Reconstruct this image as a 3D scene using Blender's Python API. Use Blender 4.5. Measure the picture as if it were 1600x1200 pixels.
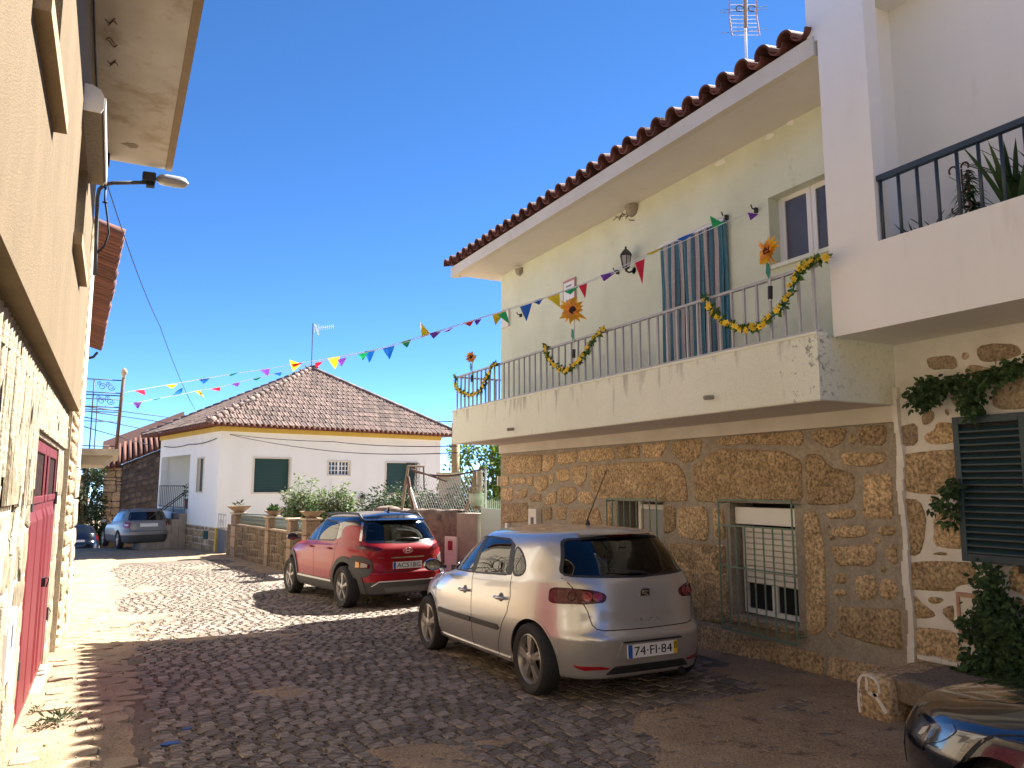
import bpy, bmesh, math, random
from mathutils import Vector, Matrix, noise
from mathutils.bvhtree import BVHTree
random.seed(7)
R = math.radians
for o in list(bpy.data.objects):
    bpy.data.objects.remove(o)
SC = bpy.context.scene
COL = SC.collection
# ------------------------------------------------------------------ camera, sky, sun, exposure
PITCH, YAW, CAMH, FPX = R(7.5), R(27.3), 1.65, 1200.0
cam = bpy.data.cameras.new('camera')
cam.lens = 27.0; cam.sensor_width = 36.0; cam.clip_start = 0.05; cam.clip_end = 3000
camo = bpy.data.objects.new('camera', cam); COL.objects.link(camo)
camo.location = (0, 0, CAMH); camo.rotation_euler = (R(90) + PITCH, 0, -YAW)
SC.camera = camo
SUNV = Vector((5.2, 1.7, 5.75)).normalized()
SUN_EL = math.asin(SUNV.z); SUN_AZ = math.atan2(SUNV.x, SUNV.y)
W = bpy.data.worlds.new('World'); SC.world = W; W.use_nodes = True
nt = W.node_tree; bg = nt.nodes['Background']
sk = nt.nodes.new('ShaderNodeTexSky'); sk.sky_type = 'NISHITA'; sk.sun_disc = False
sk.sun_elevation = SUN_EL; sk.sun_rotation = SUN_AZ
sk.air_density = 0.35; sk.dust_density = 0.0; sk.ozone_density = 1.0; sk.altitude = 2500
hs = nt.nodes.new('ShaderNodeHueSaturation'); hs.inputs['Saturation'].default_value = 1.22
nt.links.new(sk.outputs[0], hs.inputs['Color']); nt.links.new(hs.outputs[0], bg.inputs[0]); bg.inputs[1].default_value = 0.107
sl = bpy.data.lights.new('sun', 'SUN'); sl.energy = 4.7; sl.angle = R(0.53); sl.color = (1.0, 0.955, 0.87)
so = bpy.data.objects.new('sun', sl); COL.objects.link(so)
so.rotation_euler = (-SUNV).to_track_quat('-Z', 'Y').to_euler(); so.location = (10, 4, 20)
SC.view_settings.view_transform = 'Standard'; SC.view_settings.look = 'None'
SC.view_settings.gamma = 1.0; SC.view_settings.use_curve_mapping = False
SC.view_settings.exposure = 2.22
SC.cycles.max_bounces = 12; SC.cycles.diffuse_bounces = 8
SC.cycles.use_denoising = True

# ------------------------------------------------------------------ surveying helpers (photo bearing -> real plane)
def ray(px, py):
    u = (px - 800) / FPX; v = (600 - py) / FPX
    f = math.cos(PITCH) - v * math.sin(PITCH)
    return Vector((u * math.cos(YAW) + f * math.sin(YAW), f * math.cos(YAW) - u * math.sin(YAW), math.sin(PITCH) + v * math.cos(PITCH)))
EYE = Vector((0, 0, CAMH))
def onx(px, py, X): d = ray(px, py); return EYE + d * (X / d.x)
def ony(px, py, Y): d = ray(px, py); return EYE + d * (Y / d.y)
def onp(px, py, o, n):
    d = ray(px, py); return EYE + d * ((Vector(o) - EYE).dot(n) / d.dot(n))
def G(y):
    if y < 14: return -.027 * y
    if y < 34: return -.378 - .016 * (y - 14)
    if y < 40: return -.698 - .25 * (y - 34)
    return -2.198 - .03 * (y - 40)

# ------------------------------------------------------------------ object helpers
def wloc(p):
    v = Vector((0, 0, 0))
    while p: v += p.location; p = p.parent
    return v
def tag(o, label=None, cat=None, group=None, kind=None):
    if label: o['label'] = label
    if cat: o['category'] = cat
    if group: o['group'] = group
    if kind: o['kind'] = kind
    return o
def thing(name, label, cat, loc=(0, 0, 0), group=None, rz=0.0):
    o = bpy.data.objects.new(name, None); COL.objects.link(o)
    o.location = loc; o.rotation_euler = (0, 0, rz); o.empty_display_size = .2
    return tag(o, label, cat, group)
def link(name, me, parent=None, loc=None):
    o = bpy.data.objects.new(name, me); COL.objects.link(o)
    if parent: o.parent = parent
    if loc is not None: o.location = loc
    return o
class MB:
    def __init__(s): s.v = []; s.f = []; s.m = []; s.c = []; s.cur = 0; s.tint = 1.0
    def add(s, vs, fs):
        b = len(s.v); s.v += [tuple(p) for p in vs]
        for f in fs: s.f.append([b + i for i in f]); s.m.append(s.cur); s.c.append(s.tint)
    def hexa(s, p): s.add(p, [(0, 3, 2, 1), (4, 5, 6, 7), (0, 1, 5, 4), (1, 2, 6, 5), (2, 3, 7, 6), (3, 0, 4, 7)])
    def box(s, x0, x1, y0, y1, z0, z1):
        s.hexa([(x0, y0, z0), (x1, y0, z0), (x1, y1, z0), (x0, y1, z0), (x0, y0, z1), (x1, y0, z1), (x1, y1, z1), (x0, y1, z1)])
    def obox(s, o, a, b, c):
        o, a, b, c = Vector(o), Vector(a), Vector(b), Vector(c)
        if a.cross(b).dot(c) < 0: a, b = b, a
        s.hexa([o, o + a, o + a + b, o + b, o + c, o + a + c, o + a + b + c, o + b + c])
    def bar(s, p, q, w, h=None, up=(0, 0, 1)):
        p, q = Vector(p), Vector(q); h = h or w; d = (q - p).normalized(); u = Vector(up)
        if abs(d.dot(u)) > .98: u = Vector((1, 0, 0))
        a = d.cross(u).normalized(); b = a.cross(d)
        s.obox(p - a * w / 2 - b * h / 2, q - p, a * w, b * h)
    def tube(s, pts, r, n=6, closed=False, cap=True):
        pts = [Vector(p) for p in pts]; N = len(pts); rr = r if isinstance(r, (list, tuple)) else [r] * N
        vs = []; u = None
        for i in range(N):
            if closed: d = pts[(i + 1) % N] - pts[i - 1]
            else: d = pts[min(i + 1, N - 1)] - pts[max(i - 1, 0)]
            if d.length < 1e-9: d = Vector((0, 0, 1))
            d.normalize()
            if u is None:
                u = d.cross(Vector((0, 0, 1)))
                if u.length < .01: u = d.cross(Vector((1, 0, 0)))
            u = (u - d * u.dot(d)); u.normalize(); w = d.cross(u)
            for k in range(n):
                a = 2 * math.pi * k / n; vs.append(pts[i] + (u * math.cos(a) + w * math.sin(a)) * rr[i])
        fs = []
        for i in range(N if closed else N - 1):
            j = (i + 1) % N
            for k in range(n):
                l = (k + 1) % n; fs.append((i * n + k, i * n + l, j * n + l, j * n + k))
        if cap and not closed:
            fs.append(tuple(range(n))[::-1]); fs.append(tuple((N - 1) * n + k for k in range(n)))
        s.add(vs, fs)
    def lathe(s, o, prof, n=16, ax='z', M=None):
        vs = []; o = Vector(o)
        for (r, z) in prof:
            for k in range(n):
                a = 2 * math.pi * k / n; c, t = r * math.cos(a), r * math.sin(a)
                p = Vector((c, t, z)) if ax == 'z' else (Vector((z, c, t)) if ax == 'x' else Vector((t, z, c)))
                if M: p = M @ p
                vs.append(o + p)
        fs = []
        for i in range(len(prof) - 1):
            for k in range(n):
                l = (k + 1) % n; fs.append((i * n + k, i * n + l, (i + 1) * n + l, (i + 1) * n + k))
        if prof[0][0] > 1e-6: fs.append(tuple(range(n))[::-1])
        if prof[-1][0] > 1e-6: fs.append(tuple((len(prof) - 1) * n + k for k in range(n)))
        s.add(vs, fs)
    def prism(s, poly, d):
        """closed polygon (3-D, planar) pushed by vector d"""
        n = len(poly); poly = [Vector(p) for p in poly]; d = Vector(d)
        nn = Vector((0, 0, 0))
        for i in range(n): nn += poly[i].cross(poly[(i + 1) % n])
        if nn.dot(d) > 0: poly = poly[::-1]
        vs = poly + [p + d for p in poly]
        fs = [tuple(range(n)), tuple(range(2 * n - 1, n - 1, -1))]
        for i in range(n): j = (i + 1) % n; fs.append((i, i + n, j + n, j))
        s.add(vs, fs)
    def grid(s, rows):
        m = len(rows[0]); vs = [p for r in rows for p in r]
        s.add(vs, [(i * m + k, i * m + k + 1, (i + 1) * m + k + 1, (i + 1) * m + k) for i in range(len(rows) - 1) for k in range(m - 1)])
    def quad(s, a, b, c, d): s.add([a, b, c, d], [(0, 1, 2, 3)])
    def leaf(s, p, d, n, L, w):
        d = d.normalized(); a = d.cross(n)
        if a.length < .01: a = d.cross(Vector((.3, .5, .8)))
        a.normalize(); n2 = a.cross(d)
        s.add([p, p + d * L * .45 + a * w / 2 + n2 * L * .06, p + d * L - n2 * L * .08, p + d * L * .45 - a * w / 2 + n2 * L * .06], [(0, 1, 2, 3)])
    def mesh(s, name, mats, smooth=False, off=None, color=False):
        me = bpy.data.meshes.new(name)
        vs = s.v if off is None else [(p[0] - off[0], p[1] - off[1], p[2] - off[2]) for p in s.v]
        me.from_pydata(vs, [], s.f)
        mats = mats if isinstance(mats, (list, tuple)) else [mats]
        for m in mats: me.materials.append(m)
        if len(mats) > 1: me.polygons.foreach_set('material_index', s.m)
        if smooth: me.polygons.foreach_set('use_smooth', [True] * len(me.polygons))
        if color:
            at = me.attributes.new('tint', 'FLOAT', 'FACE'); at.data.foreach_set('value', s.c)
        me.update()
        return me
    def build(s, name, mats, parent=None, smooth=False, local=False, color=False, angle=None):
        off = None if (local or not parent) else wloc(parent)
        me = s.mesh(name, mats, smooth or angle is not None, off, color)
        if angle is not None: sharp(me, angle)
        return link(name, me, parent)
def sharp(me, ang):
    bm = bmesh.new(); bm.from_mesh(me)
    for e in bm.edges:
        if len(e.link_faces) == 2: e.smooth = e.calc_face_angle(0) < R(ang)
    bm.to_mesh(me); bm.free()
def bevel(o, w, seg=2, ang=30):
    m = o.modifiers.new('bevel', 'BEVEL'); m.width = w; m.segments = seg; m.limit_method = 'ANGLE'; m.angle_limit = R(ang)
    return o

# ------------------------------------------------------------------ materials
def mat(name, col, rough=.8, col2=None, sc=6., bump=.0, bsc=60., metal=0., coat=0., spot=None, spsc=3., sppos=.6, obj=0., tint=0., spec=.5, detail=6., stretch=None, fine=0.):
    m = bpy.data.materials.new(name); m.use_nodes = True; t = m.node_tree; N = t.nodes; L = t.links
    b = N['Principled BSDF']; b.inputs['Roughness'].default_value = rough; b.inputs['Metallic'].default_value = metal
    b.inputs['Coat Weight'].default_value = coat; b.inputs['Coat Roughness'].default_value = .03
    b.inputs['Specular IOR Level'].default_value = spec
    c4 = lambda c: (c[0], c[1], c[2], 1)
    b.inputs['Base Color'].default_value = c4(col)
    geo = N.new('ShaderNodeNewGeometry'); src = geo.outputs['Position']
    if stretch:
        mp = N.new('ShaderNodeMapping'); mp.inputs['Scale'].default_value = stretch; L.new(src, mp.inputs[0]); src = mp.outputs[0]
    out = None
    def nz(s, d=6., r=.6):
        n = N.new('ShaderNodeTexNoise'); n.inputs['Scale'].default_value = s; n.inputs['Detail'].default_value = d; n.inputs['Roughness'].default_value = r
        L.new(src, n.inputs['Vector']); return n.outputs['Fac']
    def ramp(f, a, c, p0=.3, p1=.7):
        r = N.new('ShaderNodeValToRGB'); r.color_ramp.elements[0].color = c4(a); r.color_ramp.elements[1].color = c4(c)
        r.color_ramp.elements[0].position = p0; r.color_ramp.elements[1].position = p1; L.new(f, r.inputs[0]); return r.outputs[0]
    if col2 is not None: out = ramp(nz(sc, detail), col, col2)
    if spot is not None:
        f = ramp(nz(spsc, 8., .7), (0, 0, 0), (1, 1, 1), sppos, min(1, sppos + .12))
        mx = N.new('ShaderNodeMix'); mx.data_type = 'RGBA'; L.new(f, mx.inputs[0])
        if out: L.new(out, mx.inputs[6])
        else: mx.inputs[6].default_value = c4(col)
        mx.inputs[7].default_value = c4(spot); out = mx.outputs[2]
    if fine:
        f = ramp(nz(bsc, 3.), (1 - fine,) * 3, (1 + fine,) * 3, .35, .65)
        mx = N.new('ShaderNodeMix'); mx.data_type = 'RGBA'; mx.blend_type = 'MULTIPLY'; mx.inputs[0].default_value = 1
        if out: L.new(out, mx.inputs[6])
        else: mx.inputs[6].default_value = c4(col)
        L.new(f, mx.inputs[7]); out = mx.outputs[2]
    if obj or tint:
        if obj:
            oi = N.new('ShaderNodeObjectInfo'); v = oi.outputs['Random']; k = obj
        else:
            at = N.new('ShaderNodeAttribute'); at.attribute_name = 'tint'; v = at.outputs['Fac']; k = tint
        mr = N.new('ShaderNodeMapRange'); L.new(v, mr.inputs[0]); mr.inputs[3].default_value = 1 - k; mr.inputs[4].default_value = 1 + k
        mx = N.new('ShaderNodeMix'); mx.data_type = 'RGBA'; mx.blend_type = 'MULTIPLY'; mx.inputs[0].default_value = 1
        if out: L.new(out, mx.inputs[6])
        else: mx.inputs[6].default_value = c4(col)
        L.new(mr.outputs[0], mx.inputs[7]); out = mx.outputs[2]
    if out: L.new(out, b.inputs['Base Color'])
    if bump:
        bp = N.new('ShaderNodeBump'); bp.inputs['Strength'].default_value = bump; bp.inputs['Distance'].default_value = .02
        L.new(nz(bsc, 5.), bp.inputs['Height']); L.new(bp.outputs[0], b.inputs['Normal'])
    return m
def glassy(name, tint, ior=1.5, rough=.0):
    m = bpy.data.materials.new(name); m.use_nodes = True; t = m.node_tree; N = t.nodes; L = t.links
    for n in list(N):
        if n.type == 'BSDF_PRINCIPLED': N.remove(n)
    tr = N.new('ShaderNodeBsdfTransparent'); tr.inputs[0].default_value = (*tint, 1)
    gl = N.new('ShaderNodeBsdfGlossy'); gl.inputs['Roughness'].default_value = rough; gl.inputs[0].default_value = (1, 1, 1, 1)
    fr = N.new('ShaderNodeFresnel'); fr.inputs[0].default_value = ior
    mx = N.new('ShaderNodeMixShader'); L.new(fr.outputs[0], mx.inputs[0]); L.new(tr.outputs[0], mx.inputs[1]); L.new(gl.outputs[0], mx.inputs[2])
    L.new(mx.outputs[0], N['Material Output'].inputs[0]); return m
M = {}
M['plaster_green'] = mat('plaster_green', (.70, .735, .58), .9, (.59, .625, .475), 1.5, .2, 90, spot=(.47, .485, .36), spsc=2.4, sppos=.62, fine=.05)
M['plaster_parapet'] = mat('plaster_parapet', (.77, .79, .67), .9, (.70, .72, .59), 1.5, .2, 70, spot=(.40, .40, .31), spsc=3.4, sppos=.66, fine=.05)
M['soffit'] = mat('soffit', (.72, .68, .62), .9, (.64, .60, .54), 1.1, .05, 40, spot=(.36, .32, .26), spsc=1.6, sppos=.66)
M['soffit_old'] = mat('soffit_old', (.62, .57, .50), .9, (.50, .45, .38), 1.6, .1, 40, spot=(.40, .33, .24), spsc=1.3, sppos=.52)
M['fascia'] = mat('fascia', (.68, .64, .55), .9, (.58, .54, .45), 2.0, .1, 60)
M['white'] = mat('white', (.86, .85, .80), .85, (.81, .80, .755), .9, .08, 60, spot=(.76, .73, .67), spsc=2.0, sppos=.6, stretch=(1.5, 1.5, .35))
M['white_house'] = mat('white_house', (.82, .84, .79), .85, (.76, .78, .73), .8, .06, 60, spot=(.66, .66, .62), spsc=1.6, sppos=.62, stretch=(1.5, 1.5, .3))
M['white_joint'] = mat('white_joint', (.78, .755, .70), .9, (.66, .63, .575), 5, .4, 30)
M['tan'] = mat('tan', (.25, .178, .10), .95, (.195, .137, .074), 1.3, .8, 110, spot=(.185, .13, .075), spsc=1.7, sppos=.6, fine=.16, stretch=(1, 1.6, .7))
M['tan_sill'] = mat('tan_sill', (.34, .25, .15), .95, (.28, .21, .13), 4, .4, 90, fine=.1)
M['granite'] = mat('granite', (.33, .232, .13), .95, (.53, .39, .23), 5, 1.0, 34, obj=.26, spot=(.15, .115, .085), spsc=30, sppos=.6, fine=.5)
M['granite_grey'] = mat('granite_grey', (.34, .255, .175), .95, (.48, .37, .26), 12, .9, 45, obj=.25, spot=(.19, .14, .11), spsc=20, sppos=.62, fine=.35)
M['mortar'] = mat('mortar', (.38, .33, .265), .95, (.29, .25, .195), 6, .6, 35, fine=.15)
M['mortar_light'] = mat('mortar_light', (.52, .45, .34), .95, (.46, .38, .27), 5, .6, 30, fine=.15)
M['tooled'] = mat('tooled', (.30, .235, .145), .95, (.20, .155, .10), 16, .9, 40, obj=.2, spot=(.46, .40, .30), spsc=9, sppos=.5, fine=.3, stretch=(1, 3, .45))
M['tile'] = mat('tile', (.17, .06, .034), .85, (.11, .04, .027), 9, .3, 50, obj=.3, spot=(.06, .045, .035), spsc=6, sppos=.6)
M['tile_old'] = mat('tile_old', (.22, .145, .115), .9, (.13, .09, .075), 4, .3, 40, obj=.35, spot=(.36, .29, .24), spsc=9, sppos=.58)
M['tile_old2'] = mat('tile_old2', (.22, .145, .115), .9, (.13, .09, .075), 4, .3, 40, tint=.35, spot=(.36, .29, .24), spsc=9, sppos=.58)
M['steel_grey'] = mat('steel_grey', (.42, .42, .43), .45, metal=.0)
M['alu'] = mat('alu', (.75, .75, .74), .4)
M['iron'] = mat('iron', (.03, .028, .027), .6)
M['rust_iron'] = mat('rust_iron', (.05, .03, .025), .7, (.09, .045, .03), 20)
M['blue_rail'] = mat('blue_rail', (.035, .055, .075), .45)
M['green_bar'] = mat('green_bar', (.17, .26, .19), .6, (.12, .18, .14), 20)
M['shutter_blue'] = mat('shutter_blue', (.02, .048, .062), .45)
M['shutter_green'] = mat('shutter_green', (.006, .05, .04), .5)
M['shutter_white'] = mat('shutter_white', (.72, .68, .60), .6)
M['red_door'] = mat('red_door', (.145, .012, .016), .5, (.12, .010, .013), 2.5, .05, 30)
M['dark'] = mat('dark', (.012, .012, .013), .8)
M['wood_dark'] = mat('wood_dark', (.07, .035, .03), .6, (.11, .06, .045), 8, stretch=(1, 1, .1))
M['pale_gate'] = mat('pale_gate', (.40, .52, .42), .5)
M['yellow_trim'] = mat('yellow_trim', (.60, .44, .10), .85, (.52, .38, .09), 2)
M['wood_pale'] = mat('wood_pale', (.30, .24, .17), .9, (.20, .16, .11), 12, stretch=(3, 3, .4))
M['concrete'] = mat('concrete', (.34, .30, .24), .95, (.24, .21, .17), 4, .4, 40)
M['rough_wall'] = mat('rough_wall', (.12, .085, .07), .95, (.23, .17, .13), 7, .9, 18, spot=(.055, .04, .04), spsc=5, sppos=.55)
M['cable'] = mat('cable', (.012, .012, .012), .6)
M['pane_dark'] = mat('pane_dark', (.02, .022, .025), .05)
M['net_pane'] = mat('net_pane', (.10, .10, .105), .25, (.07, .07, .075), 3)
M['chrome'] = mat('chrome', (.8, .8, .8), .12, metal=1.)
M['plate_white'] = mat('plate_white', (.78, .78, .75), .4)
M['black_ink'] = mat('black_ink', (.01, .01, .01), .5)
M['plate_blue'] = mat('plate_blue', (.01, .10, .45), .4)
M['plate_yellow'] = mat('plate_yellow', (.75, .50, .02), .4)
M['lead'] = mat('lead', (.10, .10, .10), .6)
def solid(n, c, r=.6): M[n] = mat(n, c, r); return M[n]
# ------------------------------------------------------------------ ground, road, left path
def pnoise(x, y, s, z=0.): return noise.noise((x * s, y * s, z))
def wall_x(y):      # right-hand limit of the open ground along the garden walls
    pts = [(-50, 6.1), (12.35, 6.1), (12.36, 6.15), (13.5, 6.2), (18.5, 4.45), (20, 3.9), (27.2, 3.35), (60, 3.3)]
    for (a, xa), (b, xb) in zip(pts, pts[1:]):
        if a <= y <= b: return xa + (xb - xa) * (y - a) / (b - a)
    return 6.1
def sandmask(x, y):
    n = .8 * pnoise(x, y * .8, .75, 3.1) + .35 * pnoise(x, y, 2.1, 7.7) + .14 * pnoise(x, y, 6., 1.3)
    e = 0.
    if x < .45: e = max(e, (.45 - x) * 2.2)
    wx = wall_x(y)
    e = max(e, 1.0 - (wx - x) * (.8 if y < 7 else 1.3))
    if y < 5.2: e = max(e, min(.8, (x - 2.1 - max(0, y - 3.5) * .5) * .55))
    if y > 9: e += .1
    if 5 < y < 9 and abs(x - 3.0 - .2 * math.sin(y * 2)) < .5: e += .18
    if abs(x - 1.75 + .32 * (y - 6.5)) < .5 and 4.6 < y < 9: e += .2
    return n + e - .34
def ground_z(x, y):
    g = G(y)
    if -1.2 < x < 8.2 and -2 < y < 31:
        s = max(0., min(1., sandmask(x, y) * 3.2))
        g += -.016 + s * .030 + (.006 + .008 * s) * pnoise(x, y, 5.) + (.003 + .006 * s) * pnoise(x, y, 15.)
        if x < .1: g += .02 * max(0, min(1, (.1 - x) * 3)) + .012 * pnoise(x, y, 3.3, 2.)
    else: g -= .02
    if x > 9 and y > 16: g += .0
    return g
def axis(segs):
    out = []
    for a, b, st in segs:
        n = max(1, round((b - a) / st)); out += [a + (b - a) * i / n for i in range(n)]
    out.append(segs[-1][1]); return out
xs = axis([(-1600, -200, 350), (-200, -20, 45), (-20, -1.2, 3), (-1.2, -.6, .15), (-.6, 6.4, .055), (6.4, 8.2, .3), (8.2, 30, 4), (30, 200, 40), (200, 1600, 350)])
ys = axis([(-300, -20, 60), (-20, 0, 4), (0, 3, .3), (3, 12, .055), (12, 31, .12), (31, 46, .8), (46, 200, 14), (200, 2200, 250)])
bm_ = MB(); bm_.grid([[(x, y, ground_z(x, y)) for x in xs] for y in ys]); bm_.f = [f[::-1] for f in bm_.f]
M['sand'] = mat('sand', (.28, .195, .115), .95, (.40, .295, .185), 1.9, .9, 55, spot=(.13, .088, .055), spsc=4.5, sppos=.55, fine=.3)
g_o = tag(bm_.build('ground', M['sand'], smooth=True), kind='structure')
M['cobble'] = mat('cobble', (.215, .175, .142), .85, (.29, .24, .195), 5, .35, 60, tint=.36, spot=(.30, .23, .16), spsc=2.6, sppos=.57, fine=.2)
M['earth'] = mat('earth', (.10, .075, .055), .95, (.17, .13, .095), 3, .5, 60, fine=.3)
road = thing('road', None, None, (0, 0, 0)); road['kind'] = 'structure'
CA, SA = ca, sa = math.cos(R(10)), math.sin(R(10))
def cobble(cx, cy, w, d, h, tilt, rng):
    ca, sa = (1, 0) if d > .2 else (CA, SA)
    """one rounded granite sett: chamfered octagonal top, sides down into the joint"""
    out = []; base = []
    for (sx, sy) in ((-1, -1), (1, -1), (1, 1), (-1, 1)):
        jx, jy = rng.uniform(-.009, .009), rng.uniform(-.008, .008)
        c = (sx * w / 2 + jx, sy * d / 2 + jy)
        k = rng.uniform(.07, .18)
        a = (c[0] - sx * w * k, c[1]); b = (c[0], c[1] - sy * d * k)
        base += [a, b] if sx * sy > 0 else [b, a]
    ring0 = []; ring1 = []
    z0 = G(cy)
    tx, ty = tilt
    for (a, b) in base:
        X = cx + a * ca - b * sa; Y = cy + a * sa + b * ca
        ring0.append((X, Y, z0 - .05))
    for f, hh in ((.965, h - .009), (.82, h)):
        r = []
        for (a, b) in base:
            a2, b2 = a * f, b * f
            X = cx + a2 * ca - b2 * sa; Y = cy + a2 * sa + b2 * ca
            r.append((X, Y, z0 + hh + a2 * tx + b2 * ty))
        ring1.append(r)
    vs = ring0 + ring1[0] + ring1[1]
    fs = [(i, (i + 1) % 8, 8 + (i + 1) % 8, 8 + i) for i in range(8)] + [(8 + i, 8 + (i + 1) % 8, 16 + (i + 1) % 8, 16 + i) for i in range(8)] + [tuple(range(16, 24))]
    return vs, fs
bed = MB(); xb = axis([(.1, 6.0, .1)]); yb = axis([(1.5, 25, .1)])
bed.grid([[(min(x, wall_x(y) - .03), y, G(y) - .004 - (0 if .25 < x < 5.9 else .02)) for x in xb] for y in yb]); bed.f = [f[::-1] for f in bed.f]; bed.build('road_bed', M['earth'], road, smooth=True)
setts = []
rng = random.Random(11)
row = 0; v = -1.5
while v < 27:
    d = rng.uniform(.118, .142)
    u = -3.2 + rng.uniform(0, .15); ph = rng.uniform(0, 6)
    while u < 10:
        w = rng.uniform(.112, .172)
        uc = u + w / 2; vv = v + d / 2 + .03 * math.sin(u * .8 + row * .05)
        cx = uc * ca - vv * sa; cy = uc * sa + vv * ca
        u += w + .004
        lo = .36 if cy < 11 else max(-.55, .36 - (cy - 11) * .12)
        if cx < lo or cx > min(wall_x(cy) - .1, 6.0) or cy < 2.2 or cy > 24: continue
        if cx > 5.5 + .2 * math.sin(cy * 3) and cy < 8: continue
        h = .007 + rng.uniform(-.003, .003)
        setts.append((cx, cy, w + .004, d + .003, h, (rng.uniform(-.035, .035), rng.uniform(-.035, .035))))
    v += d + .003; row += 1
# long kerb setts along the left edge
y = 2.4
while False:
    L_ = rng.uniform(.24, .4)
    setts.append((.27 + .02 * math.sin(y), y + L_ / 2, .13, L_ - .012, .008 + rng.uniform(-.004, .004), (0, 0))); y += L_
def inview(x, y, z):
    r = x * math.cos(YAW) - y * math.sin(YAW); f = x * math.sin(YAW) + y * math.cos(YAW); zz = z - CAMH
    c = f * math.cos(PITCH) + zz * math.sin(PITCH); w = zz * math.cos(PITCH) - f * math.sin(PITCH)
    return 800 + FPX * r / c, 600 - FPX * w / c, c
def near(s):
    px, py, c = inview(s[0], s[1], G(s[1]))
    if c < .5 or px < 15 or px > 1395 or py > 1192: return 99
    if sandmask(s[0], s[1]) > .12: return 60 + c
    return c
setts.sort(key=near)
rest = MB()
for i, (cx, cy, w, d, h, t) in enumerate(setts):
    rr = random.Random(i * 7 + 3)
    if i < 300:
        vs, fs = cobble(cx, cy, w, d, h, t, rr)
        m = MB(); m.tint = rr.random(); m.add([(a - cx, b - cy, c - G(cy)) for a, b, c in vs], fs)
        o = m.build('cobblestone', M['cobble'], road, local=True, color=True); o.location = (cx, cy, G(cy))
    else:
        vs, fs = cobble(cx, cy, w, d, h, t, rr); rest.tint = rr.random(); rest.add(vs, fs)
tag(rest.build('cobblestones', M['cobble'], road, color=True), kind='stuff')
# flat paving slabs in the dirt strip along the left wall
path = thing('path', None, None, (0, 0, 0)); path['kind'] = 'structure'
M['slab'] = mat('slab', (.27, .20, .125), .9, (.34, .26, .17), 7, .5, 50, obj=.18, fine=.15)
rng = random.Random(5); y = 4.3
while y < 13.6:
    dy = rng.uniform(.17, .34); x = -.5 + rng.uniform(0, .06)
    while x < .12:
        dx = rng.uniform(.18, .34)
        if rng.random() < .78:
            m = MB(); n = 7; cx, cy = x + dx / 2, y + dy / 2; r0 = []; r1 = []
            for k in range(n):
                a = 2 * math.pi * k / n + .3; q = 1 / max(abs(math.cos(a)), abs(math.sin(a)))
                q = min(q, 1.25) * rng.uniform(.86, .98)
                px_, py_ = cx + math.cos(a) * dx / 2 * q, cy + math.sin(a) * dy / 2 * q
                zt = max(G(py_), ground_z(cx, cy)) + .004 + .004 * pnoise(px_, py_, 3.)
                r0.append((px_, py_, zt - .05)); r1.append((cx + (px_ - cx) * .93, cy + (py_ - cy) * .93, zt + rng.uniform(-.002, .003)))
            m.add(r0 + r1, [(k, (k + 1) % n, n + (k + 1) % n, n + k) for k in range(n)] + [tuple(range(n, 2 * n))])
            m.build('paving_slab', M['slab'], path)
        x += dx + .015
    y += dy + .01

# ------------------------------------------------------------------ stone laying
def stone(poly, to3, nrm, mt, parent, proud=.03, depth=.05, seed=0, name='stone', rough=.012):
    """one dressed stone: outline in wall coordinates, rounded arris, slightly bulged face; poly = list of (u,v)"""
    rr = random.Random(seed); n0 = len(poly)
    area = sum(poly[i][0] * poly[(i + 1) % n0][1] - poly[(i + 1) % n0][0] * poly[i][1] for i in range(n0)) / 2
    if area < 0: poly = poly[::-1]
    # soften corners and roughen the outline
    pts = []
    for i in range(n0):
        a, b, c = poly[i - 1], poly[i], poly[(i + 1) % n0]
        lab = math.hypot(a[0] - b[0], a[1] - b[1]); lbc = math.hypot(c[0] - b[0], c[1] - b[1]); k = min(.28, .035 / max(lab, .01)); k2 = min(.28, .035 / max(lbc, .01))
        pts.append((b[0] + (a[0] - b[0]) * k, b[1] + (a[1] - b[1]) * k)); pts.append((b[0] + (c[0] - b[0]) * k2, b[1] + (c[1] - b[1]) * k2))
        if lbc > .22:
            q = rr.uniform(.4, .6); pts.append((b[0] + (c[0] - b[0]) * q + rr.uniform(-rough, rough), b[1] + (c[1] - b[1]) * q + rr.uniform(-rough, rough)))
    n = len(pts); cx = sum(p[0] for p in pts) / n; cy = sum(p[1] for p in pts) / n
    ext = max(math.hypot(p[0] - cx, p[1] - cy) for p in pts)
    nrm = Vector(nrm); vs = []
    for f_in, h in ((0., -depth), (0., proud * .35), (.014, proud * .85), (.05, proud)):
        for p in pts:
            dl = math.hypot(p[0] - cx, p[1] - cy); f = max(.25, 1 - f_in / max(dl, .02))
            hh = h + (rr.uniform(-.006, .006) if f_in > .03 else 0)
            vs.append(Vector(to3(cx + (p[0] - cx) * f, cy + (p[1] - cy) * f)) + nrm * hh)
    vs.append(Vector(to3(cx, cy)) + nrm * (proud + .006 + rr.uniform(-.004, .008)))
    fs = []
    for r in range(3):
        for i in range(n): j = (i + 1) % n; fs.append((r * n + i, r * n + j, (r + 1) * n + j, (r + 1) * n + i))
    for i in range(n): fs.append((3 * n + i, 3 * n + (i + 1) % n, 4 * n))
    m = MB(); m.add(vs, fs)
    me_n = Vector((0, 0, 0)); a_, b_, c_ = (m.v[i] for i in fs[-1]); fn = (Vector(b_) - Vector(a_)).cross(Vector(c_) - Vector(a_))
    if fn.dot(nrm) < 0: m.f = [f[::-1] for f in m.f]
    if isinstance(parent, MB):
        parent.add(m.v, m.f); return None
    return m.build(name, mt, parent, angle=50)
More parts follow.
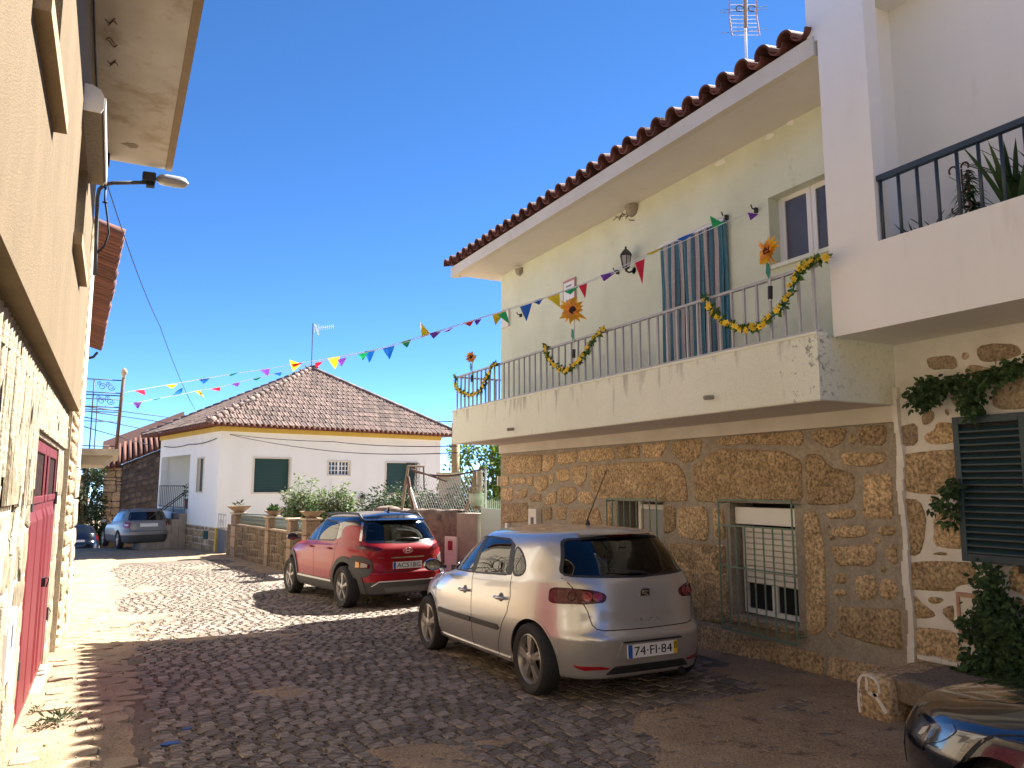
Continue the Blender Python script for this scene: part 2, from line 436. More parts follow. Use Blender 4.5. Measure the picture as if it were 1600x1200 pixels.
def courses(u0, u1, v0, v1, hmin, hmax, lmin, lmax, seed, holes=(), gap=.03):
    """irregular coursed rubble: list of quads in wall coordinates that keep clear of the holes"""
    rr = random.Random(seed); out = []; v = v0
    while v < v1 - .04:
        h = rr.uniform(hmin, hmax)
        if v + h > v1 - hmin * .5: h = v1 - v
        u = u0
        while u < u1 - .04:
            l = rr.uniform(lmin, lmax)
            if u + l > u1 - lmin * .5: l = u1 - u
            a, b, c, d = u, u + l, v, v + h
            parts = [(a, b, c, d)]
            if h > hmax * .7 and rr.random() < .3: s = c + h * rr.uniform(.4, .6); parts = [(a, b, c, s), (a, b, s, d)]
            elif l > lmax * .7 and rr.random() < .3: s = a + l * rr.uniform(.35, .65); parts = [(a, s, c, d), (s, b, c, d)]
            for (a, b, c, d) in parts:
                for (ha, hb, hc, hd) in holes:
                    if a < hb and b > ha and c < hd and d > hc:
                        if a < ha and ha - a > .1: b = ha
                        elif b > hb and b - hb > .1: a = hb
                        elif c < hc and hc - c > .08: d = hc
                        elif d > hd and d - hd > .08: c = hd
                        else: a = b; break
                if b - a < .07 or d - c < .05: continue
                g = gap / 2; j = lambda: rr.uniform(-.014, .014)
                out.append([(a + g + j(), c + g + j()), (b - g + j(), c + g + j()), (b - g + j(), d - g + j()), (a + g + j(), d - g + j())])
            u += l
        v += h
    return out

# ------------------------------------------------------------------ left house: rendered upper floor on a granite ground floor
lh = thing('rendered_house', 'tan rendered house on tooled granite blocks with red door, filling the left edge', 'house', (-3.0, 5.0, G(5)))
YE = 10.5
w = MB()   # rubble core with door and small window openings (face at X=-.53)
DY0, DY1, DZ1 = 6.75, 9.62, 2.03
HY0, HY1, HZ0, HZ1 = 4.35, 4.86, 1.45, 2.0
def wallx(m, x0, x1, y0, y1, z0, z1, holes):
    """solid wall slab between x0,x1 with rectangular openings"""
    yy = sorted({y0, y1} | {h for H_ in holes for h in H_[:2]}); zz = sorted({z0, z1} | {h for H_ in holes for h in H_[2:]})
    for a, b in zip(yy, yy[1:]):
        run = None
        for c, d in zip(zz, zz[1:]):
            cy, cz = (a + b) / 2, (c + d) / 2
            if any(H_[0] < cy < H_[1] and H_[2] < cz < H_[3] for H_ in holes):
                if run: m.box(x0, x1, a, b, *run); run = None
            else: run = (run[0], d) if run else (c, d)
        if run: m.box(x0, x1, a, b, *run)
wallx(w, -.95, -.53, -14, YE, -.6, 2.5, [(DY0, DY1, -.6, DZ1), (HY0, HY1, HZ0, HZ1)])
w.build('mortar_bed', M['mortar_light'], lh)
to3 = lambda u, v: (-.53, u, v)
sd = 0
blocks = courses(2.0, 11.0 - .5, 2.24, 2.5, .26, .26, .5, 1.0, 3)
for q in blocks: sd += 1; stone(q, to3, (1, 0, 0), M['tooled'], lh, .015, .05, sd)
def fluted(y0, y1, z0, z1, seed):
    """big granite block combed with upright grooves"""
    m = MB(); rr = random.Random(seed); y = y0; cols = []
    while y < y1 - .02:
        wd = rr.uniform(.055, .10); cols += [(y, .012), (y + .016, .034 + rr.uniform(-.005, .008)), (min(y1, y + wd - .012), .034 + rr.uniform(-.005, .008))]; y += wd
    cols.append((y1, .012)); zs = [z0, z0 + .02, (z0 + z1) / 2, z1 - .02, z1]
    m.grid([[(-.53 + (p if 0 < i < 4 else -.03) + rr.uniform(-.003, .003), yy, zz) for yy, p in cols] for i, zz in enumerate(zs)])
    m.build('stone', M['tooled'], lh, angle=40)
for k, (a, b, c, d) in enumerate([(2.0, 3.3, 1.52, 2.22), (3.32, 4.33, 1.52, 2.22), (4.35, 5.5, 2.02, 2.22), (5.52, 6.4, 1.5, 2.22), (6.42, 8.2, 2.05, 2.22), (8.22, 10.48, 2.05, 2.22), (4.9, 5.5, 1.52, 2.0)]): fluted(a, b, c, d, k)
low = courses(2.0, 6.73, -.25, 1.5, .32, .5, .45, .95, 21, [(HY0, HY1, HZ0, HZ1), (5.5, 6.0, .45, .9)], .04) + courses(9.66, YE, -.4, 2.03, .3, .55, .5, .9, 8, [], .035) + courses(6.2, 6.73, 1.5, 2.03, .5, .53, .5, .6, 9)
for q in low: sd += 1; stone(q, to3, (1, 0, 0), M['tooled'], lh, .010, .05, sd, rough=.03)
# white mortar worked over the joints: one long bed line, combed upright lines, and a loose net further down
M['joint_line'] = mat('joint_line', (.40, .34, .25), .95, (.32, .27, .19), 9, .5, 40, fine=.15)
def ribbon(pts, wd, seed, x=-.512):
    rr = random.Random(seed); m = MB(); A_, B_, C_ = [], [], []
    for i, (u, v) in enumerate(pts):
        a, b = pts[max(0, i - 1)], pts[min(len(pts) - 1, i + 1)]; dx, dy = b[0] - a[0], b[1] - a[1]; l = math.hypot(dx, dy) or 1; w_ = wd * rr.uniform(.5, 1.4) / 2
        A_.append((x - .012, u - dy / l * w_, v + dx / l * w_)); B_.append((x + .008, u, v)); C_.append((x - .012, u + dy / l * w_, v - dx / l * w_))
    m.grid([A_, B_, C_]); m.build('mortar_line', M['joint_line'], lh, smooth=True)
rb = random.Random(31)
ribbon([(2.2 + .25 * i, 2.33 + .025 * math.sin(i * 1.3) + rb.uniform(-.01, .01)) for i in range(34)], .035, 1, -.49)
yy = 3.4
while yy < 10.2:
    t_ = rb.uniform(-.05, .05); lo = 2.06 if yy > 6.4 else rb.uniform(1.55, 1.9)
    ribbon([(yy + t_ * k, 2.48 + (lo - 2.48) * k + 0) for k in (0, .25, .5, .75, 1)], .014, int(yy * 50), -.492); yy += rb.uniform(.07, .17)
for k in range(26):
    y0, z0 = rb.uniform(3.2, 6.5), rb.uniform(-.1, 1.5); a = rb.uniform(.9, 2.2); pts = []
    for j in range(6): pts.append((y0, z0)); y0 += .11 * math.cos(a); z0 += .13 * math.sin(a); a += rb.uniform(-.5, .5)
    pts = [p for p in pts if p[0] < 6.7 and not (5.5 < p[0] < 6.02 and .4 < p[1] < .93)]
    if len(pts) > 2: ribbon(pts, .03, 500 + k, -.50)
up = MB()
W1 = (3.5, 4.62, 3.66, 5.0); W2 = (7.0, 8.4, 3.68, 4.72)
wallx(up, -.95, -.40, -14, YE, 2.52, 5.9, [W1, W2])
up.build('upper_wall', M['tan'], lh)
m = MB(); m.box(-.95, -.93, -14, YE, 2.5, 2.52); m.build('ledge', M['tan_sill'], lh)
for (a, b, c, d) in (W1, W2):
    s = MB(); s.box(-.6, -.335, a - .06, b + .06, c - .10, c - .003); o = s.build('sill', M['tan_sill'], lh)
    f = MB()
    for q in ((a, a + .06, c, d), (b - .06, b, c, d), (a + .06, b - .06, c, c + .06), (a + .06, b - .06, d - .06, d), ((a + b) / 2 - .03, (a + b) / 2 + .03, c + .06, d - .06)): f.box(-.55, -.50, *q)
    fo = f.build('window', M['alu'], lh)
    g = MB(); g.box(-.54, -.53, a + .05, b - .05, c + .05, d - .05); g.build('pane', M['pane_dark'], fo)
# rolled-blind box above the second window
bx = MB(); prof = [(-.40, 4.72), (-.27, 4.72), (-.25, 4.76), (-.25, 4.86), (-.28, 4.92), (-.34, 4.95), (-.40, 4.95)]
bx.prism([(x, 6.95, z) for x, z in prof], (0, 1.75, 0)); bo = bx.build('blind_box', M['wood_pale'], lh)
cp = MB(); cp.box(-.249, -.237, 6.97, 8.68, 4.73, 4.87); cp.build('side_strip', M['alu'], bo)
ec = MB(); ec.prism([(x, 6.947, z) for x, z in prof], (0, -.012, 0)); ec.build('end_cap', M['white'], bo)
# eaves slab
ev = MB(); ev.box(-.95, .37, -14, 10.62, 5.75, 5.93); ev.build('eaves_slab', M['soffit_old'], lh)
ev = MB(); ev.box(.372, .45, -14, 10.62, 5.735, 5.96); ev.build('eaves_edge', M['tan_sill'], lh)
tl = MB()
for k in range(50):
    y0 = -2.4 + k * .26; tl.tube([(.38, y0 + .11, 6.04), (-.5, y0 + .11, 6.18)], .075, 8)
tag(tl.build('roof_tiles', M['tile'], lh, smooth=True), kind='stuff')
# dry tendrils and a flaked patch on the soffit
td = MB()
for (px, py, q) in ((165, 30, 1), (166, 62, -1), (168, 95, 1)):
    c = EYE + ray(px, py) * ((5.745 - CAMH) / ray(px, py).z)
    for k in range(2):
        td.tube([c + Vector((.02 * k + .05 * t, (.05 * math.sin(t * 3 + k * 2)) * q + .05 * k, 0)) for t in [i * .2 for i in range(8)]], .005, 4)
td.build('dry_tendril', M['wood_dark'], lh)
pt = MB(); c = EYE + ray(203, 228) * ((5.747 - CAMH) / ray(203, 228).z)
pt.prism([c + Vector(v + (0,)) for v in ((-.1, -.02), (-.04, -.08), (.05, -.1), (.1, -.04), (.07, .04), (0, .06), (-.03, .02))], (0, 0, .01)); pt.build('flaked_patch', M['concrete'], lh)
cb = MB(); cb.tube([(-.385, y, 5.70 + .012 * math.sin(y * 3)) for y in [2 + .5 * i for i in range(18)]], .010, 5)
cb.tube([(-.36, YE - .05, 5.7), (-.30, YE + .05, 5.62), (-.36, YE + .12, 5.5), (-.30, YE + .1, 5.35)], .008, 5)
cb.build('cable', M['cable'], lh)
jb = MB(); jb.box(-.39, -.27, YE - .12, YE - .02, 5.60, 5.74); jb.build('junction_box', M['iron'], lh)
# red metal door
dr = MB(); dx0, dx1 = -.60, -.545
leafs = ((6.78, 8.12), (8.15, 8.52), (8.55, 9.60))
for (a, b) in leafs:
    z0 = G(8) + .03
    d_ = MB(); d_.box(dx0, dx1, a, b, z0, 1.52); d_.box(dx0, dx1, a, b, 1.92, 2.01); d_.box(dx0, dx1, a, a + .07, 1.52, 1.92); d_.box(dx0, dx1, b - .07, b, 1.52, 1.92)
    d_.box(dx1, dx1 + .012, a + .03, b - .03, 1.50, 1.56)
    do = bevel(d_.build('door', M['red_door'], lh), .006)
    fl = MB(); n = max(1, int((b - a) / .45))
    for k in range(n):
        y0 = a + .06 + k * (b - a - .12) / n; y1 = a + .06 + (k + 1) * (b - a - .12) / n - .03
        fl.hexa([(dx1, y0, z0 + .08), (dx1 + .02, y0 + .04, z0 + .12), (dx1 + .02, y1 - .04, z0 + .12), (dx1, y1, z0 + .08), (dx1, y0, 1.44), (dx1 + .02, y0 + .04, 1.36), (dx1 + .02, y1 - .04, 1.36), (dx1, y1, 1.44)])
    fl.build('door_panel', M['red_door'], do)
    sl_ = MB(); sl_.box(dx0 - .01, dx0 + .015, a + .07, b - .07, 1.52, 1.92); sl_.build('window', M['wood_dark'], do)
    yy = a + .12
    while yy < b - .1:
        s_ = MB(); s_.box(dx0 + .018, dx0 + .04, yy, yy + .035, 1.52, 1.92); s_.build('slat', M['wood_dark'], do); yy += .11
h = MB(); h.box(dx1, dx1 + .05, 8.44, 8.50, .72, .80); h.tube([(dx1 + .05, 8.47, .80), (dx1 + .07, 8.56, .78), (dx1 + .05, 8.6, .7)], .006, 5); h.build('latch', M['iron'], lh)
for yy in (6.765, 9.61):
    for zz in (.25, 1.45): hg = MB(); hg.tube([(-.53, yy, zz), (-.53, yy, zz + .13)], .018, 8); hg.build('hinge', M['iron'], lh)
th = MB(); th.box(-.62, -.46, DY0 + .01, DY1 - .01, -.6, G(8) + .02); th.build('threshold', M['granite_grey'], lh)
dk = MB(); dk.box(-.94, -.93, HY0, HY1, HZ0, HZ1); dk.build('window', M['dark'], lh)
mb = thing('meter_box', 'white flat metal meter cover on the granite wall beside the red door', 'meter box', (-.5, 5.75, .47))
q = MB(); q.box(-.53, -.492, 5.55, 5.97, .47, .88); bevel(q.build('cover', M['plate_white'], mb), .008)
q = MB(); q.box(-.4915, -.488, 5.70, 5.78, .66, .80); q.build('opening', M['lead'], mb)
# street lamp on the corner of the left house
sx = YE + .1
lamp = thing('street_lamp', 'grey bracket street lamp with clear bowl at the corner of the tan house', 'street lamp', (-.36, sx, 3.9))
q = MB(); P_ = [ony(148, 430, sx), ony(150, 380, sx), ony(152, 310, sx), ony(155, 296, sx), ony(163, 289, sx), ony(175, 286, sx), ony(228, 285, sx)]
q.tube(P_, .024, 10); q.build('arm', M['lead'], lamp, smooth=True)
a_ = ony(222, 280, sx)
q = MB(); q.obox(a_ + Vector((0, -.075, -.03)), (.16, 0, .008), (0, .15, 0), (0, 0, .12)); bevel(q.build('housing', M['iron'], lamp), .02, 3)
q = MB(); q.obox(a_ + Vector((.05, -.05, -.085)), (.10, 0, .004), (0, .10, 0), (0, 0, .055)); q.build('gear_tray', M['dark'], lamp)
hd = a_ + Vector((.155, 0, .035)); q = MB(); rows = []
for i in range(9):
    t = i / 8; rad = .078 * (1 - (2 * t - 1) ** 4) ** .5 + .012; rows.append([hd + Vector((.40 * t, rad * 1.1 * math.cos(a), max(.0, rad * .85 * math.sin(a)))) for a in [math.pi * k / 8 for k in range(9)]])
q.grid(rows); q.build('hood', M['steel_grey'], lamp, smooth=True)
q = MB(); rows = []
for i in range(9):
    t = i / 8; rad = .078 * (1 - (2 * t - 1) ** 4) ** .5 + .01; rows.append([hd + Vector((.40 * t, rad * 1.05 * math.cos(a), -.004 + min(0., rad * .75 * math.sin(a)))) for a in [-math.pi * k / 8 for k in range(9)]])
q.grid(rows); M['lamp_bowl'] = mat('lamp_bowl', (.34, .32, .28), .2, coat=.5); q.build('bowl', M['lamp_bowl'], lamp, smooth=True)
q = MB(); q.tube([ony(165, 292, sx), ony(164, 312, sx), ony(168, 340, sx), ony(170, 365, sx), ony(163, 385, sx), ony(152, 395, sx)], .014, 6); q.tube([ony(160, 316, sx), ony(168, 316, sx)], .012, 6); q.build('cable', M['cable'], lamp, smooth=True)

# ------------------------------------------------------------------ second house on the left with tiled eaves and an iron balcony
h2 = thing('stone_house', 'old rubble house with cream corner strip and red tile eaves beyond the tan house', 'house', (-2.0, 14, G(14)))
q = MB(); q.box(-1.2, -.47, 10.53, 12.9, -.6, 5.2); q.build('wall', M['mortar_light'], h2)
for k, s in enumerate(courses(10.56, 11.75, -.4, 5.2, .14, .3, .2, .45, 77, [], .03)): stone(s, lambda u, v: (-.47, u, v), (1, 0, 0), M['granite'], h2, .03, .04, 900 + k)
q = MB(); q.box(-.7, -.43, 11.8, 12.92, 1.9, 5.25); q.build('corner_strip', M['fascia'], h2)
for k, s in enumerate(courses(11.8, 12.92, -.45, 1.9, .3, .5, .5, 1.1, 55, [], .03)): stone(s, lambda u, v: (-.46, u, v), (1, 0, 0), M['granite_grey'], h2, .04, .06, 950 + k)
q = MB(); q.prism([(-.75, 12.9, -.6), (-1.12, 25, -.8), (-5, 25, -.8), (-5, 12.9, -.6)], (0, 0, 6.2)); q.build('side_wall', M['mortar_light'], h2)
E0, E1 = Vector((-.06, 13.2, 5.6)), Vector((-.50, 24.6, 5.52))
al = (E1 - E0); Ln = al.length; al = al / Ln; inn = Vector((-1, 0, .30)).normalized()
tb = bpy.data.meshes.new('eave_tile'); q = MB(); q.tube([(0, 0, 0), (-.9, 0, .27)], [.09, .08], 8); 
tile_me = q.mesh('eave_tile', M['tile'], True)
nT = int(Ln / .21)
for k in range(nT):
    p = E0 + al * (Ln * (k + .5) / nT); link('roof_tile', tile_me, h2, p - h2.location + Vector((random.uniform(-.02, .02), 0, 0)))
q = MB(); q.prism([E0 + Vector((-.06, 0, -.09)), E1 + Vector((-.06, 0, -.09)), E1 + inn * .9 + Vector((0, 0, -.09)), E0 + inn * .9 + Vector((0, 0, -.09))], (0, 0, .05)); 
q = MB(); q.prism([E0 + inn * .5 + Vector((0, .1, .06)), E1 + inn * .5 + Vector((0, 0, .06)), E1 + inn * 4.5, E0 + inn * 4.5], (0, 0, .06)); q.build('roof', M['tile'], h2)
q = MB(); q.tube([E1 + Vector((-.1, .1, -.1)), E1 + Vector((-.2, .1, -.25)), E1 + Vector((-.35, .05, -.3))], .04, 6); q.build('gutter_end', M['iron'], h2)
# balcony
BY0, BY1, BX = 13.25, 16.4, .06
bs = MB(); bs.box(-1.0, BX, BY0, BY1, 2.10, 2.20); bs.prism([(-.85, BY0 + .12, 2.10), (BX - .08, BY0 + .12, 2.10), (BX - .22, BY0 + .12, 1.96), (-.85, BY0 + .12, 1.96)], (0, BY1 - BY0 - .24, 0)); bs.build('balcony_slab', M['concrete'], h2)
br = MB()
for yy in (BY0 + .04, BY1 - .04):
    for zz in (2.24, 2.84, 3.02, 3.06, 3.26): br.tube([(-.8, yy, zz), (BX - .03, yy, zz)], .009, 5)
    for xx in (-.34, -.58): br.tube([(xx, yy, 2.2), (xx, yy, 3.26)], .010, 5)
for zz in (2.24, 2.84, 3.06): br.tube([(BX - .03, BY0, zz), (BX - .03, BY1, zz)], .009, 5)
yy = BY0 + .35
while yy < BY1: br.tube([(BX - .03, yy, 2.2), (BX - .03, yy, 3.06)], .008, 5); yy += .3
def scroll(m, o, ux, uz, r, r2=.006, turns=1.35, flip=1):
    m.tube([Vector(o) + Vector(ux) * (r * (1 - t * .75) * math.cos(flip * t * turns * 6.283)) + Vector(uz) * (r * (1 - t * .75) * math.sin(flip * t * turns * 6.283)) for t in [i / 22 for i in range(23)]], r2, 4)
for cxx in (-.22, -.10):
    for zz in (3.15, 2.93): scroll(br, (cxx, BY0 + .04, zz), (1, 0, 0), (0, 0, 1), .055, .005, 1.4, 1 if cxx < -.15 else -1); scroll(br, (cxx - .05, BY0 + .04, zz + .05), (1, 0, 0), (0, 0, 1), .03, .004)
br.build('railing', M['iron'], h2, smooth=True)
pp = MB(); pp.tube([(BX - .04, BY0 + .04, 2.18), (BX - .02, BY0 + .04, 2.8), (BX, BY0 + .04, 3.3)], .026, 8); pp.build('post', M['rust_iron'], h2, smooth=True)
pp = MB(); pp.lathe((BX, BY0 + .04, 3.28), [(.012, 0), (.03, .02), (.02, .04), (.045, .09), (.045, .13), (.025, .17), (0, .185)], 12); pp.build('finial', M['concrete'], h2, smooth=True)
# ------------------------------------------------------------------ right: pale green house over granite, balcony, eaves
rh = thing('green_house', 'pale green house with railed balcony above a golden granite ground floor, centre right', 'house', (9, 8.5, G(8)))
WX = 6.1
L1 = (7.72, 8.72, .72, 1.44); L2 = (5.64, 6.56, .26, 1.46)
q = MB(); wallx(q, 6.1, 6.5, 4.43, 12.25, -.6, 2.2, [L1, L2]); q.build('mortar_bed', M['mortar'], rh)
Z4 = lambda pts: [(760 + a / 4, 640 + b / 4) for a, b in pts]
Z5 = lambda pts: [(1080 + a / 3, 640 + b / 3) for a, b in pts]
S4 = [[(100,290),(350,280),(345,395),(110,405)],[(360,285),(430,280),(430,340),(380,395),(350,380)],[(445,270),(570,260),(560,330),(450,345)],
 [(577,257),(785,237),(808,308),(690,325),(580,330)],[(802,232),(955,217),(960,300),(832,312)],[(970,214),(1140,197),(1090,300),(985,305)],
 [(1170,195),(1350,180),(1340,290),(1270,335),(1220,330),(1150,250)],[(92,412),(140,412),(140,475),(92,482)],[(152,427),(245,420),(250,463),(160,470)],
 [(257,415),(295,415),(290,480),(260,470)],[(310,415),(380,410),(385,490),(330,520),(300,490)],[(392,405),(425,400),(420,460),(400,475)],
 [(440,375),(515,370),(525,440),(460,450),(440,430)],[(535,350),(630,342),(625,440),(580,490),(540,440)],
 [(652,345),(880,330),(1100,320),(1190,335),(1240,400),(1262,572),(1000,565),(790,558),(700,558),(652,480)],
 [(92,492),(170,484),(165,568),(92,572)],[(185,505),(260,495),(250,550),(190,560)],[(268,532),(345,525),(345,580),(275,575)],[(365,540),(440,507),(440,588),(372,598)],
 [(455,490),(560,482),(565,560),(500,598),(452,560)],[(577,512),(650,512),(680,570),(640,598),(577,578)],[(92,588),(262,580),(262,700),(92,712)],[(350,605),(410,605),(410,690),(360,692)],[(422,612),(500,602),(500,690),(440,690)],
 [(522,622),(700,612),(730,718),(532,718)],[(742,605),(785,602),(788,735),(745,735)],[(1110,602),(1183,606),(1183,750),(1110,780)],[(1197,612),(1370,602),(1388,818),(1340,822),(1202,790)],[(1420,642),(1488,652),(1498,812),(1425,798)],
 [(1122,835),(1300,838),(1500,852),(1500,1040),(1290,1020),(1180,940)]]
S5 = [[(10,262),(130,182),(430,195),(518,240),(523,428),(250,432),(20,430)],[(532,210),(600,205),(650,270),(765,300),(765,400),(740,440),(540,445)],
 [(122,132),(528,97),(523,170),(380,165),(200,160),(132,170)],[(567,92),(733,80),(718,150),(650,185),(570,140)],[(782,82),(918,68),(910,170),(790,165)],[(742,120),(770,110),(772,160),(745,165)],
 [(702,202),(912,197),(915,240),(850,268),(712,260)],[(806,302),(940,302),(950,513),(806,508)],[(636,482),(770,462),(775,495),(740,513),(642,513)],[(652,562),(720,542),(833,547),(830,588),(730,603),(660,590)],[(872,547),(955,542),(958,588),(880,590)],
 [(652,642),(850,627),(878,690),(840,738),(682,733)],[(912,642),(962,627),(970,738),(915,700)],[(530,477),(588,477),(608,560),(628,700),(638,1018),(590,1058),(545,1052)],
 [(667,767),(733,767),(728,818),(672,813)],[(667,837),(728,847),(733,873),(667,873)],[(767,782),(858,772),(883,860),(840,893),(782,888)],[(892,787),(958,802),(975,870),(930,898),(882,870)],[(890,735),(912,735),(912,765),(892,765)],[(850,602),(890,600),(890,628),(855,630)],
 [(682,922),(980,932),(995,1128),(840,1095),(692,1050)],[(0,462),(73,457),(83,590),(60,613),(0,603)],[(102,462),(150,462),(152,608),(112,608)],[(0,637),(160,632),(162,788),(0,770)],[(0,792),(103,802),(103,948),(0,930)],[(117,802),(172,802),(182,968),(122,963)],
 [(640,540),(652,545),(650,560),(640,560)],[(645,592),(675,592),(672,612),(648,612)],[(640,1040),(680,1030),(678,1075),(645,1070)]]
t3 = lambda u, v: (WX, u, v)
k = 0
for poly in [Z4(p) for p in S4] + [Z5(p) for p in S5]:
    uv = []
    for px, py in poly: p = onx(px, py, WX); uv.append((p.y, min(p.z, 2.185)))
    k += 1; stone(uv, t3, (-1, 0, 0), M['granite'], rh, .020, .03, 300 + k)
for s in courses(8.75, 12.2, -.4, .72, .26, .42, .35, .9, 61, [], .04) + courses(4.5, 8.7, -.4, .08, .42, .5, .7, 1.5, 62, [], .035) + courses(6.68, 7.68, .1, .8, .34, .4, .4, .6, 63, [], .035) + courses(7.72, 8.7, .1, .7, .28, .34, .45, .7, 64, [], .035): k += 1; stone(s, t3, (-1, 0, 0), M['granite'], rh, .020, .03, 300 + k)
q = MB(); q.box(6.062, 6.5, 4.43, 12.26, 2.202, 2.348); q.build('lintel_band', M['fascia'], rh)
# lower windows
def grille(y0, y1, z0, z1, n, cross, parent, top=None):
    g = MB(); x = 5.975; r = .0075
    g.bar((x, y0, z1), (x, y1, z1), .018); g.bar((x, y0, z0), (x, y1, z0), .018); g.bar((x + .002, y0, z0), (x + .002, y0, z1), .012); g.bar((x + .002, y1, z0), (x + .002, y1, z1), .012)
    for zc in cross: g.bar((x, y0 - .03, zc), (x, y1 + .03, zc), .016)
    for yy in (y0, y1):
        for zc in (z0 + .06, z1 - .03): g.bar((x, yy, zc), (6.15, yy, zc), .014)
    o = g.build('grille', M['green_bar'], parent)
    zt = z1 if top is None else top
    for k in range(n):
        yy = y0 + (y1 - y0) * k / (n - 1); b = MB(); b.tube([(x - .001, yy, z0), (x - .001, yy, zt if 0 < k < n - 1 else z1)], .0085, 6); b.build('bar', M['green_bar'], o)
wf = MB(); a, b, c, d = L1
for r_ in ((a + .06, a + .12, c, d), (b - .3, b - .24, c, d), (a + .12, b - .3, d - .1, d - .04), (a + .12, b - .3, c, c + .14)): wf.box(6.28, 6.33, *r_)
fo = wf.build('window', M['shutter_white'], rh)
g = MB(); g.box(6.30, 6.31, a + .1, b - .28, c + .1, d - .08); g.build('pane', M['net_pane'], fo)
g = MB(); g.box(6.45, 6.46, a - .02, b + .02, c - .02, d + .02); g.build('reveal', M['concrete'], rh)
grille(7.70, 8.78, .70, 1.47, 9, [.93], fo)
a, b, c, d = L2
wf = MB(); wf.box(6.16, 6.36, a + .01, b - .02, d - .23, d - .05); bx = wf.build('blind_box', M['white'], rh)
wf = MB()
for r_ in ((a + .01, a + .05, c + .02, d - .26), (b - .09, b - .04, c + .02, d - .26), (a + .05, b - .09, c + .02, c + .07), ((a + b) / 2 - .05, (a + b) / 2 + .02, c + .07, .60)): wf.box(6.24, 6.30, *r_)
fo = wf.build('window', M['alu'], rh)
g = MB(); g.box(6.27, 6.28, a + .04, b - .08, c + .05, .66); g.build('pane', M['pane_dark'], fo)
zz = .60
while zz < d - .27:
    s = MB(); s.prism([(6.232, a + .05, zz), (6.216, a + .05, zz + .012), (6.222, a + .05, zz + .05), (6.234, a + .05, zz + .058)], (0, b - a - .14, 0)); s.build('slat', M['shutter_white'], fo); zz += .06
g = MB(); g.box(6.45, 6.46, a - .02, b + .02, c - .02, d + .02); g.build('reveal', M['dark'], rh)
grille(5.56, 6.60, .12, 1.49, 9, [.78, 1.215], fo, 1.21)
g = MB(); g.prism([(6.02, a - .05, c - .06), (6.5, a - .05, c - .06), (6.5, a - .05, c - .005), (6.02, a - .05, c - .03)], (0, b - a + .1, 0)); g.build('sill', M['granite'], rh)
# upper storey
U1 = (4.9, 5.80, 3.96, 4.72); U2 = (6.50, 7.56, 2.40, 4.66)
q = MB(); wallx(q, WX, 6.35, 4.43, 12.25, 2.35, 5.438, [U1, U2]); q.box(6.36, 11.5, 12.1, 12.25, 2.35, 5.438); q.build('upper_wall', M['plaster_green'], rh)
q = MB(); q.box(6.5, 11.5, 12.05, 12.25, -.6, 2.35); q.build('gable_wall', M['plaster_green'], rh)
a, b, c, d = U1
wf = MB()
for (w0, w1) in ((a, (a + b) / 2 - .01), ((a + b) / 2 + .01, b - .05)):
    for r_ in ((w0, w0 + .05, c, d), (w1 - .05, w1, c, d), (w0 + .05, w1 - .05, c, c + .05), (w0 + .05, w1 - .05, d - .05, d)): wf.box(6.235, 6.275, *r_)
wf.box(6.25, 6.29, b - .05, b, c, d); fo = wf.build('window', M['alu'], rh)
for (w0, w1) in ((a, (a + b) / 2), ((a + b) / 2, b - .05)):
    g = MB(); g.box(6.25, 6.26, w0 + .03, w1 - .03, c + .03, d - .03); g.build('pane', M['net_pane'], fo)
g = MB(); g.box(6.06, 6.3, a - .06, b + .05, c - .045, c - .003); g.build('sill', M['plaster_parapet'], rh)
g = MB(); g.box(6.33, 6.34, U2[0] - .02, U2[1] + .02, U2[2], U2[3] + .02); g.build('doorway', M['dark'], rh)
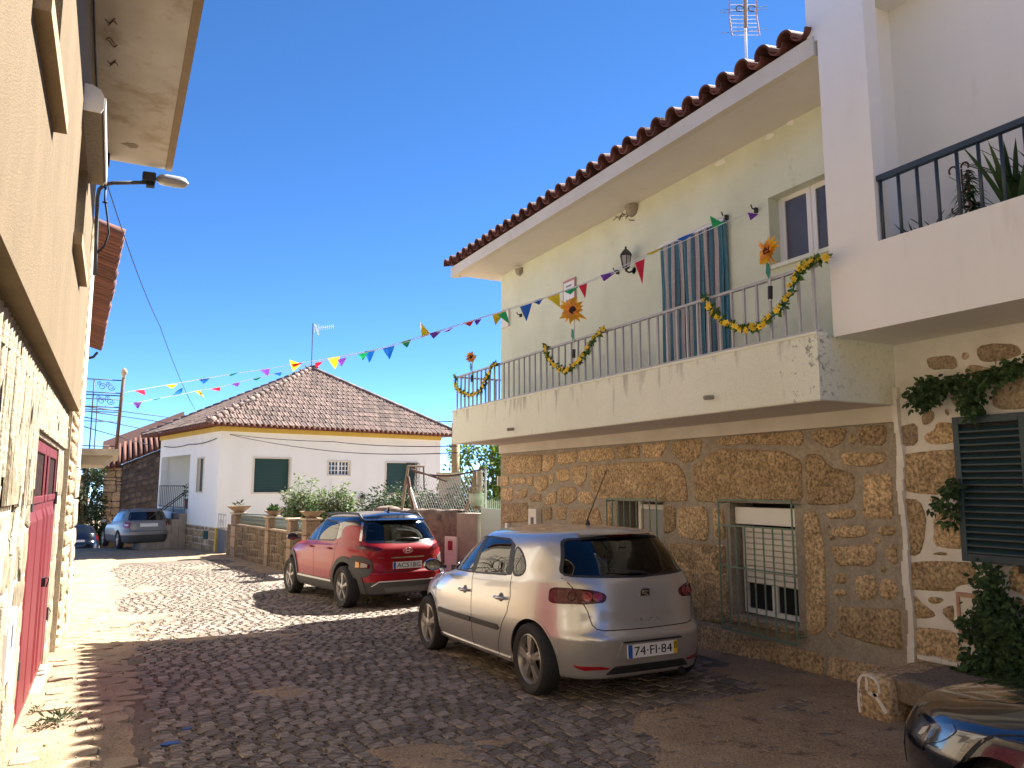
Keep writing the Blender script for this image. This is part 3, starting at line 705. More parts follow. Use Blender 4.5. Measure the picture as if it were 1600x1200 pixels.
# weathered parapet: black lichen blotches and drip stains that start at the coping and the corners
def parapet_mat():
    m = M['plaster_parapet'].copy(); m.name = 'parapet_stained'; t = m.node_tree; N = t.nodes; L = t.links; b = N['Principled BSDF']; old = b.inputs['Base Color'].links[0].from_socket
    geo = N.new('ShaderNodeNewGeometry'); sep = N.new('ShaderNodeSeparateXYZ'); L.new(geo.outputs['Position'], sep.inputs[0])
    def mr(s, a, b_, c=0., d=1.): n = N.new('ShaderNodeMapRange'); L.new(s, n.inputs[0]); n.inputs[1].default_value = a; n.inputs[2].default_value = b_; n.inputs[3].default_value = c; n.inputs[4].default_value = d; return n.outputs[0]
    def ma(op, a, b_): n = N.new('ShaderNodeMath'); n.operation = op; L.new(a, n.inputs[0]); (L.new(b_, n.inputs[1]) if hasattr(b_, 'links') else setattr(n.inputs[1], 'default_value', b_)); return n.outputs[0]
    mp = N.new('ShaderNodeMapping'); mp.inputs['Scale'].default_value = (1, 9, 1.6); L.new(geo.outputs['Position'], mp.inputs[0]); n1 = N.new('ShaderNodeTexNoise'); n1.inputs['Scale'].default_value = 1.0; n1.inputs['Detail'].default_value = 8; L.new(mp.outputs[0], n1.inputs['Vector'])
    n2 = N.new('ShaderNodeTexNoise'); n2.inputs['Scale'].default_value = 16; n2.inputs['Detail'].default_value = 9; n2.inputs['Roughness'].default_value = .75; L.new(geo.outputs['Position'], n2.inputs['Vector'])
    top = mr(sep.outputs[2], 2.60, 2.95); near = mr(sep.outputs[1], 5.2, 4.5); far = mr(sep.outputs[1], 11.6, 12.2)
    drip = mr(ma('ADD', n1.outputs['Fac'], ma('MULTIPLY', top, .17)), .64, .78, 0, .45)
    blot = mr(ma('ADD', n2.outputs['Fac'], ma('ADD', ma('MULTIPLY', near, .13), ma('MULTIPLY', far, .10))), .67, .73, 0, .7)
    f = ma('MULTIPLY', ma('MAXIMUM', drip, blot), mr(sep.outputs[0], 5.5, 5.16, .25, 1)); mx = N.new('ShaderNodeMix'); mx.data_type = 'RGBA'; L.new(f, mx.inputs[0]); L.new(old, mx.inputs[6]); mx.inputs[7].default_value = (.10, .095, .075, 1); L.new(mx.outputs[2], b.inputs['Base Color']); M['parapet_stained'] = m
parapet_mat()
# balcony
BXF = 5.15; Y0, Y1 = 4.43, 12.22
q = MB(); q.box(BXF, BXF + .12, Y0, Y1, 2.352, 2.90); q.box(BXF + .12, WX, Y0, Y0 + .1, 2.352, 2.90); q.box(BXF + .12, WX, Y1 - .1, Y1, 2.352, 2.90); q.build('parapet', M['parapet_stained'], rh)
q = MB(); q.box(BXF - .008, BXF + .13, Y0 + .002, Y1 + .008, 2.901, 2.925); q.build('coping', M['plaster_parapet'], rh)
q = MB(); q.box(BXF + .12, WX, Y0 + .1, Y1 - .1, 2.356, 2.50); q.box(BXF + .01, WX, Y0 + .01, Y1 - .01, 2.345, 2.351); q.build('balcony_floor', M['soffit'], rh)
for yy, zz in ((5.71, 2.5), (9.93, 2.46)):
    s = MB(); s.tube([(BXF + .01, yy, zz), (BXF - .10, yy + .01, zz - .01)], .022, 8); s.build('drain_spout', M['concrete'], rh)
rl = MB(); rx = BXF + .06
rl.bar((rx, Y0, 3.505), (rx, Y1 - .03, 3.505), .042, .026); rl.bar((rx, Y0, 2.945), (rx, Y1 - .03, 2.945), .03, .018)
rl.bar((rx, Y1 - .05, 3.505), (WX - .05, Y1 - .05, 3.505), .042, .026)
ro = rl.build('railing', M['steel_grey'], rh)
n = 47; bar_me = None
for k in range(n + 1):
    yy = Y0 + .06 + k * (Y1 - Y0 - .12) / n; b = MB(); b.box(rx - .011, rx + .011, yy - .011, yy + .011, 2.925, 3.492); b.build('baluster', M['steel_grey'], ro)
for k in range(1, 6):
    xx = rx + k * .15; b = MB(); b.box(xx - .011, xx + .011, Y1 - .061, Y1 - .039, 2.925, 3.492); b.build('baluster', M['steel_grey'], ro)
# eaves
FX = 5.28; EY = 12.68
q = MB(); q.box(FX + .10, WX + .3, 4.40, EY - .1, 5.44, 5.50); q.build('soffit', M['soffit'], rh)
q = MB(); q.box(FX, FX + .10, 4.42, EY, 5.42, 5.60); q.prism([(FX + .1, EY - .1, 5.42), (FX + .1, EY, 5.42), (10, EY, 6.45), (10, EY - .1, 6.45)], (0, 0, .17)); q.build('fascia', M['fascia'], rh)
up_ = Vector((1, 0, .2)).normalized(); PITCHT = .268
cov = MB()
def halftube(m, p0, p1, r0, r1, a0, a1, n, th=.014, lip=True):
    d = (Vector(p1) - Vector(p0)).normalized(); s_ = Vector((0, 1, 0)); u_ = s_.cross(d) * -1
    if u_.z < 0: u_ = -u_
    vs = []
    for (p, r) in ((p0, r0), (p1, r1)):
        for rr_ in (r, r - th):
            for i in range(n + 1):
                a = R(a0 + (a1 - a0) * i / n); vs.append(Vector(p) + s_ * (r and rr_ * math.cos(a)) + u_ * (rr_ * math.sin(a)))
    N_ = n + 1; fs = []
    for i in range(n):
        fs += [(i, i + 1, 2 * N_ + i + 1, 2 * N_ + i), (N_ + i + 1, N_ + i, 3 * N_ + i, 3 * N_ + i + 1), (i + 1, i, N_ + i, N_ + i + 1), (2 * N_ + i, 2 * N_ + i + 1, 3 * N_ + i + 1, 3 * N_ + i)]
    m.add(vs, fs)
halftube(cov, (0, 0, 0), up_ * .42, .098, .085, -8, 188, 10, .018); cover_me = cov.mesh('cover_tile', M['tile'], True); sharp(cover_me, 40)
pan = MB(); halftube(pan, (0.012, 0, .075), up_ * .42 + Vector((.0, 0, .075)), .092, .085, 188, 352, 8, .018); pan_me = pan.mesh('pan_tile', M['tile'], True); sharp(pan_me, 40)
nT = int((EY + .05 - 4.42) / PITCHT)
rt = random.Random(3)
for k in range(nT + 1):
    yy = EY + .02 - k * PITCHT
    if yy < 4.5: continue
    o = link('roof_tile', cover_me, rh, Vector((FX - .085 + rt.uniform(-.012, .012), yy, 5.655)) - rh.location); o.rotation_euler = (rt.uniform(-.04, .04), rt.uniform(-.03, .03), rt.uniform(-.03, .03))
    if yy - PITCHT / 2 > 4.5:
        o = link('roof_tile', pan_me, rh, Vector((FX - .075, yy - PITCHT / 2, 5.62)) - rh.location); o.rotation_euler = (0, rt.uniform(-.02, .02), rt.uniform(-.03, .03))
rest = MB()
for k in range(nT + 1):
    yy = EY + .02 - k * PITCHT
    if yy < 4.5: continue
    for r_ in range(1, 12):
        p = Vector((FX - .085, yy, 5.655)) + up_ * (.37 * r_) + Vector((0, 0, .016)); halftube(rest, p, p + up_ * .40, .098, .085, 0, 180, 6, .014)
    p = Vector((FX + .3, yy - PITCHT / 2, 5.62 + .08)); halftube(rest, p + Vector((0, 0, .07)), p + up_ * 4.2 + Vector((0, 0, .07)), .09, .09, 188, 352, 4, .014)
tag(rest.build('roof_tiles', M['tile'], rh, smooth=True), kind='stuff')
q = MB(); q.prism([(FX + .1, 4.42, 5.59), (FX + .1, EY - .02, 5.59), (10, EY - .02, 6.5), (10, 4.42, 6.5)], (0, 0, .03)); q.build('roof_deck', M['wood_dark'], rh)
q = MB(); q.prism([(10, 4.42, 6.5), (10, EY, 6.5), (14, EY, 5.6), (14, 4.42, 5.6)], (0, 0, .12)); q.build('rear_roof', M['tile'], rh)
# stains / scuffs: swallow nests, scratches
for (px, py, l, s) in ((808, 424, 'small grey mud nest under the eaves near the corner of the green house', .9), (983, 327, 'large grey mud nest under the eaves above the wall lantern', 1.05)):
    p = onx(px, py, 6.03); t = thing('bird_nest', l, 'nest', p)
    m = MB(); rr = random.Random(px); rows = []
    for i in range(7):
        a = R(90 * i / 6); rows.append([p + Vector((.07 - .11 * s * math.cos(a) * abs(math.sin(b)), .11 * s * math.cos(b) * math.cos(a) ** .7 if i < 6 else 0, .05 - .13 * s * math.sin(a))) + Vector((rr.uniform(-.008, .008), rr.uniform(-.008, .008), rr.uniform(-.008, .008))) for b in [math.pi * j / 10 for j in range(11)]])
    m.grid(rows); m.build('mud_cup', M['concrete'], t, smooth=True)
sc_ = MB(); rr = random.Random(9)
for k in range(9):
    p = onx(962 + rr.uniform(-3, 24), 333 + rr.uniform(-3, 12), 6.095); sc_.tube([p + Vector((0, rr.uniform(-.01, .01), 0)), p + Vector((-.004, rr.uniform(-.08, .08), rr.uniform(-.06, .03))), p + Vector((0, rr.uniform(-.12, .12), rr.uniform(-.09, .02)))], .006, 4)
sc_.build('mud_remains', M['wood_dark'], rh)
for px, py, a, b in ((1125, 255, .11, .035), (1203, 213, .08, .03), (1236, 192, .06, .035), (1085, 268, .03, .012)):
    p = onx(px, py, WX); rr = random.Random(px); q = MB(); q.prism([(WX - .0005, p.y + a * math.cos(t) * rr.uniform(.6, 1.1) + .3 * b * math.sin(t), p.z + b * math.sin(t) * rr.uniform(.6, 1.1)) for t in [i * .57 for i in range(11)]], (-.004, 0, 0)); q.build('plaster_patch', M['white'], rh)
# fly curtain
cu = thing('fly_curtain', 'blue and grey striped strand curtain hanging in the balcony doorway', 'curtain', (6.06, 7.03, 2.4))
M['cur_blue'] = mat('cur_blue', (.06, .21, .27), .6, (.045, .16, .22), 30, .5, 160, fine=.3)
M['cur_grey'] = mat('cur_grey', (.50, .46, .45), .7, (.42, .38, .37), 30, .5, 160, fine=.3)
M['cur_purple'] = mat('cur_purple', (.13, .10, .13), .7, fine=.3, bsc=160)
q = MB(); q.box(6.05, 6.08, 6.44, 7.62, 4.66, 4.69); q.build('rail', M['alu'], cu)
rr = random.Random(2); yy = 7.59; kk = 0
seq = ['b', 'g', 'b', 'g', 'p', 'b', 'g', 'b', 'g', 'b', 'p', 'g', 'b', 'g', 'p', 'b', 'p', 'g', 'b', 'b']
for s in seq:
    wd = {'b': .062, 'g': .070, 'p': .03}[s]; m = MB(); rows = []
    for i in range(9):
        z = 2.45 + (4.66 - 2.45) * i / 8; o = .006 * math.sin(i * 1.3 + kk)
        rows.append([(6.06 + .012 * math.sin(math.pi * j / 2 + kk) + o, yy - wd * j / 4 + .004 * math.sin(i + kk), z) for j in range(5)])
    m.grid(rows); m.build('strip', M[{'b': 'cur_blue', 'g': 'cur_grey', 'p': 'cur_purple'}[s]], cu, smooth=True); yy -= wd + .001; kk += 1
# wall lantern
p = onx(978, 405, 5.97)
def lantern(p, label, sc=1., nx=(-1, 0, 0)):
    t = thing('wall_lantern', label, 'lantern', p); n = Vector(nx); wallp = p - n * .13 * sc
    q = MB(); q.lathe(p + Vector((0, 0, .06 * sc)), [(.085 * sc, -.02 * sc), (.088 * sc, 0), (.045 * sc, .055 * sc), (.02 * sc, .075 * sc), (.012 * sc, .09 * sc), (.018 * sc, .10 * sc), (.002, .125 * sc)], 6); q.build('cap', M['iron'], t)
    q = MB(); q.lathe(p + Vector((0, 0, .04 * sc)), [(.072 * sc, 0), (.045 * sc, -.15 * sc)], 6)
    M.setdefault('lantern_glass', mat('lantern_glass', (.40, .38, .33), .3)); q.build('glass', M['lantern_glass'], t)
    q = MB()
    for k in range(6):
        a = 2 * math.pi * k / 6; c_, s_ = math.cos(a), math.sin(a)
        q.tube([p + Vector((.075 * sc * c_, .075 * sc * s_, .045 * sc)), p + Vector((.047 * sc * c_, .047 * sc * s_, -.115 * sc))], .006 * sc, 4)
    q.lathe(p + Vector((0, 0, -.112 * sc)), [(.05 * sc, 0), (.05 * sc, -.012 * sc), (.018 * sc, -.03 * sc), (.012 * sc, -.06 * sc), (0, -.065 * sc)], 8); q.build('frame', M['iron'], t)
    q = MB(); b0 = p + Vector((0, 0, -.15 * sc)); q.tube([b0, b0 + Vector((0, 0, -.03 * sc)) - n * .04 * sc, wallp + Vector((0, 0, -.14 * sc))], .012 * sc, 6); q.lathe(wallp + Vector((0, 0, -.14 * sc)), [(.05 * sc, .0), (.05 * sc, .015 * sc), (0, .03 * sc)], 10, 'x' if abs(n.x) > .5 else 'y'); q.build('bracket', M['iron'], t, smooth=True)
lantern(p, 'black wall lantern on the green wall left of the striped curtain')
# number plaque, hooks, small plate
pl = thing('wall_plaque', 'white plaque with red border on green wall behind the middle sunflower', 'plaque', (6.08, 9.86, 4.3))
q = MB(); q.box(6.08, 6.099, 9.68, 10.04, 4.32, 4.80); q.build('board', mat('plaque_red', (.45, .20, .18), .6), pl)
q = MB(); q.box(6.074, 6.079, 9.71, 10.01, 4.36, 4.76); po = q.build('face', M['plate_white'], pl)
q = MB()
for zz in (4.68, 4.60, 4.45): q.box(6.071, 6.0735, 9.78, 9.94, zz, zz + .03)
q.build('lettering', mat('ink_grey', (.3, .27, .28), .6), pl)
def hook(px, py, label):
    p = onx(px, py, 6.05); t = thing('wall_hook', label, 'hook', p); q = MB(); q.box(6.06, 6.098, p.y - .015, p.y + .015, p.z - .035, p.z + .02); q.tube([p + Vector((.02, 0, .0)), p + Vector((-.025, 0, .005)), p + Vector((-.045, 0, .045))], .008, 6); q.build('bracket', M['iron'], t, smooth=True)
hook(1178, 327, 'black iron hook left of the upper window with a purple pennant tied to it')
hook(1132, 338, 'black iron hook on the green wall above the striped curtain')
hook(811, 492, 'small black hook on the green wall near its far corner')
hook(962, 424, 'small black hook on the green wall left of the wall lantern')
p = onx(790, 498, 6.08); sgn = thing('small_sign', 'small cream plate at the far corner of the green wall', 'plate', p); q = MB(); q.box(6.06, 6.098, p.y - .14, p.y + .14, p.z - .16, p.z + .16); q.build('plate', M['shutter_white'], sgn)
# meter box and little box on granite wall
p = onx(836, 812, 6.06); mb = thing('meter_box', 'pale grey utility box on the granite wall behind the silver car roof', 'meter box', p)
q = MB(); q.box(6.0, 6.098, p.y - .14, p.y + .12, p.z - .16, p.z + .17); q.build('cover', M['shutter_white'], mb); q = MB(); q.box(5.995, 5.9995, p.y - .06, p.y + .03, p.z - .07, p.z + .04); q.build('opening', M['lead'], mb)
p = onx(793, 820, 6.06); mb = thing('wall_box', 'tiny white stub box low on the granite wall beside the green gate', 'box', p)
q = MB(); q.box(6.03, 6.098, p.y - .04, p.y + .04, p.z - .12, p.z + .03); q.build('cover', M['white'], mb)
p = ony(780, 752, 12.27); mb = thing('doorbell', 'cream doorbell plate on the far corner of the granite wall', 'doorbell', p)
q = MB(); q.box(6.05, 6.13, 12.26, 12.30, p.z - .08, p.z + .09); q.build('cover', M['shutter_white'], mb)
# roof antenna
ant = thing('roof_antenna', 'grid television antenna on a thin mast above the green house roof', 'antenna', (7.5, 7.42, 6.0))
q = MB(); q.tube([(7.5, 7.42, 5.95), (7.5, 7.40, 8.9)], .02, 8); q.build('mast', M['alu'], ant, smooth=True)
c = Vector((7.42, 7.36, 8.15)); ux = Vector((math.cos(YAW), -math.sin(YAW), 0)); uz = Vector((.0, 0, 1)); uf = Vector((math.sin(YAW), math.cos(YAW), 0))
q = MB()
for zz in [-.36 + .07 * k for k in range(11)]:
    q.tube([c + ux * -.19 + uz * zz + uf * abs(zz) * -.25, c + ux * .19 + uz * zz + uf * abs(zz) * -.25], .0045, 4)
q.build('reflector', M['alu'], ant)
q = MB()
for s in (-1, 1): q.tube([c + ux * .19 * s + uz * -.37 - uf * .09, c + ux * .19 * s, c + ux * .19 * s + uz * .37 - uf * .09], .009, 5)
q.build('side_rail', mat('rail_orange', (.45, .2, .14), .6), ant)
q = MB()
for zz in (-.32, -.02, .02, .3): q.tube([c - uf * .12 + ux * -.36 + uz * (zz - .03), c - uf * .12 + ux * .3 + uz * (zz + .03)], .004, 4)
for s in (-1, 1): q.tube([c - uf * .14 + ux * (.085 * s + .05 * math.cos(t)) + uz * .045 * math.sin(t) for t in [.4 + .5 * i for i in range(11)]], .008, 5)
q.build('dipole', M['lead'], ant)
q = MB(); q.tube([c - uf * .1 + uz * -.25, c - uf * .12 + uz * .05, c - uf * .08 + uz * .75 + ux * .05], .028, 6); q.build('boom', mat('boom', (.3, .2, .14), .7), ant)

# ------------------------------------------------------------------ white house with loggia, near right
wh = thing('white_corner_house', 'white house with dark railed loggia over white jointed granite, right edge of the photo', 'house', (9, 1.5, 0))
q = MB(); q.box(6.1, 6.6, -5, 4.428, -.5, 2.88); q.build('mortar_bed', M['white_joint'], wh)
Z6 = lambda pts: [(1360 + a / 3.53, 560 + b / 3.53) for a, b in pts]
Z7 = lambda pts: [(1320 + a / 3.53, 860 + b / 3.53) for a, b in pts]
Z3 = lambda pts: [(1200 + a / 4, 300 + b / 4) for a, b in pts]
ws = [Z3(p) for p in ([(1000,1035),(1150,1018),(1183,1050),(1183,1108),(1015,1112),(992,1060)],[(1212,1010),(1240,997),(1263,1020),(1240,1053),(1215,1045)],[(1242,1092),(1280,1077),(1400,1102),(1408,1135),(1370,1158),(1232,1148)],[(1305,962),(1550,948),(1588,1000),(1570,1025),(1360,1068),(1312,1040)])]
ws += [Z6(p) for p in ([(720,60),(900,30),(900,270),(700,283),(668,240),(692,150)],[(447,202),(480,192),(518,240),(518,293),(462,270)],[(287,310),(330,282),(356,300),(348,345),(300,373),(284,350)],[(407,280),(430,277),(438,310),(420,318)],
 [(152,380),(258,352),(263,478),(157,488)],[(297,420),(360,392),(362,357),(400,350),(480,362),(480,460),(340,478),(302,455)],[(167,540),(220,522),(480,500),(480,740),(270,748),(172,725)],[(180,772),(270,777),(310,870),(293,1030),(265,1093),(197,1083)],[(322,767),(383,767),(378,788),(335,793)],
 [(347,880),(390,837),(520,815),(520,1053),(420,1048),(347,1030)],[(332,1080),(390,1064),(425,1072),(423,1088)])]
ws += [Z7(p) for p in ([(352,67),(560,57),(710,67),(738,180),(620,193),(600,228),(352,213)],[(362,252),(380,242),(508,355),(480,373),(380,376)],[(462,252),(556,265),(520,296),(462,290)],[(527,330),(588,299),(603,312),(603,388),(580,391)],
 [(372,422),(600,442),(630,492),(660,560),(780,600),(790,720),(680,715),(372,618)],[(907,87),(1050,82),(1050,268),(930,223),(907,200)],[(985,325),(1060,325),(1060,560),(985,540)],[(860,560),(960,570),(1050,600),(1050,740),(870,720)])]
for i, poly in enumerate(ws):
    uv = [(p.y, p.z) for p in (onx(px, py, WX) for px, py in poly)]
    stone(uv, t3, (-1, 0, 0), M['granite_grey'] if i < 9 else M['granite'], wh, .016, .03, 700 + i)
for s in courses(-1.5, 3.2, -.3, 2.8, .35, .6, .5, 1.1, 91, [], .09): k += 1; stone(s, t3, (-1, 0, 0), M['granite'], wh, .016, .03, 760 + k)
jt = MB(); rr = random.Random(4)
for i in range(26):   # raised white joint down the corner with the green house
    z0 = 2.5 - i * .1; m_ = .03 + rr.uniform(-.008, .008); y0 = 4.41 + .012 * math.sin(i * .9); jt.hexa([(6.055, y0 - m_, z0 - .1), (6.11, y0 - m_, z0 - .1), (6.11, y0 + m_, z0 - .1), (6.055, y0 + m_, z0 - .1), (6.055, y0 - m_ + .004, z0), (6.11, y0 - m_, z0), (6.11, y0 + m_, z0), (6.055, y0 + m_ - .004, z0)])
jt.build('raised_joint', M['white_joint'], wh)
FW = 5.30
q = MB(); q.box(FW, FW + .16, -5, 4.39, 2.88, 3.575); q.box(FW, FW + .16, 3.92, 4.39, 3.575, 7.6); q.box(FW, FW + .16, -5, 3.92, 5.97, 7.6); q.box(FW + .16, 6.1, 4.25, 4.39, 2.88, 7.6); q.box(FW, 6.05, 4.39, 4.50, 5.555, 7.6); q.box(FW + .161, 6.1, -5, 4.25, 2.88, 3.1); q.box(6.1, 9.5, -5, 4.40, 2.885, 7.6)
q.build('wall', M['white'], wh)
q = MB(); q.box(FW + .16, 6.1, -5, 4.25, 5.97, 6.1); q.build('loggia_ceiling', M['white'], wh)
rl = MB(); rx = FW + .05
rl.bar((rx, -2.5, 4.10), (rx, 3.92, 4.10), .05, .045); ro = rl.build('railing', M['blue_rail'], wh)
for k in range(40):
    yy = 3.90 - k * .158; b = MB(); b.tube([(rx, yy, 3.57), (rx, yy, 4.08)], .0135, 8); b.build('baluster', M['blue_rail'], ro, smooth=True)
sc_ = MB(); p = onx(1500, 290, FW + .09)
for s in (-1, 1):
    sc_.tube([p + Vector((0, s * .018, -.16)), p + Vector((0, s * .018, .12))], .007, 5)
    for zz, fl in ((.13, 1), (-.17, -1)): sc_.tube([p + Vector((0, s * (.018 + .028 - .028 * math.cos(t)), zz + fl * .03 * math.sin(t))) for t in [i * .35 for i in range(12)]], .007, 5)
sc_.build('scroll', M['rust_iron'], ro, smooth=True)
# louvred shutter folded against the wall
sh = thing('louvred_shutter', 'dark blue green louvred shutter folded open on the white jointed wall', 'shutter', (6.0, 3.6, 1.06))
a, b, c, d = 3.30, 3.86, 1.06, 2.19; q = MB()
for r_ in ((a, a + .05, c, d), (b - .05, b, c, d), (a + .05, b - .05, c, c + .06), (a + .05, b - .05, d - .06, d)): q.box(5.975, 6.015, *r_)
fo = bevel(q.build('frame', M['shutter_blue'], sh), .004)
n = 19
for k in range(n):
    z0 = c + .065 + k * (d - c - .14) / n; s = MB(); s.hexa([(5.98, a + .05, z0), (6.012, a + .05, z0 + .028), (6.012, b - .05, z0 + .028), (5.98, b - .05, z0), (5.98, a + .05, z0 + .012), (6.012, a + .05, z0 + .040), (6.012, b - .05, z0 + .040), (5.98, b - .05, z0 + .012)]); s.build('louvre', M['shutter_blue'], sh)
q = MB(); q.box(6.016, 6.022, a + .04, b - .04, c + .05, d - .05); q.build('backing', M['dark'], sh)
q = MB(); q.tube([(5.965, b - .01, 1.64), (5.955, b - .12, 1.645)], .010, 6); q.box(5.965, 6.0, b - .035, b + .01, 1.58, 1.70); q.build('handle', M['iron'], sh)
q = MB(); q.box(6.0, 6.09, a - .08, a - .005, c - .02, d + .03); q.box(6.0, 6.09, -.5, a - .081, c - .02, d + .03); q.build('window_frame', M['shutter_blue'], wh)
q = MB(); q.tube([(6.06, 3.42, 1.02), (6.05, 3.42, .75)], .006, 5); q.box(6.02, 6.09, 3.36, 3.46, 1.0, 1.06); q.build('stay', M['iron'], wh)
mb = thing('meter_box', 'grey meter door in a rusty frame on the white jointed wall, half hidden by creeper', 'meter box', (6.1, 3.8, .42))
a, b, c, d = 3.45, 3.985, .42, .80; q = MB(); M['frame_peach'] = mat('frame_peach', (.42, .22, .14), .8, (.5, .33, .24), 20)
for r_ in ((a, a + .025, c, d), (b - .025, b, c, d), (a + .025, b - .025, c, c + .03), (a + .025, b - .025, d - .03, d)): q.box(6.055, 6.10, *r_)
q.build('frame', M['frame_peach'], mb); q = MB(); q.box(6.068, 6.098, a + .025, b - .025, c + .03, d - .03); q.build('door', M['shutter_white'], mb)
q = MB(); q.box(6.060, 6.067, 3.62, 3.78, .62, .70); q.build('window', M['shutter_blue'], mb); q = MB(); q.lathe((6.066, 3.91, .65), [(.014, -.006), (.014, 0), (0, .002)], 10, 'x'); q.build('lock', M['iron'], mb)
# stone bench
bn = thing('stone_bench', 'granite slab bench with white painted edges against the white jointed wall', 'bench', (5.7, 3.7, G(3.7)))
M['bench'] = mat('bench', (.17, .135, .10), .95, (.25, .20, .15), 12, .8, 45, spot=(.09, .07, .055), spsc=18, sppos=.6, fine=.25)
def lump(x0, x1, y0, y1, z0, z1, nm, mt, par, seed, j=.02, n=6):
    m = bmesh.new(); bmesh.ops.create_cube(m, size=1)
    bmesh.ops.subdivide_edges(m, edges=m.edges[:], cuts=n, use_grid_fill=True)
    for v in m.verts:
        p = Vector((x0 + (v.co.x + .5) * (x1 - x0), y0 + (v.co.y + .5) * (y1 - y0), z0 + (v.co.z + .5) * (z1 - z0))); cx = Vector(((x0 + x1) / 2, (y0 + y1) / 2, (z0 + z1) / 2))
        e = sum(1 for q_ in v.co if abs(q_) > .49)
        nn = noise.noise_vector(p * 5 + Vector((seed, 0, 0))) * j
        if e >= 2: p += (cx - p).normalized() * j * (.9 if e == 2 else 1.5)
        v.co = p + nn
    me = bpy.data.meshes.new(nm); w_ = wloc(par)
    for v in m.verts: v.co -= w_
    m.to_mesh(me); m.free(); me.materials.append(mt); me.polygons.foreach_set('use_smooth', [True] * len(me.polygons))
    return link(nm, me, par)
lump(5.28, 6.09, 2.2, 4.06, .05, .225, 'slab', M['bench'], bn, 1, .022, 9)
lump(5.21, 6.05, 3.99, 4.28, -.3, .225, 'foot', M['granite'], bn, 2, .02)
lump(5.26, 6.05, 2.3, 2.55, -.25, .06, 'foot', M['granite'], bn, 3, .02)
ed = MB(); X_ = 5.205
def stroke(pts, wd):
    rr = random.Random(len(pts)); L_ = []; R_ = []
    for i, (u, v) in enumerate(pts):
        a_ = pts[max(i - 1, 0)]; b_ = pts[min(i + 1, len(pts) - 1)]; dx, dy = b_[0] - a_[0], b_[1] - a_[1]; l = math.hypot(dx, dy) or 1; w_ = wd * rr.uniform(.75, 1.2) / 2
        L_.append((X_, u - dy / l * w_, v + dx / l * w_)); R_.append((X_, u + dy / l * w_, v - dx / l * w_))
    ed.grid([L_, R_]); ed.grid([[(p[0] + .03, p[1], p[2]) for p in R_], R_]); ed.grid([L_, [(p[0] + .03, p[1], p[2]) for p in L_]])
stroke([(4.26, -.08), (4.268, 0), (4.262, .1), (4.255, .16), (4.23, .2), (4.18, .212), (4.12, .2), (4.085, .16), (4.08, .1)], .022)
stroke([(4.26, .08), (4.2, .09), (4.14, .075), (4.09, .09)], .03); stroke([(4.19, .205), (4.185, .15), (4.19, .09)], .022)
stroke([(4.245, .08), (4.225, .02), (4.24, -.03)], .03); stroke([(4.13, .09), (4.085, .04), (4.05, -.005), (4.03, -.03)], .035)
ed.build('painted_edge', M['white_joint'], bn)
wl = MB(); rr = random.Random(8); yy = 4.36
while yy > 2.6:
    l = rr.uniform(.04, .09); wl.box(6.055 + rr.uniform(-.012, .0), 6.1, yy - l, yy, .215, .245 + rr.uniform(0, .02)); yy -= l
wl.build('mortar_fillet', M['white_joint'], wh)
# ------------------------------------------------------------------ foliage helpers
def leafmat(name, c1, c2, trans=.35):
    m = bpy.data.materials.new(name); m.use_nodes = True; t = m.node_tree; N = t.nodes; L = t.links
    b = N['Principled BSDF']; b.inputs['Roughness'].default_value = .65; b.inputs['Specular IOR Level'].default_value = .25
    at = N.new('ShaderNodeAttribute'); at.attribute_name = 'tint'
    r = N.new('ShaderNodeValToRGB'); r.color_ramp.elements[0].color = (*c1, 1); r.color_ramp.elements[1].color = (*c2, 1); L.new(at.outputs['Fac'], r.inputs[0])
    tr = N.new('ShaderNodeBsdfTranslucent'); mx = N.new('ShaderNodeMixShader'); mx.inputs[0].default_value = trans
    L.new(r.outputs[0], b.inputs['Base Color']); L.new(r.outputs[0], tr.inputs[0]); L.new(b.outputs[0], mx.inputs[1]); L.new(tr.outputs[0], mx.inputs[2])
    L.new(mx.outputs[0], N['Material Output'].inputs[0]); M[name] = m
leafmat('leaf_light', (.10, .15, .055), (.30, .37, .18)); leafmat('leaf_dark', (.018, .036, .016), (.065, .11, .045), .2)
leafmat('leaf_mid', (.025, .05, .018), (.08, .13, .04)); leafmat('leaf_yellow', (.06, .12, .015), (.20, .29, .04), .5)
leafmat('leaf_ivy', (.025, .055, .025), (.10, .18, .07), .4); leafmat('leaf_olive', (.05, .06, .03), (.11, .12, .06), .3)
def clump(m, c, rad, n, size, rr, droop=.2, hollow=.5, w=.55):
    c = Vector(c)
    for i in range(n):
        while True:
            p = Vector((rr.uniform(-1, 1), rr.uniform(-1, 1), rr.uniform(-1, 1)))
            l = p.length
            if l < 1 and l > hollow * rr.random(): break
        q = c + Vector((p.x * rad[0], p.y * rad[1], p.z * rad[2]))
        d = (p + Vector((rr.uniform(-.8, .8), rr.uniform(-.8, .8), rr.uniform(-.8, .8) - droop))).normalized()
        m.tint = rr.random() ** 1.3; m.leaf(q, d, Vector((rr.uniform(-1, 1), rr.uniform(-1, 1), 1)).normalized(), size * rr.uniform(.6, 1.3), size * w * rr.uniform(.7, 1.2))
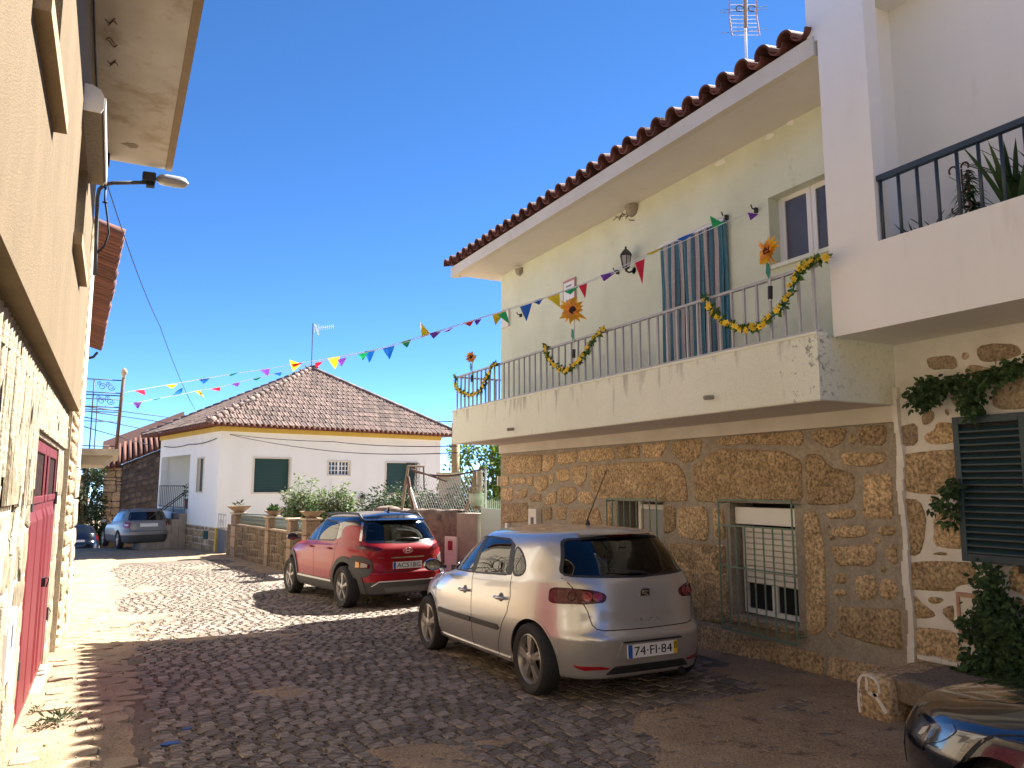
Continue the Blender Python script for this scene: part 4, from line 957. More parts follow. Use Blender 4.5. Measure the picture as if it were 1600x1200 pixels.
def bush(name, label, cat, base, h, r, nst, nleaf, size, mt, seed, group=None, trunk=.02, spread=.6, upright=True):
    rr = random.Random(seed); t = thing(name, label, cat, base, group); st = MB(); lf = MB(); b = Vector(base)
    for s in range(nst):
        a = rr.uniform(0, 6.28); q = rr.random() ** .6 * r; top = b + Vector((math.cos(a) * q, math.sin(a) * q, h * rr.uniform(.6, 1.0) * (1 - .25 * q / max(r, .01))))
        mid = b + (top - b) * .5 + Vector((rr.uniform(-.1, .1) * r, rr.uniform(-.1, .1) * r, 0)); st.tube([b + Vector((math.cos(a) * q * .15, math.sin(a) * q * .15, 0)), mid, top], [trunk, trunk * .7, trunk * .25], 5)
        for i in range(nleaf // nst):
            k = rr.uniform(.2, 1.0); p = (b + (mid - b) * k * 2) if k < .5 else (mid + (top - mid) * (k - .5) * 2)
            a2 = rr.uniform(0, 6.28); d = Vector((math.cos(a2), math.sin(a2), rr.uniform(-.3, .8))).normalized(); off = rr.random() * r * spread * (1.15 - k * .6)
            lf.tint = rr.random() ** 1.2; lf.leaf(p + d * off, (d + Vector((0, 0, rr.uniform(-.5, .4)))).normalized(), Vector((rr.uniform(-1, 1), rr.uniform(-1, 1), 1)).normalized(), size * rr.uniform(.6, 1.3), size * .5 * rr.uniform(.7, 1.2))
    st.build('stem', M['wood_dark'], t); lf.build('foliage', mt, t, color=True); return t
def tree(name, label, base, h, crown_c, crown_r, ncl, nleaf, size, mt, seed, group=None):
    rr = random.Random(seed); t = thing(name, label, 'tree', base, group); b = Vector(base); tk = MB(); lf = MB(); cc = Vector(crown_c)
    fork = b + (cc - b) * .55
    tk.tube([b, b + (fork - b) * .5 + Vector((.06, .04, 0)), fork], [h * .035, h * .028, h * .02], 8)
    for i in range(ncl):
        while True:
            p = Vector((rr.uniform(-1, 1), rr.uniform(-1, 1), rr.uniform(-1, 1)))
            if p.length < 1: break
        q = cc + Vector((p.x * crown_r[0], p.y * crown_r[1], p.z * crown_r[2]))
        tk.tube([fork, fork + (q - fork) * .5 + Vector((0, 0, .1)), q], [h * .012, h * .008, h * .003], 5)
        s = rr.uniform(.18, .34); clump(lf, q, (crown_r[0] * s, crown_r[1] * s, crown_r[2] * s), nleaf // ncl, size, rr)
    tk.build('trunk', M['wood_dark'], t); lf.build('crown', mt, t, color=True); return t

# ------------------------------------------------------------------ white house with hipped roof
C = Vector((3.25, 28.4, 0)); dl = Vector((-.199, .980, 0)); df = Vector((.9799, .1994, 0)); nl = -df; nf = -dl; UP = Vector((0, 0, 1))
LF, LL, ZT = 9.15, 7.6, 3.52
vh = thing('hip_roof_house', 'white house with tiled hip roof and yellow cornice at the end of the lane', 'house', (C.x, C.y, -.61))
def fp(u, z, o=0.): return C + df * u + UP * z + nf * o     # front face coordinates
def lp(u, z, o=0.): return C + dl * u + UP * z + nl * o     # left face coordinates
def fpx(px, py): p = onp(px, py, C, nf) - C; return p.dot(df), p.z
def lpx(px, py): p = onp(px, py, C, nl) - C; return p.dot(dl), p.z
def facebox(m, fn, nrm, u0, u1, z0, z1, o0, o1):
    a, b = fn(u0, z0, o0), fn(u1, z0, o0); m.obox(a, b - a, Vector(nrm) * (o1 - o0), UP * (z1 - z0))
def facewall(m, fn, nrm, u0, u1, z0, z1, th, holes):
    uu = sorted({u0, u1} | {h for H_ in holes for h in H_[:2]}); zz = sorted({z0, z1} | {h for H_ in holes for h in H_[2:]})
    for a, b in zip(uu, uu[1:]):
        for c, d in zip(zz, zz[1:]):
            if any(H_[0] < (a + b) / 2 < H_[1] and H_[2] < (c + d) / 2 < H_[3] for H_ in holes): continue
            facebox(m, fn, nrm, a, b, c, d, -th, 0)
def rect(f, x0, y0, x1, y1):
    a = f(x0, y0); b = f(x1, y1); return (min(a[0], b[0]), max(a[0], b[0]), min(a[1], b[1]), max(a[1], b[1]))
FWN = [rect(fpx, 398, 716, 451, 769), rect(fpx, 514, 721, 546, 742), rect(fpx, 604, 723, 650, 770)]
a_ = lpx(295, 760)[0]; b_ = LL - .25
PO = (a_, b_, .75, lpx(288, 711)[1]); LWN = rect(lpx, 319, 716, 307, 768)
q = MB(); facewall(q, fp, nf, 0, LF, .2, ZT, .25, FWN); facewall(q, lp, nl, .252, LL, .2, ZT, .25, [PO, LWN]); facebox(q, fp, nf, LF - .25, LF, -.9, ZT, -6, -.25)
pb = MB(); q.build('wall', M['white_house'], vh)
q = MB(); facebox(q, lp, nl, a_ - .3, b_ + .3, .70, ZT, -1.7, -1.6); facebox(q, lp, nl, a_ - .25, a_ - .10, .70, ZT, -1.6, -.252); facebox(q, lp, nl, b_ + .05, b_ + .2, .70, ZT, -1.6, -.252); facebox(q, lp, nl, a_, b_, .6, .748, -1.6, 0.); facebox(q, lp, nl, a_, b_, ZT - .3, ZT - .1, -1.6, -.26); q.build('porch', M['white_house'], vh)
q = MB(); facebox(q, fp, nf, -.1, LF + .0, ZT - .0, ZT + .22, -.2, .06); facebox(q, lp, nl, -.0, LL, ZT - .0, ZT + .22, -.2, .062); q.build('cornice', M['yellow_trim'], vh)
q = MB(); facebox(q, fp, nf, 0.0, .22, -.7, .2, -.2, .012); facebox(q, lp, nl, -.012, .10, -.7, .198, -.2, .012); q.build('corner_strip', M['yellow_trim'], vh)
q = MB(); facebox(q, lp, nl, .1, LL, -.9, .198, -.25, -.01); facebox(q, fp, nf, .22, LF, -.9, .198, -.25, -.01); q.build('plinth_bed', M['mortar_light'], vh)
M['plinth_stone'] = mat('plinth_stone', (.21, .15, .085), .9, (.30, .22, .13), 6, .6, 25, obj=.3, fine=.2)
for i, s in enumerate(courses(.12, 3.6, -.68, .19, .2, .36, .22, .5, 41, [(.8, 1.3, -.25, .08)], .035)): stone(s, lambda u, v: lp(u, v, -.01), nl, M['plinth_stone'], vh, .02, .02, 4000 + i, rough=.03)
q = MB(); facebox(q, lp, nl, .84, 1.26, -.24, .06, -.02, .02); q.build('vent', M['shutter_green'], vh)
for i, (u0, u1, z0, z1) in enumerate((FWN[0], FWN[2])):
    f = MB()
    for r_ in ((u0 - .06, u0, z0 - .06, z1 + .06), (u1, u1 + .06, z0 - .06, z1 + .06), (u0, u1, z1, z1 + .06), (u0, u1, z0 - .06, z0)): facebox(f, fp, nf, *r_, -.02, .025)
    fo = f.build('window', M['fascia'], vh); g = MB(); facebox(g, fp, nf, u0, u1, z0, z1, -.16, -.12); g.build('pane', M['dark'], fo)
    n = 22
    for k in range(n):
        g = MB(); z = z0 + (z1 - z0) * k / n; facebox(g, fp, nf, u0 + .005, u1 - .005, z + .004, z + (z1 - z0) / n - .006, -.12, -.085); g.build('slat', M['shutter_green'], fo)
u0, u1, z0, z1 = FWN[2]; g = MB(); us = (u0 + u1) / 2 + .2
for k in range(6): g.tube([fp(us + .12 * k, z0, .06), fp(us + .12 * k, z1, .06)], .012, 5)
for zz in (z0, (z0 + z1) / 2, z1): g.tube([fp(us, zz, .06), fp(us + .6, zz, .06)], .012, 5)
g.build('grille', M['iron'], vh)
u0, u1, z0, z1 = FWN[1]; f = MB()
for r_ in ((u0 - .05, u0, z0 - .05, z1 + .05), (u1, u1 + .05, z0 - .05, z1 + .05), (u0, u1, z1, z1 + .05), (u0, u1, z0 - .05, z0)): facebox(f, fp, nf, *r_, -.02, .025)
fo = f.build('window', M['fascia'], vh); g = MB(); facebox(g, fp, nf, u0, u1, z0, z1, -.14, -.12); g.build('pane', M['pane_dark'], fo); g = MB()
for k in range(7):
    uu = u0 + (u1 - u0) * k / 6; ww = .035 if k in (0, 3, 6) else .014; facebox(g, fp, nf, uu - ww, uu + ww, z0, z1, -.115, -.08)
for k in range(4):
    zz = z0 + (z1 - z0) * k / 3; facebox(g, fp, nf, u0, u1, zz - .014, zz + .014, -.113, -.082)
g.build('lattice', M['white'], fo)
u0, u1, z0, z1 = LWN; f = MB()
for r_ in ((u0 - .08, u0, z0 - .06, z1 + .06), (u1, u1 + .08, z0 - .06, z1 + .06), (u0, u1, z1, z1 + .06), (u0, u1, z0 - .06, z0)): facebox(f, lp, nl, *r_, -.02, .02)
fo = f.build('window', M['fascia'], vh); g = MB(); facebox(g, lp, nl, u0, u1, z0, z1, -.12, -.1); g.build('shutter', M['shutter_green'], fo)
p = fp(*fpx(563, 782), .16); lantern(p + Vector((0, 0, .05)), 'small black lantern on the white front wall behind the red car', 1.3, nf)
# roof
ov = .62
eC = C - dl * ov - df * ov + UP * 3.74; eR = C + df * (LF + ov) - dl * ov + UP * 3.74; eL = C + dl * (LL + ov) - df * ov + UP * 3.74; eB = C + df * (LF + ov) + dl * (LL + ov) + UP * 3.74
APX = C + df * 4.95 + dl * 3.8 + UP * 6.62
q = MB(); dz = Vector((0, 0, -.05))
for a, b in ((eC, eR), (eL, eC), (eR, eB), (eB, eL)): q.add([a + dz, b + dz, APX + dz], [(0, 1, 2)])
q.add([eC + dz, eL + dz, eB + dz, eR + dz], [(0, 1, 2, 3)]); q.build('roof_deck', M['wood_dark'], vh)
q = MB(); W_, H_ = .235, .36
prof = [(-.5, .0), (-.36, .035), (-.22, .045), (-.08, .01), (.06, .008), (.2, .042), (.36, .04), (.5, .0)]
q.grid([[(a * W_ * 1.02, -.02, z + .028) for a, z in prof], [(a * W_ * 1.02, H_ * 1.08, z + .005) for a, z in prof]]); q.grid([[(a * W_ * 1.02, -.02, z + .005) for a, z in prof], [(a * W_ * 1.02, -.02, z + .028) for a, z in prof]])
rtile = q.mesh('roof_tile', M['tile_old'], True)
def tri_tiles(a, b, apex, seed, budget, stuff):
    rr = random.Random(seed); ux = (b - a); Lx = ux.length; ux = ux / Lx; foot = a + ux * (apex - a).dot(ux); vy = apex - foot; Ly = vy.length; vy = vy / Ly; nz_ = ux.cross(vy).normalized(); xa = (apex - a).dot(ux)
    Mx = Matrix((ux, vy, nz_)).transposed().to_4x4(); made = 0; nr = int(Ly / H_)
    for r_ in range(nr + 1):
        y = r_ * H_; t0 = y / Ly * xa; t1 = Lx - (y / Ly) * (Lx - xa); n = max(1, round((t1 - t0) / W_))
        for k in range(n):
            x = t0 + (k + .5) * W_
            if x > t1 - .05: continue
            pos = a + ux * x + vy * (y + rr.uniform(-.008, .008)) + nz_ * rr.uniform(0, .008)
            if made < budget:
                o = link('roof_tile', rtile, vh); o.matrix_local = Matrix.Translation(pos - wloc(vh)) @ Mx @ Matrix.Rotation(rr.uniform(-.02, .02), 4, 'Z'); made += 1
            else:
                M4 = Matrix.Translation(pos) @ Mx; stuff.tint = rr.random(); stuff.add([M4 @ v.co for v in rtile.vertices], [tuple(p_.vertices) for p_ in rtile.polygons])
st = MB(); tri_tiles(eC, eR, APX, 1, 292, st); tri_tiles(eL, eC, APX, 2, 0, st)
tag(st.build('roof_tiles', M['tile_old2'], vh, smooth=True, color=True), kind='stuff')
for (a, b) in ((eC, APX), (eR, APX), (eL, APX)):
    d = b - a; L_ = d.length; d = d / L_; k = 0
    while k * .36 < L_:
        q = MB(); p = a + d * (k * .36) + UP * .03; q.tube([p, p + d * .40], [.12, .10], 8); o = q.build('ridge_tile', M['tile_old'], vh, smooth=True); k += 1
q = MB()
for a, b in ((eC, eR), (eL, eC)):
    d = b - a; n = int(d.length / .2)
    for k in range(n): p = a + d * ((k + .5) / n); inn_ = (APX - (a + b) / 2); inn_.z = 0; inn_.normalize(); q.tube([p - UP * .03 - inn_ * .05, p - UP * .0 + inn_ * .5], .075, 6)
tag(q.build('eave_tiles', M['tile'], vh, smooth=True), kind='stuff')
# porch furnishings
for i, (px, py) in enumerate(((265, 745), (276, 740), (285, 736))):
    u, z = lpx(px, py); t = thing('wall_planter', ['lowest', 'middle', 'highest'][i] + ' of three small brown planters on the back wall of the porch', 'planter', lp(u + .25, z, -1.5), 'planters on the porch wall')
    q = MB(); facebox(q, lp, nl, u + .1, u + .5, z - .12, z + .05, -1.59, -1.42); q.build('trough', M['tile'], t); q = MB(); rr = random.Random(i); clump(q, lp(u + .3, z + .12, -1.5), (.2, .12, .1), 40, .09, rr); q.build('foliage', M['leaf_olive'], t, color=True)
q = MB(); g0 = lpx(253, 770); g1 = lpx(276, 770)
rt_ = thing('porch_rail', 'dark iron railing with hanging loops along the white porch', 'railing', lp(g1[0], .75, .0)); r0, r1 = a_ + .5, b_
q.tube([lp(r0, 1.62, .02), lp(r1, 1.62, .02)], .02, 6); q.tube([lp(r0, .8, .02), lp(r1, .8, .02)], .015, 6); rb = q.build('rail', M['iron'], rt_)
for k in range(14):
    uu = r0 + (r1 - r0) * k / 13; q = MB(); q.tube([lp(uu, .8, .02), lp(uu, 1.62, .02)], .010, 5); q.build('bar', M['iron'], rt_)
t = thing('porch_steps', 'dark concrete steps with iron handrail below the porch', 'steps', lp(a_, -.6, .6)); 
for k in range(6):
    q = MB(); facebox(q, lp, nl, a_ + .02, a_ + 1.15, -.75, .58 - k * .2, .02 + k * .26, .27 + k * .26); q.build('step', M['concrete'], t)
q = MB()
for k in range(4): uu = .1 + k * .4; q.tube([lp(a_ + .05, .55 - uu * .8, uu), lp(a_ + .05, 1.5 - uu * .8, uu)], .015, 5)
q.tube([lp(a_ + .05, 1.42, .1), lp(a_ + .05, .46, 1.3)], .02, 6); q.tube([lp(a_ + .05, 1.5, -.1), lp(a_ + 1.0, .7, .6)], .02, 5); q.build('handrail', M['iron'], t)
pt = thing('porch_plant', 'leafy plant in a terracotta pot at the porch edge', 'plant', lp(a_ + .3, .75, -.15)); q = MB(); q.lathe(lp(a_ + .3, .75, -.15), [(.14, 0), (.2, .35), (.22, .36), (.2, .38)], 12); q.build('pot', M['tile'], pt); q = MB(); clump(q, lp(a_ + .3, 1.4, -.15), (.25, .25, .3), 90, .12, random.Random(3)); q.build('foliage', M['leaf_mid'], pt, color=True)
# antenna on the hip roof
an = thing('roof_antenna', 'small aerial on a tilted mast at the peak of the hip roof', 'antenna', APX); q = MB(); top = ony(489, 505, APX.y)
q.tube([APX + UP * .0, top], .022, 6); q.build('mast', M['lead'], an); q = MB(); b0 = ony(488, 514, APX.y); b1 = ony(521, 510, APX.y); q.tube([b0, b1], .012, 4)
for k in range(10):
    p = b0 + (b1 - b0) * (.1 + .1 * k); hh = .16 if k > 2 else .3; q.tube([p - UP * hh * .6, p + UP * hh * .6], .007, 4); 
q.tube([b0 + (b1 - b0) * .3 - UP * .3, b0 + (b1 - b0) * .1 + UP * .2], .015, 4); q.build('boom', M['alu'], an)

# ------------------------------------------------------------------ garden wall with iron panels and bowl planters
GA, GB = Vector((3.42, 26.9, 0)), Vector((3.92, 19.9, 0)); gd = (GB - GA).normalized(); gn = Vector((gd.y, -gd.x, 0))
if gn.x > 0: gn = -gn
def gp(u, z, o=0.): return GA + gd * u + UP * z + gn * o
def gpx(px, py): p = onp(px, py, GA, gn) - GA; return p.dot(gd), p.z
M['panel_iron'] = mat('panel_iron', (.09, .11, .10), .6)
gw = thing('garden_wall', 'low rubble garden wall with iron panels between granite posts, left of the red car', 'wall', gp(0, G(26)))
zt = lambda u: gpx(380, 822)[1] + (gpx(470, 835)[1] - gpx(380, 822)[1]) * (u - gpx(380, 822)[0]) / (gpx(470, 835)[0] - gpx(380, 822)[0])
LG = (GB - GA).length + .6
q = MB(); q.hexa([gp(0, -1, -.25), gp(LG, -1, -.25), gp(LG, -1, -.01), gp(0, -1, -.01), gp(0, zt(0), -.25), gp(LG, zt(LG), -.25), gp(LG, zt(LG), -.01), gp(0, zt(0), -.01)]); q.build('mortar_bed', mat('dark_mortar', (.15, .115, .08), .95, (.21, .165, .115), 8), gw)
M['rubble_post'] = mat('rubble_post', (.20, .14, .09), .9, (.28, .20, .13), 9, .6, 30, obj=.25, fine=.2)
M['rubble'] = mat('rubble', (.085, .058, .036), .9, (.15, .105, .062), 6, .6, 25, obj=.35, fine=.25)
def rubble(u0, u1, z0f, z1f, size, seed):
    rr = random.Random(seed); out = []; z = z0f(u0)
    nrow = max(2, round((z1f(u0) - z0f(u0)) / size))
    for r_ in range(nrow):
        u = u0 + rr.uniform(-.5, 0) * size
        while u < u1:
            l = rr.uniform(.6, 1.4) * size; c = (u + l / 2, None)
            k0, k1 = r_ / nrow, (r_ + 1) / nrow; pts = []; n = rr.choice((5, 6, 7)); ph = rr.random() * 6
            for i in range(n):
                a = 2 * math.pi * i / n + ph; s = min(1 / max(abs(math.cos(a)), abs(math.sin(a))), 1.22) * rr.uniform(.90, 1.02); uu = u + l / 2 + math.cos(a) * l / 2 * s; kk = (k0 + k1) / 2 + math.sin(a) * (k1 - k0) / 2 * s + .12 / nrow * math.sin(u * 3 + r_)
                uu = max(u0, min(u1, uu)); kk = max(.01, min(.985, kk)); pts.append((uu, z0f(uu) + (z1f(uu) - z0f(uu)) * kk))
            if max(p[0] for p in pts) - min(p[0] for p in pts) > .08: out.append(pts)
            u += l
    return out
zb = lambda u: G(GA.y - u) - .05
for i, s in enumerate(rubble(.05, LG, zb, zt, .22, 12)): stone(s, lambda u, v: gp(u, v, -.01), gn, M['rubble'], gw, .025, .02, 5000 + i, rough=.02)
peds = [gpx(x, 830)[0] for x in (366, 419, 478)] + [LG - .2]
for k, u in enumerate(peds):
    w_ = .30 if k == 0 else .17; top = [gpx(365, 803)[1], gpx(419, 809)[1], gpx(480, 813)[1], gpx(480, 813)[1] - .05][k]
    for j in range(4):
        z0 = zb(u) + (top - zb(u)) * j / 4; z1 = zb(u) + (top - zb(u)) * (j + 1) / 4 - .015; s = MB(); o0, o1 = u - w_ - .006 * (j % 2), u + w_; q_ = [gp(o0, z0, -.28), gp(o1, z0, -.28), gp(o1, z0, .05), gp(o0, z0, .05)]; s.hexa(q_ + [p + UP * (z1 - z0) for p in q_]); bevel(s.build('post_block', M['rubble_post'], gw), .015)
    s = MB(); q_ = [gp(u - w_ - .04, top, -.32), gp(u + w_ + .04, top, -.32), gp(u + w_ + .04, top, .09), gp(u - w_ - .04, top, .09)]; s.hexa(q_ + [p + UP * .05 for p in q_]); bevel(s.build('cap', M['granite_grey'], gw), .012)
    if k < 3:
        c = gp(u, top + .05, -.12); R_ = (.37, .25, .28)[k]; t = thing('bowl_planter', ['wide stone bowl planter on the first garden wall post, by the green side gate', 'small stone bowl planter with tufted plant on the second garden wall post', 'stone bowl planter on the garden wall post nearest the red car'][k], 'planter', c)
        q = MB(); q.lathe(c, [(R_ * .38, 0), (R_ * .45, .03), (R_ * .95, R_ * .48), (R_, R_ * .55), (R_ * .93, R_ * .55), (R_ * .85, R_ * .46), (0, R_ * .44)], 20); q.build('bowl', M['rubble_post'], t, angle=40)
        q = MB(); clump(q, c + UP * (R_ * .62), (R_ * .4, R_ * .4, R_ * .25), [30, 110, 60][k], .12, random.Random(k), -.5); q.build('foliage', M['leaf_olive'] if k == 0 else M['leaf_mid'], t, color=True)
for k in range(3):
    u0, u1 = peds[k] + (.30 if k == 0 else .17), peds[k + 1] - .17; q = MB()
    q.tube([gp(u0, zt(u0) + .05, -.12), gp(u1, zt(u1) + .05, -.12)], .012, 5); q.tube([gp(u0, gpx(390, 806)[1], -.12), gp(u1, gpx(460, 811)[1], -.12)], .016, 5); u = u0 + .07; o_ = q.build('iron_panel', M['panel_iron'], gw)
    while u < u1:
        zl, zh = zt(u) + .05, gpx(390, 806)[1] + (gpx(460, 811)[1] - gpx(390, 806)[1]) * (u - gpx(390, 806)[0]) / (gpx(460, 811)[0] - gpx(390, 806)[0]); s = MB(); s.tube([gp(u + .055 * math.sin(2 * math.pi * t), zl + (zh - zl) * t, -.12) for t in [i / 10 for i in range(11)]], .02, 4); s.build('scroll_bar', M['panel_iron'], o_); u += .115
    c = MB(); rr = random.Random(k); q_ = [gp(u0, zt(u0), -.27), gp(u1, zt(u1), -.27), gp(u1, zt(u1), .03), gp(u0, zt(u0), .03)]; c.hexa(q_ + [p + UP * .04 for p in q_]); c.build('coping', M['rubble_post'], gw)
ga = thing('side_gate', 'narrow grey green metal gate between the yellow corner strip and the garden wall', 'gate', gp(-.3, G(27)))
q = MB(); p0, p1 = Vector((3.30, 28.3, -.58)), Vector((3.42, 27.25, -.58)); dd = (p1 - p0); q.obox(p0, dd, Vector((.04, 0, 0)), UP * .75); q.build('panel', M['lead'], ga)
q = MB()
for t in (0, .33, .66, 1): q.tube([p0 + dd * t + UP * .75, p0 + dd * t + UP * 1.25], .015, 5)
q.tube([p0 + UP * 1.25, p1 + UP * 1.25], .02, 5)
for t in (.3, .6): scroll(q, p0 + dd * t + UP * .98, dd.normalized(), UP, .13, .014)
q.build('upper_bars', M['steel_grey'], ga)

# ------------------------------------------------------------------ rough wall, chain link, pale gate
RA, RB = Vector((4.0, 19.6, 0)), Vector((6.22, 13.45, 0)); rd = (RB - RA).normalized(); rn = Vector((rd.y, -rd.x, 0))
if rn.x > 0: rn = -rn
def rp(u, z, o=0.): return RA + rd * u + UP * z + rn * o
def rpx(px, py): p = onp(px, py, RA, rn) - RA; return p.dot(rd), p.z
RL = (RB - RA).length
rw = thing('rough_wall', 'rough dark plastered rubble wall behind the red car, uneven along its top', 'wall', rp(RL / 2, G(16)))
def noisebox(fn, u0, u1, nu, z0f, z1f, nz_, o0, o1, amp, sc, name, mt, par):
    m = MB(); rows = []
    prof = [(o1, t) for t in [i / nz_ for i in range(nz_ + 1)]] + [((o0 + o1) / 2, 1.02)] + [(o0, 1.0), (o0, 0)]
    for i in range(nu + 1):
        u = u0 + (u1 - u0) * i / nu; r_ = []
        for (o, t) in prof:
            p = fn(u, z0f(u) + (z1f(u) - z0f(u)) * t, o); p = p + Vector(noise.noise_vector(p * sc)) * amp + Vector(noise.noise_vector(p * sc * 3)) * amp * .5; r_.append(p)
        rows.append(r_)
    m.grid(rows); m.v.reverse; o_ = m.build(name, mt, par, smooth=True)
    m2 = MB(); m2.add([rows[0][k] for k in range(len(prof))], [tuple(range(len(prof)))]); m2.add([rows[-1][k] for k in range(len(prof))], [tuple(range(len(prof)))]); return o_
zrt = lambda u: rpx(640, 797)[1] + (rpx(735, 801)[1] - rpx(640, 797)[1]) * (u - rpx(640, 797)[0]) / (rpx(735, 801)[0] - rpx(640, 797)[0]) + .05 * pnoise(u, 0, 1.7)
noisebox(rp, rpx(585, 800)[0], RL - .55, 60, lambda u: -1, zrt, 12, -.35, 0, .05, 4, 'wall_body', M['rough_wall'], rw)
q = MB(); q_ = [rp(RL - .56, -.8, -.35), rp(RL, -.8, -.35), rp(RL, -.8, .03), rp(RL - .56, -.8, .03)]; q.hexa(q_ + [p + UP * (zrt(RL) + .8 - .02) for p in q_]); q.build('end_pier', M['concrete'], rw)
mb = thing('meter_box', 'pale pink grey meter cabinet with red window set in the rough wall', 'meter box', rp(*rpx(707, 868)))
u0, u1 = rpx(699, 850)[0], rpx(717, 850)[0]; z0, z1 = rpx(705, 869)[1], rpx(705, 838)[1]; q = MB(); facebox(q, rp, rn, u0, u1, z0 - .3, z1, -.05, .07); q.build('cabinet', M['shutter_white'], mb)
q = MB(); um = (u0 + u1) / 2; facebox(q, rp, rn, um - .07, um + .07, z0 + .12, z0 + .30, .071, .078); q.build('window', mat('red_window', (.2, .02, .03), .3), mb); q = MB(); facebox(q, rp, rn, u0 + .03, u1 - .03, z0 + .02, z1 - .04, .0705, .0707 + .006); q.build('door', M['fascia'], mb)
fe = thing('chain_link_fence', 'sagging chain link fence on leaning posts above the rough wall', 'fence', rp(RL * .6, zrt(3)))
uL, uR = rpx(638, 770)[0], rpx(750, 760)[0]; ztl, ztr = rpx(640, 738)[1], rpx(750, 733)[1]
ztop = lambda u: ztl + (ztr - ztl) * (u - uL) / (uR - uL) - .12 * math.sin(math.pi * max(0, min(1, (u - uL) / (uR - uL))))
q = MB(); s_ = .075; n = int((uR - uL + 1.6) / s_)
for k in range(n):
    for sg in (1, -1):
        u = uL - .8 + k * s_; pts = []
        for j in range(13):
            z = zrt(u) + .1 * j; uu = u + sg * .1 * j * .62
            if uL < uu < uR and z < ztop(uu): pts.append(rp(uu, z, -.12 + .01 * sg))
        if len(pts) > 1: q.tube(pts, .0035, 3, cap=False)
q.build('mesh', M['steel_grey'], fe); q = MB(); q.tube([rp(u, ztop(u) + .02, -.12) for u in [uL + (uR - uL) * i / 12 for i in range(13)]], .018, 5); q.build('top_rail', M['rust_iron'], fe)
for (x0, y0, x1, y1, r_, mt, nm) in ((622, 797, 632, 728, .03, 'wood_pale', 'leaning_post'), (640, 797, 631, 745, .045, 'wood_dark', 'post'), (645, 795, 633, 757, .03, 'shutter_white', 'prop'), (657, 765, 656, 728, .015, 'iron', 'rod'), (632, 728, 657, 729, .02, 'wood_pale', 'cross_piece'), (637, 733, 692, 752, .02, 'wood_dark', 'cross_piece'), (738, 795, 736, 737, .05, 'wood_pale', 'post'), (744, 795, 744, 735, .05, 'concrete', 'post'), (722, 798, 736, 750, .03, 'wood_pale', 'prop'), (752.5, 870, 753, 733, .018, 'steel_grey', 'post')):
    a = rp(*rpx(x0, y0), -.1); b = rp(*rpx(x1, y1), -.1); q = MB(); q.tube([a, b], r_, 7); q.build(nm, M[mt], fe)
rr = random.Random(5)
pp = thing('green_pot', 'pale green glazed pot on the end of the rough wall', 'pot', rp(*rpx(743, 790), -.05)); c = rp(*rpx(743, 791), -.05); q = MB(); q.lathe(c, [(.09, 0), (.15, .06), (.17, .16), (.15, .22), (.17, .24), (.13, .24), (0, .2)], 18); q.build('pot', M['pale_gate'], pp, smooth=True); q = MB(); q.tube([c + UP * .22, c + UP * .34 + Vector((-.1, 0, 0)), c + UP * .4 + Vector((.06, 0, 0)), c + UP * .3 + Vector((.12, 0, 0))], .03, 5); q.build('dry_stem', M['wood_pale'], pp)
pg = thing('pale_gate', 'pale green sheet metal gate with pointed bars beside the granite wall', 'gate', (6.2, 12.9, G(13))); g0, g1 = Vector((6.16, 12.36, -.4)), Vector((6.26, 13.42, -.4)); zt_ = ony(765, 795, 12.8).z
q = MB(); q.obox(g0, g1 - g0, Vector((.03, 0, 0)), UP * (zt_ + .4)); q.build('panel', M['pale_gate'], pg)
for k in range(11):
    p = g0 + (g1 - g0) * ((k + .5) / 11); p.z = zt_; q = MB(); q.tube([p, p + UP * .13, p + UP * .17], [.012, .012, .002], 5); q.build('pointed_bar', M['pale_gate'], pg)
pi_ = thing('concrete_pillar', 'square concrete pillar behind the chain link fence', 'pillar', (7.2, 17, 0)); a = ony(695, 742, 17); b = ony(721, 742, 17); q = MB(); q.box(a.x, b.x, 17, 17.4, -.6, a.z); bevel(q.build('shaft', M['concrete'], pi_), .02)
q = MB(); q.box(a.x - .04, b.x + .04, 16.96, 17.44, a.z, a.z + .06); q.build('cap', M['mortar_light'], pi_)
po = thing('timber_pole', 'tall bare timber pole behind the balcony corner of the green house', 'pole', (8.0, 19, -.4)); a = ony(705.5, 742, 19); b = ony(717, 742, 19); q = MB(); q.tube([((a.x + b.x) / 2, 19, -.5), ((a.x + b.x) / 2, 19, 3.3)], (b.x - a.x) / 2, 10); q.build('shaft', mat('pole_wood', (.42, .27, .13), .8, (.30, .2, .11), 5), po, smooth=True)

# ------------------------------------------------------------------ shrubs and trees
def base_at(px, Y, z=None): p = ony(px, 800, Y); return Vector((p.x, Y, G(Y) if z is None else z))
for i, (px, Y, top, r_, ns, nl_, mt, lab) in enumerate(((468, 24.0, 752, .5, 9, 620, 'leaf_light', 'tall pale leafed shrub by the garden wall, left of its group'), (504, 23.6, 775, .42, 8, 420, 'leaf_light', 'pale leafed shrub with reddish tips, second from left behind the garden wall'), (528, 23.4, 768, .42, 8, 480, 'leaf_light', 'pale leafed shrub, third from left behind the garden wall, above the red car'), (545, 23.4, 778, .3, 6, 200, 'leaf_light', 'slim pale shrub, rightmost before the white wall lantern'), (446, 24.6, 780, .22, 5, 120, 'leaf_mid', 'thin dark stemmed shrub right of the second bowl planter'))):
    b = base_at(px, Y, -.3); h = (ony(px, top, Y).z + .3) * 1.3; bush('shrub', lab, 'shrub', b, h, r_, ns + 7, nl_ * 4, .13, M[mt], 60 + i, 'shrubs behind the garden wall', .018, .5)
